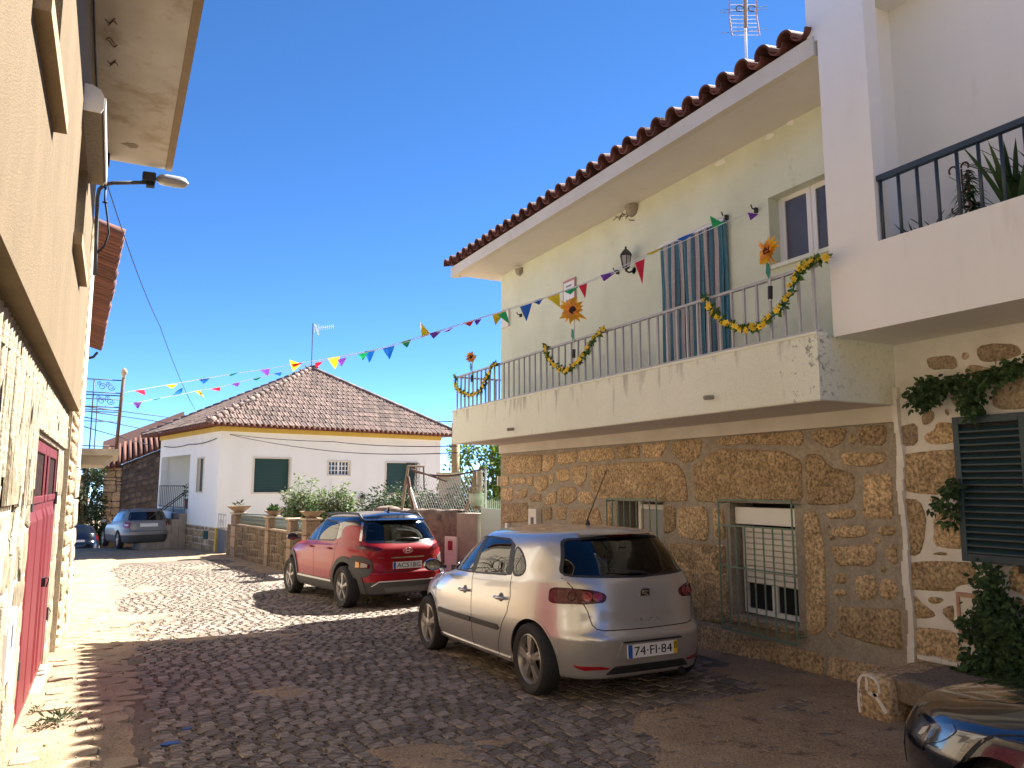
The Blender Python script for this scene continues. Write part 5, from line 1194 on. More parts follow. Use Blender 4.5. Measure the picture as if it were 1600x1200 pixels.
for i, (px, Y, top, r_, lab) in enumerate(((608, 19.5, 773, .9, 'dark bush left of the leaning fence posts'), (655, 18.2, 768, .7, 'dark bush with dry stems behind the left end of the chain link'), (690, 17.6, 780, .8, 'dark hedge bush in the middle of the chain link'), (728, 16.6, 774, .7, 'dark hedge bush by the right end of the chain link'))):
    b = base_at(px, Y, 0.1); h = (ony(px, top, Y).z - .1) * 1.12; bush('bush', lab, 'bush', b, h * 1.12, r_ * 1.15, 26, 4200, .11, M['leaf_dark'] if i != 1 else M['leaf_mid'], 80 + i, 'bushes behind the chain link fence', .02, .8)
p = base_at(763, 19.5); tree('fruit_tree', 'bright yellow green tree seen under the balcony beside the pale gate', p, 3.2, p + Vector((.35, 0, 2.45)), (1.5, 1.2, 1.5), 34, 4200, .16, M['leaf_yellow'], 5)
p = base_at(740, 18.2); tree('garden_tree', 'smaller green tree behind the chain link, left of the bright tree', p, 2.4, p + Vector((0, 0, 1.9)), (.6, .6, .8), 10, 700, .14, M['leaf_mid'], 6)

# ------------------------------------------------------------------ far left: stone house, creeper, roofs and tree beyond
fs_ = thing('far_stone_house', 'dark rubble house with sloping red tile roof behind the grey estate car', 'house', (.8, 39, G(39)))
Yf = 39.5; A = ony(192, 725, Yf); B = ony(256, 700, Yf); A2 = ony(163, 732, Yf - .6)
q = MB(); q.prism([(A.x, Yf, -2.6), (B.x + 1.5, Yf, -2.6), (B.x + 1.5, Yf, B.z + .6), (B.x, Yf, B.z), (A.x, Yf, A.z)], (0, 5, 0)); q.prism([(A2.x, Yf + .1, -2.6), (A.x - .01, Yf + .1, -2.6), (A.x - .01, Yf + .1, A.z - .02), (A2.x, Yf + .1, A.z - .12)], (0, 5, 0)); q.build('wall', mat('far_mortar', (.10, .085, .07), .95), fs_)
M['far_stone'] = mat('far_stone', (.075, .06, .048), .95, (.13, .105, .085), 5, .6, 12, obj=.4)
for i, s in enumerate(rubble(A.x + .02, B.x + .4, lambda u: -.2, lambda u: A.z + (B.z - A.z) * (u - A.x) / (B.x - A.x) - .03, .24, 33)): stone(s, lambda u, v: (u, Yf, v), (0, -1, 0), M['far_stone'], fs_, .03, .02, 6000 + i, rough=.03)
for i, s in enumerate(courses(A2.x, A.x, -.5, A.z - .15, .28, .45, .3, .55, 34, [], .02)): stone(s, lambda u, v: (u, Yf + .1, v), (0, -1, 0), M['granite'], fs_, .05, .02, 6300 + i)
q = MB(); dr_ = (B - A).normalized(); nT = int(((B - A).length + 1.2) / .24)
for k in range(nT + 4):
    p = A - dr_ * .9 + dr_ * (.24 * k) + Vector((0, -.28, .10)); o = MB(); o.tube([p, p + Vector((0, 2.6, .95))], [.10, .09], 7); o.build('roof_tile', M['tile'], fs_, smooth=True)
q.prism([A - dr_ * 1.0 + Vector((0, -.25, .0)), B + dr_ * 1.2 + Vector((0, -.25, 0)), B + dr_ * 1.2 + Vector((0, 4.5, 1.6)), A - dr_ * 1 + Vector((0, 4.5, 1.6))], (0, 0, .05)); q.build('roof_deck', M['tile'], fs_)
rr = random.Random(4); cr = thing('wall_creeper', 'dense dark creeper covering the left corner of the far stone house', 'plant', (A2.x, Yf - .5, G(39))); q = MB(); st_ = MB()
for (px, py, rx_, rz_, n) in ((146, 760, .35, .6, 260), (150, 790, .4, .6, 300), (152, 820, .4, .5, 260), (145, 840, .45, .4, 240), (160, 832, .3, .35, 160), (155, 735, .3, .25, 120)):
    c = ony(px, py, Yf - .5); clump(q, c, (rx_, .35, rz_), n, .17, rr, .6); st_.tube([(c.x, Yf - .4, -2), c], [.03, .01], 5)
st_.build('stem', M['wood_dark'], cr); q.build('foliage', M['leaf_dark'], cr, color=True)
p = base_at(133, 48); tree('far_tree', 'pale grey green tree in the distance behind the creeper', p, 6, ony(134, 770, 48), (.9, .9, 1.6), 16, 1100, .3, M['leaf_olive'], 9)
fh = thing('far_house', 'distant small house with pink tile roof left of the creeper', 'house', (-2.6, 60, G(60))); a = ony(112, 800, 60); b = ony(131, 800, 60); z1 = ony(120, 795, 60).z; z2 = ony(120, 781, 60).z
q = MB(); q.box(a.x - .5, b.x, 60, 66, G(60) - .5, z1); q.build('wall', M['fascia'], fh); q = MB(); q.prism([(a.x - .6, 59.7, z1), (b.x + .2, 59.7, z1), (b.x + .2, 63, z2), (a.x - .6, 63, z2)], (0, 0, .15)); q.build('roof', mat('pink_tile', (.40, .19, .14), .9), fh)
q = MB(); q.box(a.x + .2, a.x + .6, 59.96, 59.99, z1 - 1.2, z1 - .4); q.build('window', M['pane_dark'], fh)
fg = thing('far_grey_house', 'grey distant house wall with blue grey window above the pink roof', 'house', (-3, 75, G(75))); a = ony(112, 770, 75); b = ony(133, 770, 75); q = MB(); q.box(a.x - 1, b.x, 75, 80, G(75) - .5, ony(120, 752, 75).z); q.build('wall', M['concrete'], fg); q = MB(); q.prism([(a.x - 1.2, 74.6, ony(120, 752, 75).z), (b.x + .2, 74.6, ony(120, 752, 75).z), (b.x + .2, 78, ony(120, 744, 75).z), (a.x - 1.2, 78, ony(120, 744, 75).z)], (0, 0, .15)); q.build('roof', M['tile_old'], fg)
q = MB(); q.box(b.x - 1.1, b.x - .5, 74.95, 74.99, ony(120, 775, 75).z, ony(120, 764, 75).z); q.build('window', M['pane_dark'], fg)
tree('garden_tree', 'dark treetop just behind the far stone house roof', (2.2, 47, G(47)), 5, (2.0, 47, 1.2), (1.2, 1.2, 1.2), 8, 500, .25, M['leaf_dark'], 12)
# ------------------------------------------------------------------ overhead wires
def wire(pts, label, r=.012, sag=.0):
    t = []; 
    for a, b in zip(pts, pts[1:]):
        for i in range(12): k = i / 12; t.append(Vector(a) + (Vector(b) - Vector(a)) * k - UP * sag * 4 * k * (1 - k))
    t.append(Vector(pts[-1])); q = MB(); q.tube(t, r, 4); o = q.build('overhead_wire', M['cable']); return tag(o, label, 'wire', 'overhead wires')
wire([(-.33, YE + .1, 5.55), ony(250, 510, 17), ony(305, 640, 26)], 'black wire falling from the tan house eaves past the street lamp to the hip roof', .007, .12)
wire([ony(80, 628, 15), ony(300, 657, 33)], 'upper thin wire from the iron balcony to the hip roof', .012)
wire([ony(80, 634, 15), ony(290, 665, 33)], 'second thin wire just under the upper one behind the iron balcony', .012)
wire([ony(80, 641, 15), ony(252, 676, 33)], 'third thin wire crossing the sky under the two upper ones', .012)
wire([ony(80, 652, 15), ony(238, 697, 36)], 'lowest thin wire crossing left of the hip roof house', .012)
wire([lp(LL - .6, 3.25, .03), lp(3.5, 3.2, .04), lp(.35, 3.28, .03)], 'cable looping along the upper left wall of the hip roof house', .014, .07)
wire([fp(.3, 3.42, .08), ony(520, 690, 20), ony(715, 697, 12.8)], 'upper wire along the white front wall to the green house', .009, .05)
wire([fp(.3, 3.40, .08), ony(520, 690, 20) - UP * .25, ony(715, 703, 12.8) - UP * .05], 'lower wire along the white front wall to the green house', .009, .05)
wire([ony(672, 659, 26), (BXF + .1, 12.3, 2.75)], 'short wire reaching the far end of the green house parapet', .010)
# ------------------------------------------------------------------ cars
from mathutils.interpolate import poly_3d_calc
def paint(n, c, metal, rough, flake=.0):
    m = mat(n, c, rough, metal=metal, coat=1.0); M[n] = m; return m
paint('silver_paint', (.50, .49, .475), .62, .30); paint('red_paint', (.26, .003, .012), .0, .4); M['red_paint'].node_tree.nodes['Principled BSDF'].inputs['Coat Weight'].default_value = .35; M['red_paint'].node_tree.nodes['Principled BSDF'].inputs['Specular IOR Level'].default_value = .25; paint('grey_paint', (.22, .21, .19), .3, .42); M['grey_paint'].node_tree.nodes['Principled BSDF'].inputs['Coat Weight'].default_value = .25
paint('navy_paint', (.004, .007, .016), .2, .15); paint('far_navy', (.004, .008, .02), .2, .25); paint('black_paint', (.006, .006, .008), .0, .2)
M['glass_tint'] = glassy('glass_tint', (.20, .22, .22), 1.55); M['glass_dark'] = mat('glass_dark', (.008, .009, .011), .03, spec=.8)
M['rubber'] = mat('rubber', (.018, .017, .017), .85, (.03, .028, .027), 30); M['rim_grey'] = mat('rim_grey', (.36, .34, .32), .35, metal=.7); M['trim'] = mat('trim', (.022, .022, .023), .55); M['clad'] = mat('clad', (.055, .055, .056), .7)
M['lamp_red'] = mat('lamp_red', (.28, .008, .014), .12, coat=.4); M['lamp_dark'] = mat('lamp_dark', (.07, .004, .007), .12, coat=.3, spec=.3); M['lamp_clear'] = mat('lamp_clear', (.5, .47, .45), .15, coat=1.); M['lamp_amber'] = mat('lamp_amber', (.6, .22, .03), .2, coat=1.)
M['lamp_ring'] = mat('lamp_ring', (.30, .10, .10), .2, metal=.6)
M['seat'] = mat('seat', (.03, .03, .032), .9)
def cr(a, b, c, d, t): return tuple(.5 * (2 * q + (r - p) * t + (2 * p - 5 * q + 4 * r - s) * t * t + (3 * q - p - 3 * r + s) * t ** 3) for p, q, r, s in zip(a, b, c, d))
TS = [(1, -1 + 2 * i / 48) for i in range(48)] + [(1 - 2 * i / 26, 1) for i in range(26)] + [(-1, 1 - 2 * i / 48) for i in range(48)] + [(-1 + 2 * i / 26, -1) for i in range(26)]
def rings(levels, sub):
    out = []; n = len(levels)
    for i in range(n - 1):
        a, b, c, d = levels[max(0, i - 1)], levels[i], levels[i + 1], levels[min(n - 1, i + 2)]
        for k in range(sub): out.append((i + k / sub, cr(a, b, c, d, k / sub)))
    out.append((n - 1, levels[-1])); return out
def ringpts(p):
    yr, yf, w, zr, zf, nr, nf, cw = p; out = []
    for a, b in TS:
        n = nr if b < 0 else nf; f = (abs(a) ** n + abs(b) ** n) ** (-1 / n); x, yy = a * f, b * f; y = (yr + yf) / 2 + (yf - yr) / 2 * yy
        out.append(Vector((w * x, y, zr + (zf - zr) * (yy + 1) / 2 + cw * (1 - x * x))))
    return out
def stack(levels, sub, matf=lambda l: 0, bottom=True):
    m = MB(); R_ = rings(levels, sub); N_ = len(TS); P = [ringpts(p) for _, p in R_]
    vs = [v for r in P for v in r]; fs = []; ms = []
    for i in range(len(P) - 1):
        for k in range(N_): fs.append((i * N_ + k, i * N_ + (k + 1) % N_, (i + 1) * N_ + (k + 1) % N_, (i + 1) * N_ + k)); ms.append(matf(R_[i][0]))
    for ri, flip in ((0, True), (len(P) - 1, False)):
        c = sum(P[ri], Vector()) / N_; 
        if not flip: c = c + Vector((0, 0, .003))
        vs.append(c); ci = len(vs) - 1
        for k in range(N_):
            a, b = ri * N_ + k, ri * N_ + (k + 1) % N_; fs.append((b, a, ci) if flip else (a, b, ci)); ms.append(matf(R_[ri][0]))
    m.add(vs, fs); m.m = ms; return m
def chaikin(p, it=2):
    for _ in range(it):
        q = []
        for i in range(len(p)): a, b = p[i], p[(i + 1) % len(p)]; q += [(a[0] * .75 + b[0] * .25, a[1] * .75 + b[1] * .25), (a[0] * .25 + b[0] * .75, a[1] * .25 + b[1] * .75)]
        p = q
    return p
def round_poly(p, r=.04):
    q = []; n = len(p)
    for i in range(n):
        a, b, c = Vector(p[i - 1]), Vector(p[i]), Vector(p[(i + 1) % n]); u, v = a - b, c - b; k = min(r, u.length * .45, v.length * .45); s, e = b + u.normalized() * k, b + v.normalized() * k
        for t in (0, .33, .67, 1): q.append(tuple(s * (1 - t) ** 2 + b * 2 * t * (1 - t) + e * t * t))
    return q
def poly_rows(poly, nu, nv):
    v0, v1 = min(p[1] for p in poly), max(p[1] for p in poly); rows = []
    for i in range(nv + 1):
        t = .5 - .5 * math.cos(math.pi * i / nv); v = v0 + (v1 - v0) * (.0005 + .999 * t); xs_ = []
        for k in range(len(poly)):
            a, b = poly[k], poly[(k + 1) % len(poly)]
            if (a[1] - v) * (b[1] - v) <= 0 and abs(a[1] - b[1]) > 1e-9: xs_.append(a[0] + (b[0] - a[0]) * (v - a[1]) / (b[1] - a[1]))
        rows.append([(min(xs_) + (max(xs_) - min(xs_)) * j / nu, v) for j in range(nu + 1)])
    return rows
class Car:
    def __init__(s, name, label, loc, rz, tilt, levels, mats, matf, sub=4, group=None):
        s.root = thing(name, label, 'car', loc, group); s.root.rotation_euler = (tilt, 0, rz); s.mats = mats
        s.bm = stack(levels, sub, matf); s.bvh = BVHTree.FromPolygons(s.bm.v, s.bm.f); s.levels = levels
        me = s.bm.mesh('x', mats[0], True); s.vn = [v.normal.copy() for v in me.vertices]; bpy.data.meshes.remove(me); s.cut = []; s.side = None
    def nrm(s, p, fi):
        f = s.bm.f[fi]; w = poly_3d_calc([Vector(s.bm.v[i]) for i in f], p); n = Vector()
        for i, k in zip(f, w): n += s.vn[i] * k
        return n.normalized()
    def hit(s, o, d):
        p, n, i, _ = s.bvh.ray_cast(Vector(o), Vector(d))
        if p is None: p, n, i, _ = s.bvh.find_nearest(Vector(o) + Vector(d) * 2.2)
        return p, s.nrm(p, i)
    def pside(s, sx): return lambda y, z: s.hit((sx * 3, y, z), (-sx, 0, 0))
    def prear(s): return lambda x, z: s.hit((x, -5, z), (0, 1, 0))
    def pfront(s): return lambda x, z: s.hit((x, 5, z), (0, -1, 0))
    def ptop(s): return lambda x, y: s.hit((x, y, 4), (0, 0, -1))
    def pcorner(s, sx, y0=-1.35, x0=.35):
        """a = angle round the rear corner, 0 = straight back, 90 = straight out to the side"""
        def f(a, z): d = Vector((sx * math.sin(R(a)), -math.cos(R(a)), 0)); o = Vector((sx * x0, y0, z)); return s.hit(o + d * 3, -d)
        return f
    def pfcorner(s, sx, y0=1.35, x0=.35):
        def f(a, z): d = Vector((sx * math.sin(R(a)), math.cos(R(a)), 0)); o = Vector((sx * x0, y0, z)); return s.hit(o + d * 3, -d)
        return f
    def panel(s, name, rows, proj, mt, off=.003, skirt=.02, parent=None, label=None):
        nv, nu = len(rows), len(rows[0]); H_ = [[proj(*q) for q in r] for r in rows]; vs = [p + n * off for r in H_ for p, n in r]; fs = [(i * nu + k, i * nu + k + 1, (i + 1) * nu + k + 1, (i + 1) * nu + k) for i in range(nv - 1) for k in range(nu - 1)]
        bd = [(0, k) for k in range(nu)] + [(i, nu - 1) for i in range(1, nv)] + [(nv - 1, k) for k in range(nu - 2, -1, -1)] + [(i, 0) for i in range(nv - 2, 0, -1)]
        b0 = len(vs); n_ = len(bd)
        for i, k in bd: p, n = H_[i][k]; vs.append(p + n * (off - skirt))
        for j in range(n_): a, b = bd[j], bd[(j + 1) % n_]; fs.append((b[0] * nu + b[1], a[0] * nu + a[1], b0 + j, b0 + (j + 1) % n_))
        m = MB(); m.add(vs, fs); i, k = nv // 2, nu // 2; f0 = fs[(nv // 2 - (1 if nv // 2 == nv - 1 else 0)) * (nu - 1) + min(k, nu - 2)]; a, b, c = (Vector(vs[q]) for q in f0[:3])
        if (b - a).cross(c - a).dot(H_[i][k][1]) < 0: m.f = [f[::-1] for f in m.f]
        o = m.build(name, mt, parent or s.root, local=True, angle=45)
        if label: o['label'] = label
        return o
    def poly(s, name, poly, proj, mt, off=.003, nu=14, nv=10, r=.03, skirt=.02, parent=None): return s.panel(name, poly_rows(round_poly(poly, r) if r else poly, nu, nv), proj, mt, off, skirt, parent)
    def strip(s, name, pts, wd, proj, mt, off=.0015, parent=None, skirt=.004, step=.03):
        P_ = [Vector(p) for p in pts]; Q = [P_[0]]
        for a, b in zip(P_, P_[1:]):
            n = max(1, int((b - a).length / step)); Q += [a + (b - a) * (i + 1) / n for i in range(n)]
        rows = []
        for i, p in enumerate(Q):
            d = (Q[min(i + 1, len(Q) - 1)] - Q[max(i - 1, 0)]).normalized(); n = Vector((-d.y, d.x)); rows.append([tuple(p + n * wd / 2), tuple(p - n * wd / 2)])
        return s.panel(name, rows, proj, mt, off, skirt, parent)
    def cutter(s, m):
        me = m.mesh('cutter', s.mats[0]); o = bpy.data.objects.new('cutter', me); COL.objects.link(o); s.cut.append(o)
    def finish(s, name='body', darkmat=None):
        me = s.bm.mesh('body_raw', s.mats, True); o = bpy.data.objects.new('raw', me); COL.objects.link(o)
        for c in s.cut:
            md = o.modifiers.new('b', 'BOOLEAN'); md.operation = 'DIFFERENCE'; md.object = c; md.solver = 'EXACT'
        dg = bpy.context.evaluated_depsgraph_get(); dg.update(); m2 = bpy.data.meshes.new_from_object(o.evaluated_get(dg)); m2.name = name
        bpy.data.objects.remove(o)
        for c in s.cut: bpy.data.objects.remove(c)
        idx = [p.material_index for p in m2.polygons]; m2.materials.clear()
        for m in s.mats: m2.materials.append(m)
        m2.materials.append(darkmat or M['trim']); di = len(s.mats); ln = []
        for p, k in zip(m2.polygons, idx): p.material_index = min(k, di - 1)
        for p in m2.polygons:
            q, n, fi, d = s.bvh.find_nearest(p.center); on = d < .004 and abs(n.dot(p.normal)) > .6
            if not on: p.material_index = di
            for vi in p.vertices:
                if on:
                    q, n, fi, d = s.bvh.find_nearest(m2.vertices[vi].co); ln.append(s.nrm(q, fi) * (1 if p.normal.dot(n) > 0 else -1))
                else: ln.append(p.normal.copy())
            p.use_smooth = True
        m2.normals_split_custom_set(ln)
        return link(name, m2, s.root)
    def wells(s, ys, r, x_in=.52, z=None, squash=1.):
        for y in ys:
            for sx in (-1, 1):
                m = MB(); n = 40; a = [(y + r * math.cos(2 * math.pi * k / n), (z or r - .03) + r * math.sin(2 * math.pi * k / n) * squash) for k in range(n)]
                m.prism([(sx * x_in, p, q) for p, q in a], (sx * .8, 0, 0)); s.cutter(m)
    def wheel(s, x, y, r, rr_, wd, style, mt):
        sx = 1 if x > 0 else -1; w = bpy.data.objects.new('wheel', None); COL.objects.link(w); w.parent = s.root; w.location = (x, y, r - .004); w.empty_display_size = .1
        m = MB(); h = wd / 2; prof = [(rr_, -h * .8), (rr_ + .02, -h * .95), (r - .03, -h), (r - .008, -h * .82), (r, -h * .5), (r, h * .5), (r - .008, h * .82), (r - .03, h), (rr_ + .02, h * .95), (rr_, h * .8)]
        m.lathe((0, 0, 0), prof, 48, 'x'); m.f = [f for f in m.f if len(f) == 4]
        for k in range(48):
            a = 2 * math.pi * k / 48
        t = m.build('tyre', M['rubber'], w, local=True, angle=40)
        g = MB(); e = sx * h * .78   # rim face on the outer side
        g.lathe((0, 0, 0), [(rr_ + .004, -sx * h * .7), (rr_ + .004, e), (rr_ - .008, e + sx * .008), (rr_ - .018, e - sx * .006), (rr_ - .03, e - sx * .05), (rr_ - .035, -sx * h * .5)], 40, 'x'); g.f = [f for f in g.f if len(f) == 4]
        n = 5; ks = {'twin': (-.17, .17), 'star': (0,), 'steel': (0,)}[style]; n = 5 if style != 'steel' else 9
        for k in range(n):
            for q in ks:
                a = 2 * math.pi * k / n + .3; a2 = a + q * .62; u = Vector((0, math.cos(a2), math.sin(a2))); v = Vector((0, -math.sin(a2), math.cos(a2))); ui = Vector((0, math.cos(a + q * 1.6), math.sin(a + q * 1.6)))
                wo, wi = {'twin': (.020, .016), 'star': (.036, .020), 'steel': (.035, .03)}[style]; p0 = ui * .035 + Vector((e + sx * .002, 0, 0)); p1 = u * (rr_ - .012) + Vector((e - sx * .002, 0, 0)); dx = Vector((-sx * .035, 0, 0))
                g.hexa([p0 + v * wi + dx, p1 + v * wo + dx, p1 - v * wo + dx, p0 - v * wi + dx, p0 + v * wi * .7, p1 + v * wo * .8, p1 - v * wo * .8, p0 - v * wi * .7])
        g.lathe((0, 0, 0), [(.062, e - sx * .03), (.055, e + sx * .008), (.03, e + sx * .014), (0, e + sx * .014)], 20, 'x'); o = g.build('rim', mt, w, local=True, angle=35)
        d = MB(); d.lathe((0, 0, 0), [(rr_ - .03, e - sx * .07), (0, e - sx * .069)], 24, 'x'); d.build('brake_disc', M['dark'], w, local=True)
        c = MB(); 
        for k in range(5): a = 2 * math.pi * k / 5 + .6; c.lathe((e + sx * .006, .04 * math.cos(a), .04 * math.sin(a)), [(.008, 0), (.008, sx * .006), (0, sx * .007)], 8, 'x')
        c.build('wheel_bolt', M['lead'], w, local=True); return w
    def mirror(s, sx, y, z, w, mt):
        m = bmesh.new(); bmesh.ops.create_uvsphere(m, u_segments=20, v_segments=12, radius=1)
        for v in m.verts:
            p = v.co; q = 1.0; v.co = Vector((sx * (w + .11) + p.x * .105, y + max(p.y, -.35) * .085, z + p.z * .068))
        me = bpy.data.meshes.new('mirror'); m.to_mesh(me); m.free(); me.materials.append(mt); me.polygons.foreach_set('use_smooth', [True] * len(me.polygons)); sharp(me, 40); o = link('mirror', me, s.root)
        g = MB(); g.lathe((0, 0, 0), [(1, 0), (0, 0)], 20, 'y'); g.v = [(sx * (w + .11) + p[0] * .088, y - .032, z + p[2] * .054) for p in g.v]; g.build('mirror_glass', M['chrome'], o, local=True)
        b = MB(); b.tube([(sx * (w - .06), y + .02, z - .03), (sx * (w + .06), y + .02, z - .02)], .022, 8); b.build('mirror_arm', mt, o, local=True)
    def plate(s, text, x, z, y, wd, ht, yellow=None, parent=None, tilt=0., ts=.8):
        Mx = Matrix.Translation((x, y, z)) @ Matrix.Rotation(tilt, 4, 'X'); q = MB(); q.box(-wd / 2, wd / 2, -.004, .008, -ht / 2, ht / 2); q.v = [Mx @ Vector(p) for p in q.v]; o = bevel(q.build('number_plate', M['plate_white'], s.root, local=True), .003)
        for nm, mt, a, b in (('blue_band', 'plate_blue', -wd / 2 + .002, -wd / 2 + .045),) + ((('yellow_band', 'plate_yellow', wd / 2 - .042, wd / 2 - .002),) if yellow else ()):
            q = MB(); q.box(a, b, -.006, -.0045, -ht / 2 + .003, ht / 2 - .003); q.v = [Mx @ Vector(p) for p in q.v]; q.build(nm, M[mt], o, local=True)
        cx = .004 if yellow else .02
        lettering(text, ht * ts, Mx @ Matrix.Translation((cx, -.0062, 0)) @ Matrix.Rotation(R(90), 4, 'X'), M['black_ink'], o, wd - (.11 if yellow else .075))
        if yellow:
            for i, tx in enumerate(yellow): lettering(tx, .034, Mx @ Matrix.Translation((wd / 2 - .022, -.0075, .03 - .03 * i)) @ Matrix.Rotation(R(90), 4, 'X'), M['black_ink'], o, .034)
        return o
def lettering(text, h, Mx, mt, parent, width=None, name='lettering', ext=.0008, bold=.0):
    cu_ = bpy.data.curves.new('t', 'FONT'); cu_.body = text; cu_.size = h; cu_.align_x = 'CENTER'; cu_.align_y = 'CENTER'; cu_.extrude = ext; cu_.offset = bold; cu_.resolution_u = 3
    ob = bpy.data.objects.new('t', cu_); COL.objects.link(ob); dg = bpy.context.evaluated_depsgraph_get(); dg.update(); me = bpy.data.meshes.new_from_object(ob.evaluated_get(dg)); bpy.data.objects.remove(ob); bpy.data.curves.remove(cu_); me.name = name
    xs_ = [v.co.x for v in me.vertices]; ys_ = [v.co.y for v in me.vertices]; k = h * .72 / max(1e-6, max(ys_) - min(ys_)) if h > .02 else 1; sx = width * .96 / (max(xs_) - min(xs_)) if width else k; mx = (max(xs_) + min(xs_)) / 2; my = (max(ys_) + min(ys_)) / 2
    for v in me.vertices: v.co = Mx @ Vector(((v.co.x - mx) * sx, (v.co.y - my) * k * 1.12, v.co.z))
    me.materials.clear(); me.materials.append(mt); return link(name, me, parent)
def seats(c, rows, x0, mt):
    for (y, z0) in rows:
        for x in (-x0, x0):
            m = MB(); m.hexa([(x - .24, y - .08, z0), (x + .24, y - .08, z0), (x + .24, y + .06, z0), (x - .24, y + .06, z0), (x - .2, y - .26, z0 + .52), (x + .2, y - .26, z0 + .52), (x + .2, y - .16, z0 + .52), (x - .2, y - .16, z0 + .52)]); m.hexa([(x - .13, y - .30, z0 + .56), (x + .13, y - .30, z0 + .56), (x + .13, y - .20, z0 + .56), (x - .13, y - .20, z0 + .56), (x - .11, y - .31, z0 + .75), (x + .11, y - .31, z0 + .75), (x + .11, y - .23, z0 + .75), (x - .11, y - .23, z0 + .75)])
            bevel(m.build('seat', mt, c.root, local=True), .04, 3)
def shrink(levels, k0, d, zb):
    out = [(levels[k0][0] + d + .25, levels[k0][1] - d, levels[k0][2] - d, zb, zb, levels[k0][5], levels[k0][6], 0)]
    for l in levels[k0:]: out.append((l[0] + d, l[1] - d, max(.05, l[2] - d), l[3] - d * .55, l[4] - d * .55, l[5], l[6], l[7]))
    return out

# ---------------------------------------------- silver hatchback
#            yr     yf     w     zr    zf   nr   nf  crown
LV = [(-1.80, 1.80, .70, .19, .19, 6, 4, 0), (-1.90, 1.88, .775, .20, .20, 5, 3.5, 0), (-1.935, 1.94, .815, .27, .27, 4.6, 3.2, 0), (-1.965, 1.98, .838, .38, .38, 4.4, 3.0, 0), (-1.985, 1.99, .846, .48, .48, 4.3, 3.0, 0),
      (-1.985, 1.985, .848, .535, .535, 4.3, 3.0, 0), (-1.945, 1.975, .848, .585, .585, 4.4, 3.0, 0), (-1.925, 1.96, .846, .66, .65, 4.4, 3.0, 0), (-1.915, 1.93, .840, .76, .72, 4.4, 2.9, 0), (-1.895, 1.80, .828, .86, .78, 4.3, 2.9, .01),
      (-1.870, 1.55, .812, .945, .84, 4.2, 3.0, .02), (-1.845, 1.14, .795, .985, .90, 4.1, 3.2, .02), (-1.80, .98, .765, 1.045, .985, 4.0, 3.4, .02), (-1.72, .76, .722, 1.16, 1.11, 3.9, 3.4, .02), (-1.61, .52, .668, 1.275, 1.24, 3.8, 3.4, .02),
      (-1.525, .36, .615, 1.345, 1.32, 3.8, 3.4, .025), (-1.46, .27, .555, 1.378, 1.355, 3.8, 3.2, .03), (-1.32, .12, .42, 1.398, 1.383, 3.4, 3, .03), (-1.05, -.15, .22, 1.412, 1.408, 3, 3, .03), (-.75, -.45, .06, 1.43, 1.43, 2.5, 2.5, .01)]
PX = 4.17
sv = Car('silver_hatchback', 'silver five door hatchback parked by the granite wall, rear towards the viewer', (PX, 7.44, G(7.44)), 0, math.atan(-.027), LV, [M['silver_paint']], lambda l: 0)
SG = [[(.90, .945), (.50, 1.225), (.36, 1.285), (.03, 1.315), (.02, .955)], [(-.055, .957), (-.055, 1.315), (-.60, 1.305), (-.69, 1.28), (-.81, .985)], [(-.885, .99), (-.78, 1.255), (-.93, 1.215), (-1.07, 1.12), (-1.11, 1.04), (-1.06, .992)]]
SG = [round_poly(SG[0], .04), round_poly(SG[1], .04), chaikin(SG[2], 2)]
sv.wells((-1.29, 1.17), .335, .5)
m = stack(shrink(LV, 12, .05, .62), 3); sv.cutter(m)
for g in SG: m = MB(); m.prism([(-1.3, y, z) for y, z in g], (2.6, 0, 0)); sv.cutter(m)
RG = round_poly([(-.655, 1.03), (0, 1.005), (.655, 1.03), (.53, 1.325), (0, 1.352), (-.53, 1.325)], .05); m = MB(); m.prism([(x, -3, z) for x, z in RG], (0, 1.75, 0)); sv.cutter(m)
FG = round_poly([(-.60, 1.02), (.60, 1.02), (.46, 1.31), (-.46, 1.31)], .05); m = MB(); m.prism([(x, .1, z) for x, z in FG], (0, 1.6, 0)); sv.cutter(m)
sv.finish()
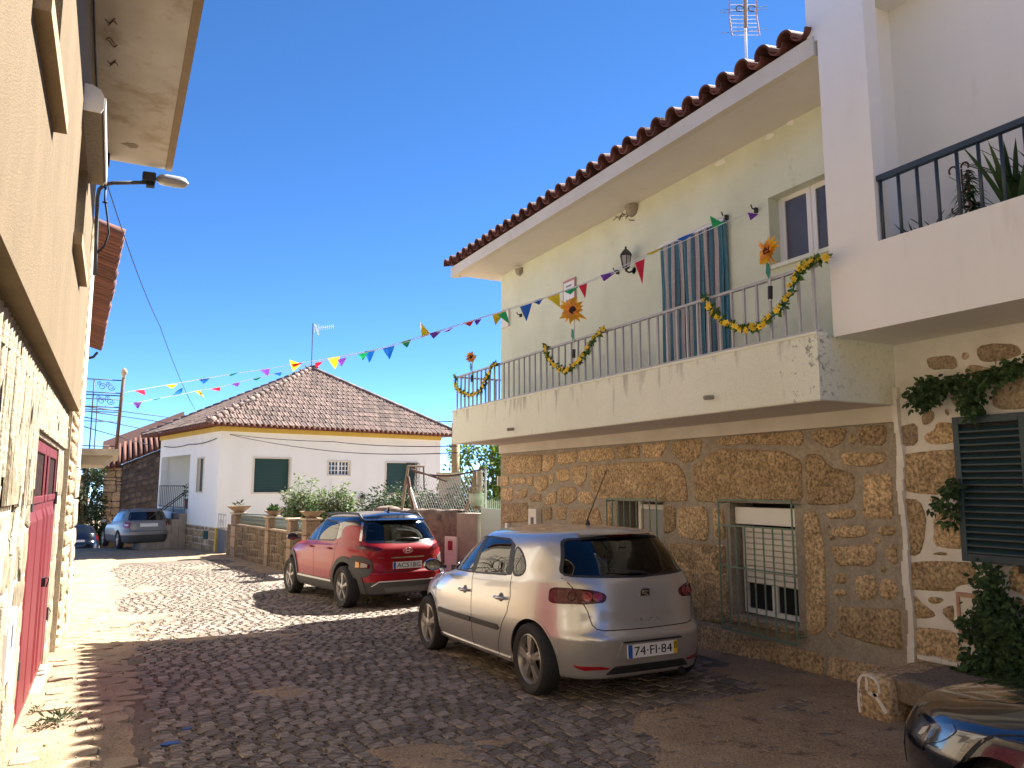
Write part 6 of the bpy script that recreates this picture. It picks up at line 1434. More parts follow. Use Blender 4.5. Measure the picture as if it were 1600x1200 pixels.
for sx in (-1, 1):
    pj = sv.pside(sx)
    for nm, g in zip(('front_side_window', 'rear_side_window', 'quarter_window'), SG): sv.panel(nm, poly_rows(g, 12, 10), pj, M['glass_tint'], .0, .004)
    sv.poly('pillar_trim', [(.022, .95), (.032, 1.318), (-.058, 1.318), (-.058, .95)], pj, M['trim'], .002, 3, 10, 0, .01); sv.poly('pillar_trim', [(-.812, .983), (-.692, 1.284), (-.775, 1.262), (-.888, .988)], pj, M['trim'], .002, 3, 10, 0, .01)
    for loop in SG: sv.strip('window_seal', loop + loop[:1], .016, pj, M['trim'], .0025)
    # shut lines
    sv.strip('door_gap', [(.95, .93), (.96, .80), (.93, .55), (.84, .30), (.80, .235), (-.10, .215), (-.115, .5), (-.10, .80), (-.04, .95)], .010, pj, M['dark'], .0008); sv.strip('door_gap', [(-.10, .215), (-.66, .22), (-.70, .35), (-.80, .54), (-.90, .66), (-.945, .80), (-.90, .985)], .010, pj, M['dark'], .0008)
    sv.poly('side_moulding', [(.80, .475), (.82, .50), (.80, .525), (-.093, .525), (-.093, .475)], pj, M['trim'], .013, 20, 4, .008, .016); sv.poly('side_moulding', [(-.117, .475), (-.117, .525), (-.70, .525), (-.745, .50), (-.72, .475)], pj, M['trim'], .013, 20, 4, .008, .016)
    sv.panel('wheel_arch_lip', [[(c + r_ * math.cos(R(a)), .305 + r_ * math.sin(R(a))) for r_ in (.337, .355)] for c in (-1.29,) for a in range(0, 181, 6)], pj, M['silver_paint'], .006, .03); sv.panel('wheel_arch_lip', [[(c + r_ * math.cos(R(a)), .305 + r_ * math.sin(R(a))) for r_ in (.337, .355)] for c in (1.17,) for a in range(0, 181, 6)], pj, M['silver_paint'], .006, .03)
    for y in (.07, -.77):
        q = MB(); p, n = pj(y, .775); n = Vector((sx, 0, 0)); q.tube([p + Vector((0, -.085, 0)) + n * .01, p + Vector((0, -.07, .004)) + n * .034, p + n * .04, p + Vector((0, .07, .004)) + n * .034, p + Vector((0, .085, 0)) + n * .01], [.014, .016, .017, .016, .014], 8); h_ = q.build('door_handle', M['silver_paint'], sv.root, local=True, smooth=True)
        sv.poly('handle_recess', [(y - .045, .74), (y + .045, .74), (y + .045, .82), (y - .045, .82)], pj, M['lead'], .0012, 8, 6, .035, .004)
    sv.strip('sill_line', [(.82, .235), (-.9, .235)], .03, pj, M['silver_paint'], .012, None, .02)
    sv.poly('side_indicator', [(1.0, .70), (1.04, .70), (1.04, .725), (1.0, .725)], pj, M['lamp_clear'], .006, 4, 4, .01, .01)
    pc = sv.pcorner(sx)
    lamp_poly = chaikin([(6, .815), (3, .87), (8, .90), (22, .925), (50, .935), (66, .925), (66.5, .86), (66, .80), (40, .80), (15, .805)], 1)
    tl_ = sv.panel('tail_lamp', poly_rows(lamp_poly, 30, 10), pc, M['lamp_dark'], .006, .02)
    for a, z, mt, r_ in ((12.5, .858, 'lamp_red', .038), (22, .862, 'lamp_red', .040), (37, .868, 'lamp_dark', .036)):
        p, n = pc(a, z); q = MB(); u = n.cross(Vector((0, 0, 1))).normalized(); v = u.cross(n)
        q.tube([p + n * .010 + (u * math.cos(t) + v * math.sin(t)) * r_ for t in [2 * math.pi * k / 24 for k in range(24)]], .004, 5, closed=True); q.build('lamp_ring', M['lamp_ring'] if mt == 'lamp_red' else M['lamp_dark'], tl_, local=True, smooth=True)
        q = MB(); c0 = p + n * .007; q.add([c0 + n * .006] + [c0 + (u * math.cos(t) + v * math.sin(t)) * r_ * .96 for t in [2 * math.pi * k / 24 for k in range(24)]], [(0, 1 + k, 1 + (k + 1) % 24) for k in range(24)]); q.build('lamp_lens', M[mt], tl_, local=True, smooth=True)
    sv.panel('lamp_lens', poly_rows(round_poly([(42, .815), (64, .815), (64.5, .905), (44, .915)], 3 and .02), 12, 6), pc, mat('lamp_mix', (.13, .02, .018), .12, (.07, .006, .006), 30, coat=.3, spec=.3), .0072, .004, tl_)
    sv.poly('reflector', [(sx * .41, .275), (sx * .40, .305), (sx * .66, .315), (sx * .66, .30), (sx * .60, .272)], sv.prear(), M['lamp_red'], .004, 8, 4, .008, .01)
rg = sv.panel('rear_window', poly_rows(RG, 24, 12), sv.prear(), M['glass_tint'], .0, .004); sv.panel('windscreen', poly_rows(FG, 20, 10), sv.pfront(), M['glass_tint'], .0, .004)
pr_ = sv.prear(); sv.strip('window_seal', RG + RG[:1], .018, pr_, M['trim'], .0025)
sv.strip('tailgate_gap', [(-.66, 1.01), (-.625, .94), (-.555, .75), (-.53, .64), (-.50, .605), (-.44, .592), (0, .585), (.44, .592), (.50, .605), (.53, .64), (.555, .75), (.625, .94), (.66, 1.01)], .008, pr_, M['dark'], .0008)
sv.strip('bumper_ledge', [(-.62, .562), (0, .556), (.62, .562)], .012, pr_, M['silver_paint'], .0025)
sv.poly('diffuser', [(-.44, .235), (-.36, .30), (.36, .30), (.44, .235)], pr_, M['trim'], .004, 16, 5, .02, .02)
for zz in (.25, .275): sv.strip('diffuser_rib', [(-.38, zz), (.38, zz)], .008, pr_, M['dark'], .009)
sv.poly('plate_recess', [(-.36, .335), (-.31, .50), (.31, .50), (.36, .335)], pr_, M['silver_paint'], .003, 14, 6, .04, .012)
p, n = pr_(0, .415); sv.plate('74·FI·84', 0, .415, p.y - .012, .52, .112, ('08', '02'))
p, n = pr_(0, .50); q = MB(); q.box(-.3, .3, p.y - .02, p.y + .01, .488, .50); q.build('plate_lamp_strip', M['trim'], sv.root, local=True)
# badge: squared ring with a ribbon S
p, n = pr_(0, .86); b0 = p + n * .006; q = MB(); vv = Vector((0, n.z * -n.y, 1)).normalized(); vv = Vector((0, -n.z / max(.2, abs(n.y)) * -1 * -1, 1)).normalized(); uu = Vector((1, 0, 0))
sq = round_poly([(-.048, -.048), (.048, -.048), (.048, .048), (-.048, .048)], .014); q.add([b0 + uu * a + vv * b for a, b in sq], [tuple(range(len(sq)))]); bd = q.build('badge', M['black_ink'], sv.root, local=True)
q = MB()
for a, b in zip(sq, sq[1:] + sq[:1]): pass
q.tube([b0 + uu * a + vv * b for a, b in sq], .0035, 5, closed=True)
for poly in ([(-.036, .036), (.036, .036), (.036, .022), (-.012, .022), (-.036, .006)], [(-.036, .0), (-.014, .014), (.010, .014), (.036, -.006), (.036, -.018), (-.002, .0)], [(-.036, -.036), (.036, -.036), (.036, -.024), (.02, -.012), (-.006, -.004), (.008, -.020), (-.036, -.022)]): q.prism([b0 - n * .0 + uu * a + vv * b + n * .004 for a, b in poly], n * -.003)
q.build('badge_mark', M['chrome'], bd, local=True)
p, n = pr_(0, .655); lettering('I B I Z A', .034, Matrix.Translation(p + n * .003) @ Matrix.Rotation(R(90), 4, 'X'), M['chrome'], sv.root, .25, 'lettering', .002)
q = MB(); p0, _ = pr_(.08, 1.03); q.tube([p0 + Vector((.0, -.015, 0)), p0 + Vector((-.12, -.02, .02)), p0 + Vector((-.38, -.006, .055))], [.016, .010, .006], 6); q.build('wiper', M['trim'], sv.root, local=True, smooth=True)
q = MB(); p0, _ = sv.ptop()(0, -1.02); q.lathe(p0 - Vector((0, 0, .004)), [(.028, 0), (.02, .02), (.010, .04), (.006, .06)], 10); q.tube([p0 + Vector((0, 0, .05)), p0 + Vector((0, -.36, .52))], [.006, .003], 6); q.build('aerial', M['trim'], sv.root, local=True, smooth=True)
q = MB(); t0 = [sv.hit((x, -3, 1.352), (0, 1, 0))[0] for x in (-.40, -.2, 0, .2, .40)]; q.grid([[p + Vector((0, -.055, .012)) for p in t0], [p + Vector((0, .14, .045)) for p in t0]]); q.grid([[p + Vector((0, .0, .004)) for p in t0], [p + Vector((0, -.055, .012)) for p in t0]]); q.build('spoiler', M['silver_paint'], sv.root, local=True, smooth=True)
sv.poly('brake_lamp', [(-.16, 1.338), (.16, 1.338), (.16, 1.35), (-.16, 1.35)], pr_, M['lamp_dark'], .006, 6, 3, .004)
for sx in (-1, 1):
    sv.mirror(sx, .80, .985, .80, M['black_paint'])
    for y in (-1.29, 1.17): sv.wheel(sx * .745, y, .305, .212, .19, 'twin', M['rim_grey'])
seats(sv, ((-.05, .62), (-.95, .60)), .36, M['seat'])
q = MB(); q.box(-.66, .66, -1.62, .9, .60, .63); q.box(-.62, .62, .62, .95, .66, .96); q.box(-.55, .55, -1.72, -1.15, .86, .88); q.build('cabin_floor', M['seat'], sv.root, local=True)
q = MB(); q.box(-.55, .55, -1.55, 1.6, .17, .30); q.tube([(.35, -1.8, .2), (.35, -1.93, .2)], .03, 8); q.build('underbody', M['dark'], sv.root, local=True)

# ---------------------------------------------- red crossover
LV = [(-1.88, 1.88, .72, .21, .21, 6, 4, 0), (-1.98, 1.97, .82, .23, .23, 5, 3.6, 0), (-2.03, 2.03, .865, .32, .32, 4.6, 3.4, 0), (-2.06, 2.07, .885, .42, .42, 4.5, 3.3, 0), (-2.075, 2.08, .892, .50, .50, 4.4, 3.2, 0), (-2.08, 2.08, .895, .56, .56, 4.4, 3.2, 0), (-2.045, 2.07, .895, .61, .61, 4.4, 3.2, 0),
      (-2.025, 2.05, .894, .72, .72, 4.4, 3.1, 0), (-2.03, 2.00, .890, .84, .82, 4.4, 3.1, 0), (-2.03, 1.88, .878, .925, .88, 4.3, 3.0, .01), (-1.985, 1.62, .858, .985, .94, 4.2, 3.1, .03), (-1.955, 1.2, .835, 1.02, .985, 4.1, 3.3, .03), (-1.90, 1.02, .80, 1.10, 1.07, 4, 3.4, .02), (-1.81, .80, .755, 1.22, 1.2, 3.9, 3.4, .02), (-1.70, .54, .70, 1.345, 1.33, 3.9, 3.4, .02),
      (-1.63, .40, .655, 1.415, 1.405, 3.8, 3.4, .02), (-1.58, .30, .60, 1.455, 1.445, 3.8, 3.2, .025), (-1.45, .15, .46, 1.485, 1.475, 3.4, 3, .03), (-1.15, -.12, .24, 1.51, 1.505, 3, 3, .025), (-.80, -.45, .07, 1.53, 1.53, 2.5, 2.5, .01)]
hd_ = R(7); rc = Car('red_crossover', 'red compact crossover with black roof and grey cladding parked past the silver car', (4.15, 14.27, G(13.6)), hd_, math.atan(-.022), LV, [M['red_paint'], M['clad'], M['black_paint']], lambda l: 1 if l < 3 else (2 if l >= 12.2 else 0), 4)
SG = [round_poly(p, .03) for p in ([(1.0, 1.03), (.58, 1.285), (.36, 1.375), (.05, 1.395), (.03, 1.04)], [(-.05, 1.042), (-.05, 1.395), (-.66, 1.375), (-.84, 1.315), (-.92, 1.09), (-.86, 1.06)])]
rc.wells((-1.40, 1.20), .385, .52, .345)
rc.cutter(stack(shrink(LV, 12, .05, .7), 3))
for g in SG: m = MB(); m.prism([(-1.4, y, z) for y, z in g], (2.8, 0, 0)); rc.cutter(m)
RG = round_poly([(-.655, 1.06), (0, 1.04), (.655, 1.06), (.54, 1.36), (0, 1.375), (-.54, 1.36)], .05); m = MB(); m.prism([(x, -3.2, z) for x, z in RG], (0, 1.9, 0)); rc.cutter(m)
FG = round_poly([(-.64, 1.09), (.64, 1.09), (.5, 1.38), (-.5, 1.38)], .05); m = MB(); m.prism([(x, .1, z) for x, z in FG], (0, 1.8, 0)); rc.cutter(m)
rc.finish()
for sx in (-1, 1):
    pj = rc.pside(sx); pc = rc.pcorner(sx, -1.45, .40)
    for nm, g in zip(('front_side_window', 'rear_side_window'), SG): rc.panel(nm, poly_rows(g, 12, 10), pj, M['glass_tint'], 0, .004); rc.strip('window_seal', g + g[:1], .02, pj, M['trim'], .0025)
    rc.poly('pillar_trim', [(.032, 1.03), (.052, 1.40), (-.052, 1.40), (-.052, 1.03)], pj, M['black_paint'], .002, 3, 8, 0, .01); rc.poly('quarter_trim', [(-.925, 1.08), (-.845, 1.325), (-.95, 1.33), (-1.06, 1.22), (-1.08, 1.10)], pj, M['black_paint'], .002, 6, 8, .03, .01)
    rc.poly('quarter_panel', [(-1.13, 1.085), (-1.05, 1.27), (-1.28, 1.325), (-1.56, 1.30), (-1.74, 1.085)], pj, M['red_paint'], .003, 10, 8, .04, .01)
    for c in (-1.40, 1.20):
        z_ = .345; rc.panel('arch_cladding', [[(c + r_ * math.cos(R(a)), max(.225, z_ + r_ * math.sin(R(a)))) for r_ in (.387, .43, .475)] for a in range(-12, 193, 6)], pj, M['clad'], .016, .05)
    rc.poly('sill_cladding', [(.78, .235), (.76, .38), (-.95, .38), (-.98, .235)], pj, M['clad'], .012, 20, 4, .02, .03); rc.strip('sill_bright_strip', [(.74, .395), (-.92, .395)], .03, pj, M['alu'], .016, None, .01)
    rc.strip('door_gap', [(1.0, 1.0), (1.02, .8), (.93, .5), (.82, .40), (-.10, .385), (-.12, .7), (-.04, 1.03)], .011, pj, M['dark'], .0008); rc.strip('door_gap', [(-.10, .385), (-.80, .385), (-.93, .6), (-1.05, .78), (-1.03, 1.06)], .011, pj, M['dark'], .0008)
    for y in (.10, -.80):
        q = MB(); p, n = pj(y, .93); n = Vector((sx, 0, 0)); q.tube([p + Vector((0, -.09, 0)) + n * .008, p + Vector((0, -.07, .003)) + n * .034, p + Vector((0, .07, .003)) + n * .034, p + Vector((0, .09, 0)) + n * .008], .014, 8); q.build('door_handle', M['red_paint'], rc.root, local=True, smooth=True)
    q = MB(); pts = [rc.ptop()(sx * .555, y)[0] + Vector((0, 0, z)) for y, z in ((.1, .0), (.0, .045), (-.3, .05), (-.8, .05), (-1.3, .045), (-1.48, .0))]; q.tube(pts, .020, 8); q.build('roof_rail', M['trim'], rc.root, local=True, smooth=True)
    rc.panel('tail_lamp', poly_rows(round_poly([(2, .93), (12, .985), (40, 1.0), (58, .99), (60, .955), (34, .925), (14, .91)], .015), 20, 6), pc, M['lamp_dark'], .008, .02)
    rc.panel('corner_cladding', poly_rows(round_poly([(20, .60), (22, .78), (40, .83), (66, .84), (74, .78), (76, .50), (50, .48), (26, .52)], .03), 16, 10), pc, M['clad'], .014, .03)
    lm = rc.panel('reversing_lamp', poly_rows(round_poly([(25, .635), (24, .72), (52, .765), (55, .64)], .03), 14, 6), pc, M['lamp_dark'], .022, .012)
    rc.panel('lamp_lens', poly_rows(round_poly([(44, .655), (45, .745), (53, .75), (54, .655)], .02), 6, 5), pc, M['lamp_amber'], .025, .006, lm); rc.panel('lamp_lens', poly_rows(round_poly([(29, .655), (28, .715), (41, .735), (42, .655)], .02), 6, 5), pc, M['lamp_clear'] if 0 else mat('lamp_smoke', (.22, .16, .15), .12, coat=1.), .025, .006, lm)
    rc.mirror(sx, .88, 1.075, .85, M['black_paint'])
    rc.strip('window_chrome', [(sx * .685, 1.065), (sx * .575, 1.365)], .022, rc.prear(), M['chrome'], .006)
    for y in (-1.40, 1.20): rc.wheel(sx * .79, y, .335, .225, .22, 'star', M['rim_grey'])
pr_ = rc.prear(); rc.panel('rear_window', poly_rows(RG, 24, 12), pr_, M['glass_tint'], 0, .004); rc.panel('windscreen', poly_rows(FG, 16, 8), rc.pfront(), M['glass_tint'], 0, .004); rc.strip('window_seal', RG + RG[:1], .04, pr_, M['black_paint'], .0025)
q = MB(); t0 = [rc.hit((x, -3, 1.40), (0, 1, 0))[0] for x in (-.56, -.3, 0, .3, .56)]; q.grid([[p + Vector((0, -.09, .0)) for p in t0], [p + Vector((0, .1, .05)) for p in t0]]); q.grid([[p + Vector((0, -.01, -.035)) for p in t0], [p + Vector((0, -.09, 0)) for p in t0]]); q.build('spoiler', M['black_paint'], rc.root, local=True, smooth=True)
rc.strip('tailgate_gap', [(-.69, 1.05), (-.70, .92), (-.60, .80), (-.57, .62), (-.52, .58), (.52, .58), (.57, .62), (.60, .80), (.70, .92), (.69, 1.05)], .009, pr_, M['dark'], .0008)
rc.strip('chrome_strip', [(-.30, .80), (.30, .80)], .022, pr_, M['chrome'], .012, None, .014)
rc.poly('lower_bumper', [(-.70, .25), (-.62, .425), (.62, .425), (.70, .25)], pr_, M['clad'], .006, 16, 5, .03, .02); rc.strip('bumper_bright_edge', [(-.60, .36), (-.50, .432), (.50, .432), (.60, .36)], .014, pr_, M['alu'], .012); rc.poly('skid_plate', [(-.36, .255), (-.42, .335), (.42, .335), (.36, .255)], pr_, M['lead'], .010, 14, 4, .02, .012)
rc.poly('plate_recess', [(-.34, .60), (-.30, .755), (.30, .755), (.34, .60)], pr_, M['red_paint'], .002, 12, 5, .03)
p, n = pr_(0, .675); rc.plate('AC51BG', 0, .675, p.y - .012, .52, .11)
p, n = pr_(0, .905); q = MB(); u, v = Vector((1, 0, 0)), Vector((0, 0, 1)); el = [2 * math.pi * k / 28 for k in range(28)]; c = p + n * .012; q.tube([c + u * .078 * math.cos(t) + v * .042 * math.sin(t) for t in el], .007, 5, closed=True)
q.tube([c + u * -.038 + v * .026, c + u * -.030 + v * 0, c + u * -.036 - v * .026], .0065, 5); q.tube([c + u * .036 + v * .026, c + u * .030, c + u * .038 - v * .026], .0065, 5); q.tube([c + u * -.03 - v * .006, c, c + u * .03 + v * .006], .0065, 5); q.build('badge', M['chrome'], rc.root, local=True, smooth=True)
for x, t_, w_ in ((-.44, 'HYUNDAI', .17), (.50, 'KONA', .11)): p, n = pr_(x, .805); lettering(t_, .026, Matrix.Translation(p + n * .004) @ Matrix.Rotation(R(90), 4, 'X'), M['chrome'], rc.root, w_, 'lettering', .002)
q = MB(); p0, _ = pr_(.26, 1.08); q.tube([p0 + Vector((.0, -.02, 0)), p0 + Vector((-.14, -.03, .02)), p0 + Vector((-.42, -.02, .02))], [.02, .014, .008], 6); q.build('wiper', M['trim'], rc.root, local=True, smooth=True)
q = MB(); p0, _ = rc.ptop()(0, -1.2); q.hexa([p0 + Vector(v_) for v_ in ((-.03, -.09, 0), (.03, -.09, 0), (.015, .09, 0), (-.015, .09, 0), (-.006, -.09, .08), (.006, -.09, .08), (.004, -.02, .04), (-.004, -.02, .04))]); bevel(q.build('aerial', M['black_paint'], rc.root, local=True), .008)
seats(rc, ((-.1, .7), (-1.0, .68)), .38, M['seat']); q = MB(); q.box(-.7, .7, -1.72, .95, .66, .70); q.box(-.6, .6, -1.8, -1.15, .92, .94); q.build('cabin_floor', M['seat'], rc.root, local=True); q = MB(); q.box(-.56, .56, -1.65, 1.7, .19, .34); q.build('underbody', M['dark'], rc.root, local=True)

# ---------------------------------------------- simple cars: grey estate, far blue hatchback, near navy car
LVW = [(-2.05, 2.05, .72, .20, .20, 6, 4, 0), (-2.18, 2.16, .82, .22, .22, 5, 3.4, 0), (-2.24, 2.22, .865, .34, .34, 4.6, 3.2, 0), (-2.27, 2.25, .882, .48, .48, 4.5, 3.1, 0), (-2.265, 2.24, .885, .58, .56, 4.5, 3.0, 0), (-2.22, 2.22, .885, .66, .62, 4.5, 3, 0), (-2.20, 2.15, .875, .80, .70, 4.5, 2.9, 0), (-2.17, 1.95, .86, .90, .80, 4.4, 2.9, .01), (-2.14, 1.15, .83, .955, .90, 4.3, 3.2, .03),
       (-2.08, .98, .79, 1.02, .98, 4.2, 3.4, .02), (-1.95, .70, .735, 1.16, 1.14, 4.2, 3.4, .02), (-1.82, .42, .675, 1.29, 1.28, 4.2, 3.4, .02), (-1.75, .28, .62, 1.355, 1.35, 4.2, 3.4, .02), (-1.65, .15, .52, 1.385, 1.38, 4, 3, .03), (-1.3, -.2, .28, 1.40, 1.40, 3, 3, .03), (-.9, -.6, .07, 1.43, 1.43, 2.5, 2.5, .01)]
def simple_car(name, label, loc, rz, tilt, LV, paintm, axles, rw, glass, lampf, plate_t=None, clad=None, style='star', rearw=None):
    c = Car(name, label, loc, rz, tilt, LV, [paintm, M['clad']], clad or (lambda l: 0), 3); c.wells(axles, rw + .035, .52); c.finish(); pr_ = c.prear()
    for sx in (-1, 1):
        for nm, g in glass: c.poly(nm, g, c.pside(sx), M['glass_dark'], .003, 10, 8, .03)
        c.mirror(sx, axles[1] - .42, LV[8][3] + .03, LV[8][2], paintm); lampf(c, sx)
        for y in axles: c.wheel(sx * (LV[3][2] - .10), y, rw, rw * .68, .2, style, M['rim_grey'])
    if rearw: c.poly('rear_window', rearw, pr_, M['glass_dark'], .004, 16, 8, .05)
    q = MB(); l = LV[0]; q.box(-.55, .55, l[0] + .3, l[1] - .3, .17, .3); q.build('underbody', M['dark'], c.root, local=True); return c
def lampw(c, sx):
    l = c.panel('tail_lamp', poly_rows(round_poly([(24, .72), (22, .92), (50, .95), (66, .93), (68, .76), (50, .71)], .03), 14, 8), c.pcorner(sx, -1.6, .4), M['lamp_red'], .008); c.panel('lamp_lens', poly_rows(round_poly([(30, .80), (30, .88), (58, .89), (58, .82)], .02), 8, 4), c.pcorner(sx, -1.6, .4), M['lamp_clear'], .011, .006, l)
    q = MB(); q.tube([c.ptop()(sx * .56, y)[0] + Vector((0, 0, z)) for y, z in ((.0, 0), (-.1, .035), (-.8, .04), (-1.5, .035), (-1.62, 0))], .016, 6); q.build('roof_rail', M['trim'], c.root, local=True, smooth=True)
wg = simple_car('grey_estate_car', 'grey estate car with roof rails parked in the shade by the white house porch', (.89, 33.5, G(33.2)), R(10.5), math.atan(-.03), LVW, M['grey_paint'], (-1.33, 1.32), .315, [('front_side_window', [(.92, .96), (.42, 1.28), (.08, 1.30), (.06, .97)]), ('rear_side_window', [(0, .97), (0, 1.305), (-.72, 1.30), (-.82, .985)]), ('quarter_window', [(-.89, .99), (-.80, 1.295), (-1.45, 1.26), (-1.62, 1.02)])], lampw, clad=lambda l: 1 if l < 3.0 else 0, rearw=[(-.66, 1.0), (.66, 1.0), (.56, 1.30), (-.56, 1.30)])
p, n = wg.prear()(0, .82); wg.plate('00·00·XX' if 0 else '   ', 0, .82, p.y - .012, .52, .11) if 0 else None
q = MB(); p, n = wg.prear()(0, .83); q.box(-.30, .30, p.y - .014, p.y + .01, .77, .89); pl_ = q.build('number_plate', M['plate_white'], wg.root, local=True); wg.strip('tailgate_gap', [(-.72, .98), (-.60, .62), (.60, .62), (.72, .98)], .01, wg.prear(), M['dark'], .001)
def lampb(c, sx): c.panel('tail_lamp', poly_rows(round_poly([(28, .70), (28, .92), (66, .92), (66, .72)], .03), 8, 5), c.pcorner(sx, -1.35, .4), M['lamp_dark'], .006)
LV = [(p[0] * .92, p[1] * .88, p[2] * .97, p[3], p[4], p[5], p[6], p[7]) for p in LVW]
fb = simple_car('blue_hatchback', 'dark blue hatchback parked downhill, left of the grey estate car', (-1.25, 38.2, G(38.2) + .02), R(4), math.atan(-.25), LV, M['far_navy'], (-1.2, 1.2), .30, [('front_side_window', [(.85, .96), (.42, 1.27), (.08, 1.29), (.06, .97)]), ('rear_side_window', [(0, .97), (0, 1.29), (-.9, 1.27), (-1.1, .99)])], lampb, rearw=[(-.62, 1.0), (.62, 1.0), (.52, 1.29), (-.52, 1.29)])
q = MB(); p, n = fb.prear()(0, .62); q.box(-.26, .26, p.y - .014, p.y + .01, .57, .68); q.build('number_plate', M['plate_white'], fb.root, local=True)
# near navy car, front left corner in view
LV = [(-1.80, 1.78, .70, .19, .19, 6, 4, 0), (-1.90, 1.90, .775, .20, .20, 5, 3.0, 0), (-1.955, 1.96, .83, .32, .30, 4.6, 2.8, 0), (-1.98, 1.985, .845, .46, .44, 4.4, 2.7, 0), (-1.98, 1.985, .85, .58, .55, 4.4, 2.7, 0), (-1.95, 1.955, .85, .70, .64, 4.4, 2.6, 0), (-1.92, 1.88, .84, .82, .715, 4.4, 2.6, .01), (-1.90, 1.74, .82, .90, .75, 4.3, 2.6, .02), (-1.87, 1.45, .80, .95, .80, 4.2, 2.8, .03), (-1.85, 1.10, .785, .985, .87, 4.1, 3.2, .03),
      (-1.80, .95, .765, 1.045, .985, 4, 3.4, .02), (-1.72, .76, .722, 1.16, 1.11, 3.9, 3.4, .02), (-1.61, .5, .668, 1.29, 1.26, 3.8, 3.4, .02), (-1.525, .32, .60, 1.37, 1.345, 3.8, 3.4, .025), (-1.32, .12, .42, 1.40, 1.385, 3.4, 3, .03), (-1.05, -.15, .22, 1.415, 1.41, 3, 3, .03), (-.75, -.45, .06, 1.43, 1.43, 2.5, 2.5, .01)]
M['lamp_smoked'] = mat('lamp_smoked', (.06, .062, .066), .08, coat=1.)
def lampn(c, sx):
    pf = c.pfcorner(sx, 1.25, .35); l = c.panel('headlamp', poly_rows(round_poly([(22, .60), (24, .66), (38, .70), (54, .72), (60, .70), (50, .645), (36, .60)], .02), 18, 8), pf, M['lamp_smoked'], .004); 
    c.panel('lamp_surround', poly_rows(round_poly([(26, .615), (28, .655), (33, .67), (31, .625)], .02), 8, 5), pf, M['lamp_clear'], .006, .004, l)
    c.strip('bonnet_gap', [(sx * .62, 1.80), (sx * .70, 1.5), (sx * .72, 1.12)], .007, c.ptop(), M['dark'], .001)
nv = simple_car('navy_car', 'shiny dark blue car cut off by the lower right corner of the photo', (3.93, .74, G(.74) - .035), 0, math.atan(-.027), LV, M['navy_paint'], (-1.25, 1.20), .31, [('front_side_window', [(.85, .97), (.42, 1.27), (.05, 1.30), (.03, .97)]), ('rear_side_window', [(-.05, .98), (-.05, 1.30), (-.8, 1.27), (-1.1, 1.0)])], lampn, style='steel', rearw=[(-.6, 1.02), (.6, 1.02), (.47, 1.33), (-.47, 1.33)])
nv.poly('windscreen', [(-.62, 1.01), (.62, 1.01), (.47, 1.31), (-.47, 1.31)], nv.pfront(), M['glass_dark'], .004, 16, 8, .05)
nv.poly('grille', [(-.40, .40), (-.45, .58), (.45, .58), (.40, .40)], nv.pfront(), M['trim'], .004, 12, 5, .03)
# ------------------------------------------------------------------ bunting
CLR = dict(y=(.80, .60, .02), r=(.75, .02, .05), g=(.02, .45, .14), b=(.01, .14, .55), p=(.20, .05, .42))
for k_, c_ in CLR.items():
    m = mat('flag_' + k_, c_, .45); M['flag_' + k_] = m
    t = m.node_tree; tr = t.nodes.new('ShaderNodeBsdfTranslucent'); tr.inputs[0].default_value = (*c_, 1); mx = t.nodes.new('ShaderNodeMixShader'); mx.inputs[0].default_value = .45
    t.links.new(t.nodes['Principled BSDF'].outputs[0], mx.inputs[1]); t.links.new(tr.outputs[0], mx.inputs[2]); t.links.new(mx.outputs[0], t.nodes['Material Output'].inputs[0])
M['string'] = mat('string', (.8, .8, .82), .6)
def bunting(label, A, B, pts, flags, seed):
    A, B = Vector(A), Vector(B); n = (B - A).cross(UP).normalized(); t = thing('bunting', label, 'bunting', A, 'bunting strings across the lane')
    P3 = [onp(px, py, A, n) for px, py in pts]; out = []
    for i in range(len(P3) - 1):
        a, b, c, d = P3[max(0, i - 1)], P3[i], P3[i + 1], P3[min(len(P3) - 1, i + 2)]
        out += [Vector(cr(tuple(a), tuple(b), tuple(c), tuple(d), k / 6)) for k in range(6)]
    out.append(P3[-1]); q = MB(); q.tube(out, .004, 4); q.build('string', M['string'], t)
    rr = random.Random(seed)
    for (c, x0, y0, x1, y1, x2, y2) in flags:
        a, b, d = onp(x0, y0, A, n), onp(x1, y1, A, n), onp(x2, y2, A, n); m_ = (a + b) / 2; tip = d + n * rr.uniform(-.05, .05); rows = []
        for i in range(5):
            s = i / 4; l = a + (tip - a) * s; r = b + (tip - b) * s; bul = n * (rr.uniform(.5, 1.2) * .03 * math.sin(s * 3.1)); rows.append([l + bul * .2, l + (r - l) * .33 + bul, l + (r - l) * .67 + bul * .8 - n * .006, r - bul * .2 - n * .008])
        q = MB(); q.grid(rows); q.build('pennant', M['flag_' + c], t, smooth=True)
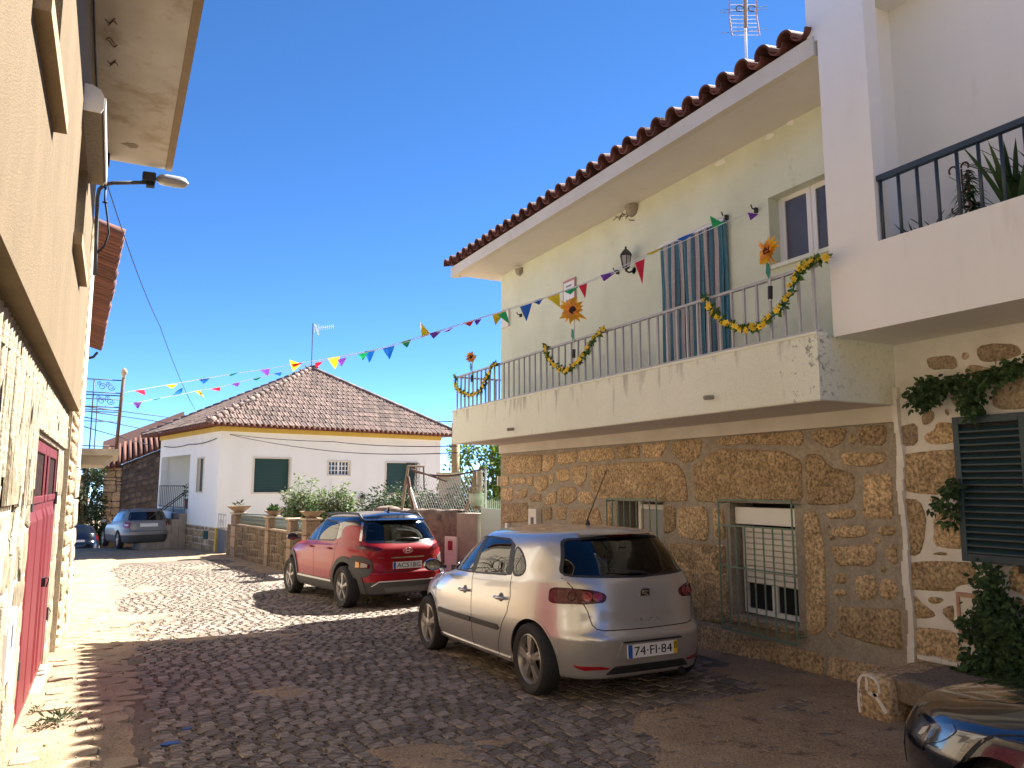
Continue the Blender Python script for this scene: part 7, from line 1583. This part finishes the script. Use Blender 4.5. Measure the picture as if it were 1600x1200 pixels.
bunting('bunting string fixed above the striped curtain, the upper of two strings over the lane', ony(195, 613, 13.25), onx(1132, 337, 5.96), [(195, 613), (258, 602), (311, 593), (358, 585), (413, 577), (470, 567), (512, 560), (586, 546), (642, 530), (720, 506), (790, 484), (874, 457), (960, 422), (1040, 383), (1132, 337)],
 [('r', 209, 610, 225, 609, 223, 617), ('y', 258, 602, 277, 600, 270, 607), ('b', 311, 593, 328, 590, 320, 600), ('g', 358, 585, 375, 581, 363, 588), ('p', 406, 578, 421, 575, 416, 587), ('y', 452, 562, 470, 568, 456, 580), ('r', 455, 569, 475, 566, 461, 574), ('y', 512, 560, 531, 557, 521, 576), ('b', 569, 549, 586, 546, 579, 567), ('g', 625, 535, 642, 530, 636, 543), ('y', 657, 503, 672, 521, 657, 527), ('r', 724, 505, 741, 499, 734, 510), ('y', 769, 492, 790, 484, 772, 507), ('b', 832, 472, 849, 465, 842, 476), ('g', 880, 455, 906, 445, 891, 460), ('y', 1009, 397, 1038, 385, 1020, 400), ('b', 1057, 374, 1086, 362, 1068, 378), ('g', 1109, 337, 1132, 349, 1114, 358)], 1)
bunting('bunting string fixed left of the upper window, the lower of two strings', ony(203, 631, 13.3), onx(1178, 329, 5.95), [(203, 631), (245, 623), (283, 616), (312, 610), (343, 605), (374, 597), (408, 589), (440, 581), (492, 567), (559, 553), (616, 540), (690, 517), (752, 497), (831, 473), (917, 442), (965, 424), (1009, 402), (1060, 380), (1135, 347), (1178, 329)],
 [('p', 208, 629, 221, 627, 219, 639), ('g', 236, 625, 257, 620, 245, 625), ('b', 268, 619, 283, 615, 284, 606), ('y', 304, 611, 312, 610, 318, 621), ('r', 328, 608, 343, 604, 342, 611), ('p', 361, 600, 374, 597, 369, 604), ('g', 394, 592, 408, 589, 403, 595), ('b', 426, 584, 440, 581, 436, 587), ('r', 492, 567, 504, 565, 494, 574), ('p', 527, 562, 541, 558, 532, 572), ('g', 559, 554, 575, 550, 568, 563), ('b', 598, 545, 616, 540, 611, 562), ('p', 671, 521, 690, 516, 677, 529), ('r', 692, 520, 708, 511, 700, 518), ('p', 741, 501, 752, 498, 747, 509), ('g', 777, 492, 790, 486, 794, 505), ('b', 812, 479, 831, 473, 821, 501), ('y', 854, 465, 874, 458, 873, 479), ('r', 904, 447, 917, 441, 912, 464), ('p', 938, 430, 965, 423, 943, 439), ('r', 992, 411, 1007, 404, 1004, 444), ('p', 1168, 332, 1185, 334, 1173, 345)], 2)
# ------------------------------------------------------------------ garlands and sunflower pinwheels on the balcony rail
M['petal'] = mat('petal', (.85, .50, .015), .6, (.80, .40, .01), 20); M['petal_in'] = mat('petal_in', (.85, .33, .06), .6); M['flower_eye'] = mat('flower_eye', (.035, .014, .008), .9, (.06, .02, .01), 90, .5, 200); M['flower_y'] = mat('flower_y', (.85, .60, .04), .6, obj=.2); M['tape'] = mat('tape', (.014, .012, .012), .4)
M['stalk_green'] = mat('stalk_green', (.02, .22, .17), .5)
q = MB()
for k in range(6): a = 2 * math.pi * k / 6; d = Vector((math.cos(a), math.sin(a), .35)); q.leaf(Vector((0, 0, 0)), d, Vector((0, 0, 1)), .035, .03)
q.lathe((0, 0, 0), [(.010, .004), (.007, .014), (0, .016)], 6); flower_me = q.mesh('flower', M['flower_y'])
leafmat('leaf_garland', (.05, .12, .02), (.17, .28, .05), .35)
def garland(label, pts, seed, X=5.165):
    rr = random.Random(seed); P3 = [onx(px, py, X) for px, py in pts]; out = []
    for i in range(len(P3) - 1):
        a, b, c, d = P3[max(0, i - 1)], P3[i], P3[i + 1], P3[min(len(P3) - 1, i + 2)]
        for k in range(8): out.append(Vector(cr(tuple(a), tuple(b), tuple(c), tuple(d), k / 8)) + Vector((rr.uniform(-.008, .008),) * 3))
    out.append(P3[-1]); t = thing('flower_garland', label, 'garland', out[0], 'flower garlands on the balcony railing'); q = MB(); q.tube(out, .008, 4); q.build('vine', M['leaf_stem'] if 'leaf_stem' in M else M['stalk_green'], t)
    lf = MB(); L_ = sum((b - a).length for a, b in zip(out, out[1:])); n = int(L_ * 150)
    for k in range(n):
        i = rr.randrange(len(out) - 1); p = out[i] + (out[i + 1] - out[i]) * rr.random(); d = Vector((rr.uniform(-1, .4), rr.uniform(-1, 1), rr.uniform(-1, .8))).normalized(); lf.tint = rr.random(); lf.leaf(p + d * .008, d, Vector((rr.uniform(-1, 0), rr.uniform(-1, 1), rr.uniform(-1, 1))).normalized(), rr.uniform(.04, .07), .036)
    lf.build('leaves', M['leaf_garland'], t, color=True)
    s = 0.; nx = .03
    for a, b in zip(out, out[1:]):
        s += (b - a).length
        if s > nx:
            o = link('flower', flower_me, t, b + Vector((-.028, rr.uniform(-.02, .02), rr.uniform(-.02, .02))) - t.location); o.rotation_euler = Vector((-1, rr.uniform(-.8, .5), rr.uniform(-.6, .8))).to_track_quat('Z', 'Y').to_euler(); sc = rr.uniform(.75, 1.35); o.scale = (sc,) * 3; nx += rr.uniform(.028, .07)
garland('yellow flower garland at the far end of the balcony rail, smallest of the three', [(712, 586), (713, 602), (722, 612), (735, 617), (750, 612), (758, 600), (763, 588), (770, 572), (777, 568)], 1)
garland('yellow flower garland hanging under the middle sunflower pinwheel', [(853, 538), (855, 550), (860, 562), (872, 573), (885, 579), (897, 573), (910, 560), (920, 545), (928, 530), (946, 513)], 2)
garland('yellow flower garland nearest the white house, longest of the three', [(1102, 462), (1115, 485), (1130, 500), (1150, 511), (1175, 515), (1200, 500), (1225, 478), (1240, 450), (1248, 430), (1262, 412), (1276, 407), (1293, 402)], 3)
def sunflower(label, px, py, r, nrm, foot, second=False, X=5.16):
    c = onx(px, py, X); t = thing('sunflower_pinwheel', label, 'pinwheel', (c.x, c.y, 3.3), 'sunflower pinwheels on the balcony railing'); n = Vector(nrm).normalized(); u = n.cross(UP).normalized(); v = u.cross(n); rr = random.Random(px); f = onx(foot[0], foot[1], X)
    q = MB(); q.tube([c + Vector((.02, 0, 0)), c + (f - c) * .5 + Vector((.02, .006, 0)), f + Vector((.02, 0, 0))], .009, 6); q.build('stake', M['shutter_white'], t)
    for (kk, mt, r0, r1, nn, off) in ((0, 'petal', .35, 1.0, 15, .0), (1, 'petal', .3, .88, 14, .012), (2, 'petal_in', .2, .62, 14, .022)):
        for k in range(nn):
            a = 2 * math.pi * (k + .5 * kk) / nn + rr.uniform(-.08, .08); d = u * math.cos(a) + v * math.sin(a); q = MB(); w = u * -math.sin(a) + v * math.cos(a); L_ = r * r1 * rr.uniform(.88, 1.08); b0 = c + n * off + d * r * r0 * .5; tw = n * rr.uniform(-.02, .035) * (r / .1)
            q.add([b0 - w * r * .06, b0 + w * r * .06, c + n * (off + .012) + d * L_ * .65 + w * r * .13 + tw, c + n * off + d * L_ + tw * 1.6, c + n * (off + .012) + d * L_ * .65 - w * r * .13], [(0, 1, 2, 3, 4)]); q.build('petal', M[mt], t)
    q = MB(); rows = [c + n * .045]; N_ = 16; q.add([c + n * .048] + [c + n * .04 + (u * math.cos(2 * math.pi * k / N_) + v * math.sin(2 * math.pi * k / N_)) * r * .22 for k in range(N_)] + [c + n * .02 + (u * math.cos(2 * math.pi * k / N_) + v * math.sin(2 * math.pi * k / N_)) * r * .28 for k in range(N_)], [(0, 1 + k, 1 + (k + 1) % N_) for k in range(N_)] + [(1 + k, 1 + N_ + k, 1 + N_ + (k + 1) % N_, 1 + (k + 1) % N_) for k in range(N_)]); q.build('flower_eye', M['flower_eye'], t, smooth=True)
    lf = c + (f - c) * .42
    q = MB(); q.add([lf + Vector((0, -.012, .07)), lf + Vector((-.012, .012, .10)), lf + Vector((-.012, .025, 0)), lf + Vector((0, .0, -.07)), lf + Vector((0, -.02, 0))], [(0, 1, 2, 3, 4)]); q.build('leaf', M['stalk_green'], t)
    for s in ((.64, .78), (.86, .95)) if second else ((.70, .96),):
        a, b = c + (f - c) * s[0] + Vector((.0, 0, 0)), c + (f - c) * s[1]; q = MB(); q.tube([a + Vector((.02, 0, 0)), b + Vector((.02, 0, 0))], .022, 8); q.build('tape', M['tape'], t)
sunflower('sunflower pinwheel at the far left end of the balcony, seen against the sky', 737, 558, .105, (-.75, -.62, -.05), (735, 598))
sunflower('large sunflower pinwheel with extra yellow petals in the middle of the balcony', 896, 485, .20, (-.85, -.45, .0), (894, 580), True)
sunflower('sunflower pinwheel in front of the upper window at the near end of the balcony', 1201, 393, .145, (-.97, .1, .05), (1201, 470))
# ------------------------------------------------------------------ loggia plants
def blades(name, label, base, n, L, w, mt, seed, up=.9, potr=.13, droop=.25):
    rr = random.Random(seed); t = thing(name, label, 'plant', (base[0], base[1], 3.101), 'potted plants in the loggia'); q = MB(); q.lathe((base[0], base[1], 3.101), [(potr * .7, 0), (potr, base[2] - 3.1), (potr * 1.05, base[2] - 3.09), (potr * .9, base[2] - 3.1), (0, base[2] - 3.12)], 14); q.build('pot', M['tile'], t, angle=40); b = Vector(base)
    for k in range(n):
        a = rr.uniform(0, 6.28); el = rr.uniform(.45, 1.0) ** .7 * up; d = Vector((math.cos(a) * (1.05 - el), math.sin(a) * (1.05 - el), el)).normalized(); l = L * rr.uniform(.6, 1.1); s = d.cross(UP).normalized(); lf = MB(); rows = []
        for i in range(7):
            x = i / 6; ww = w * (1 - x) ** .6 * (.75 + .5 * x) * (1 if x < 1 else 0); p = b + d * l * x + Vector((d.x, d.y, 0)) * droop * l * x * x - UP * droop * l * x * x * .55; rows.append([p - s * ww / 2 + UP * .006, p, p + s * ww / 2 + UP * .006])
        lf.tint = rr.random(); lf.grid(rows); lf.build('leaf', M[mt], t, smooth=True, color=True)
blades('spiky_plant', 'small spiky aloe in the loggia corner beside the white pillar', (5.62, 3.78, 3.42), 22, .42, .032, 'leaf_dark', 1, .8, .1, .3)
blades('yucca_plant', 'tall broad bladed yucca behind the dark loggia railing', (5.58, 3.02, 3.48), 34, .72, .06, 'leaf_ivy', 2, .95, .15, .18)
blades('yucca_plant', 'broad bladed yucca cut by the right photo edge behind the loggia railing', (5.58, 2.70, 3.48), 30, .78, .065, 'leaf_ivy', 3, .95, .15, .18)
blades('spiky_plant', 'low grassy spiky plant between the small aloe and the fir like plant', (5.62, 3.58, 3.45), 16, .34, .028, 'leaf_dark', 4, .8, .1, .35)
rr = random.Random(6); t = thing('fir_like_plant', 'fir like potted plant with drooping leaves behind the loggia railing', 'plant', (5.62, 3.36, 3.101), 'potted plants in the loggia'); q = MB(); q.tube([(5.62, 3.36, 3.1), (5.62, 3.36, 4.02)], .012, 6); q.build('stem', M['wood_dark'], t); q = MB()
for k in range(130):
    z = 3.5 + .52 * k / 130; a = rr.uniform(0, 6.28); l = .29 * (1.08 - (z - 3.5) / .56) * rr.uniform(.7, 1.1) + .03; d = Vector((math.cos(a), math.sin(a), .35)); p = Vector((5.62, 3.36, z)); q.tint = rr.random()
    s = d.cross(UP).normalized() * .014; q.grid([[p + d * l * x - UP * l * .9 * x * x - s * (1 - x), p + d * l * x - UP * l * .9 * x * x + s * (1 - x)] for x in (0, .35, .7, 1)])
q.build('foliage', M['leaf_ivy'], t, color=True); q = MB(); q.lathe((5.62, 3.36, 3.101), [(.08, 0), (.11, .3), (.12, .31), (.1, .3), (0, .28)], 14); q.build('pot', M['tile'], t, angle=40)
# ------------------------------------------------------------------ creeper on the jointed wall
def creeper(label, runs, n, spread, seed, size=.058, X=6.02):
    rr = random.Random(seed); t = thing('creeper', label, 'plant', onx(*runs[0][0], X)); n = int(n * 1.25); st_ = MB(); lf = MB()
    for run in runs:
        P3 = [onx(px, py, X - rr.uniform(0, .08)) for px, py in run]; st_.tube(P3, .005, 4)
        tot = sum((b - a).length for a, b in zip(P3, P3[1:]))
        for a, b in zip(P3, P3[1:]):
            for k in range(int(n * (b - a).length / tot)):
                p = a + (b - a) * rr.random() + Vector((rr.uniform(-.12, .03), rr.gauss(0, spread), rr.gauss(0, spread))); d = Vector((rr.uniform(-.7, .1), rr.uniform(-1, 1), rr.uniform(-1.2, .3))).normalized(); lf.tint = rr.random() ** 1.3
                lf.leaf(p, d, Vector((-1, rr.uniform(-.6, .6), rr.uniform(-.2, .8))).normalized(), size * rr.uniform(.55, 1.25), size * .55)
                if rr.random() < .5:
                    for sg in (-1, 1): lf.leaf(p, (d + Vector((0, sg * .8, 0))).normalized(), Vector((-1, 0, .4)), size * .6, size * .35)
    st_.build('stem', M['wood_dark'], t); lf.build('foliage', M['leaf_ivy'], t, color=True)
creeper('green creeper hanging over the jointed wall above the blue louvred shutter', [[(1555, 590), (1500, 596), (1455, 605), (1422, 625)], [(1545, 600), (1520, 625), (1530, 650)], [(1500, 596), (1475, 610), (1440, 640)], [(1600, 568), (1580, 580), (1555, 592)], [(1460, 600), (1445, 625)]], 200, .035, 1)
creeper('small creeper sprigs poking out left of the blue louvred shutter', [[(1496, 760), (1480, 785), (1462, 795)], [(1498, 780), (1490, 820)], [(1494, 750), (1493, 775)]], 50, .025, 2)
creeper('dense dark creeper falling over the meter door at the right edge', [[(1555, 885), (1560, 930), (1565, 980), (1570, 1030), (1555, 1070)], [(1540, 890), (1560, 940), (1580, 1000), (1600, 1060)], [(1570, 930), (1530, 975), (1520, 985)], [(1565, 1000), (1530, 1030), (1515, 1068)], [(1580, 960), (1600, 1010)], [(1575, 1040), (1545, 1070)]], 330, .05, 3)
# ------------------------------------------------------------------ weeds, scraps, leaves on the ground
def gpix(px, py):
    d = ray(px, py); t_ = 5.
    for _ in range(120): t_ += .5 * ((G(d.y * t_) - CAMH) / d.z - t_)
    return EYE + d * t_
def weed(label, px, py, n, L, seed, mt='leaf_olive'):
    rr = random.Random(seed); b = gpix(px, py); b.z = ground_z(b.x, b.y) + .01; t = thing('weed', label, 'weed', b, 'weeds along the left wall'); q = MB()
    for k in range(n):
        a = rr.uniform(0, 6.28); d = Vector((math.cos(a), math.sin(a), rr.uniform(.25, 1.2))).normalized(); p = b + Vector((rr.gauss(0, L * .4), rr.gauss(0, L * .4), 0)); q.tint = rr.random(); q.leaf(p + d * L * rr.uniform(0, .7), d, Vector((rr.uniform(-1, 1), rr.uniform(-1, 1), 1)), L * rr.uniform(.4, .8), L * .16)
    q.build('foliage', M[mt], t, color=True)
for i, (px, py, n, L, lab) in enumerate(((93, 1138, 60, .12, 'largest dusty weed clump on the paving before the red door'), (55, 1120, 26, .07, 'small green weed against the red door sill'), (58, 1147, 24, .08, 'low weed on the dirt below the red door'), (118, 1128, 22, .07, 'thin weed just right of the largest clump'), (150, 1150, 16, .05, 'tiny weed at the edge of the roof shadow'), (140, 1118, 10, .04, 'tiny weed sprout between paving stones'), (113, 905, 24, .12, 'dry weed tuft at the far foot of the left wall'), (118, 1072, 14, .05, 'brown dry weed beside the flat concrete slab'))): weed(lab, px, py, n, L, 40 + i, 'leaf_olive' if i != 1 else 'leaf_mid')
b = gpix(95, 1062); q = MB(); n = 9; rr = random.Random(2); ring = []
for k in range(n): a = 2 * math.pi * k / n; ring.append(Vector((b.x + .30 * math.cos(a) * rr.uniform(.8, 1.1) - .05, b.y + .42 * math.sin(a) * rr.uniform(.8, 1.05), 0)))
q.add([Vector((p.x, p.y, G(p.y) - .03)) for p in ring] + [Vector((b.x + (p.x - b.x) * .95, b.y + (p.y - b.y) * .95, G(p.y) + .026)) for p in ring], [(k, (k + 1) % n, n + (k + 1) % n, n + k) for k in range(n)] + [tuple(range(n, 2 * n))]); q.build('paving_slab', M['concrete'], path)
M['blue_scrap'] = mat('blue_scrap', (.02, .08, .30), .6)
for i, (px, py, s, lab) in enumerate(((266, 1163, .075, 'larger blue paint smear on the cobbles at the bottom left'), (292, 1140, .045, 'smaller blue paint smear on the cobbles'))):
    b = gpix(px, py); rr = random.Random(i); n = 9; q = MB(); ring = []
    for k in range(n):
        a = 2 * math.pi * k / n; x, y = b.x + s * .9 * math.cos(a) * rr.uniform(.5, 1.1), b.y + s * .7 * math.sin(a) * rr.uniform(.5, 1.1); ring.append((x, y, G(y) + .0115))
    q.add(ring + [(p[0], p[1], p[2] - .006) for p in ring], [tuple(range(n))] + [(k, n + k, n + (k + 1) % n, (k + 1) % n) for k in range(n)]); tag(q.build('paint_smear', M['blue_scrap']), lab, 'paint smear', 'blue smears on the cobbles')
rr = random.Random(12); q = MB(); n = 0
while n < 260:
    x, y = rr.uniform(-.45, 6), rr.uniform(3.4, 12)
    if sandmask(x, y) < .05 and rr.random() < .8: continue
    n += 1; a = rr.uniform(0, 6.28); z = max(ground_z(x, y), G(y) - .004) + .004; s = rr.uniform(.006, .017); q.tint = rr.random(); q.hexa([(x + s * math.cos(a + k * 1.57) * rr.uniform(.7, 1.2), y + s * math.sin(a + k * 1.57) * rr.uniform(.7, 1.2), z - .004) for k in range(4)] + [(x + s * .7 * math.cos(a + k * 1.57), y + s * .7 * math.sin(a + k * 1.57), z + s * .7) for k in range(4)])
tag(q.build('gravel', M['slab']), kind='stuff')
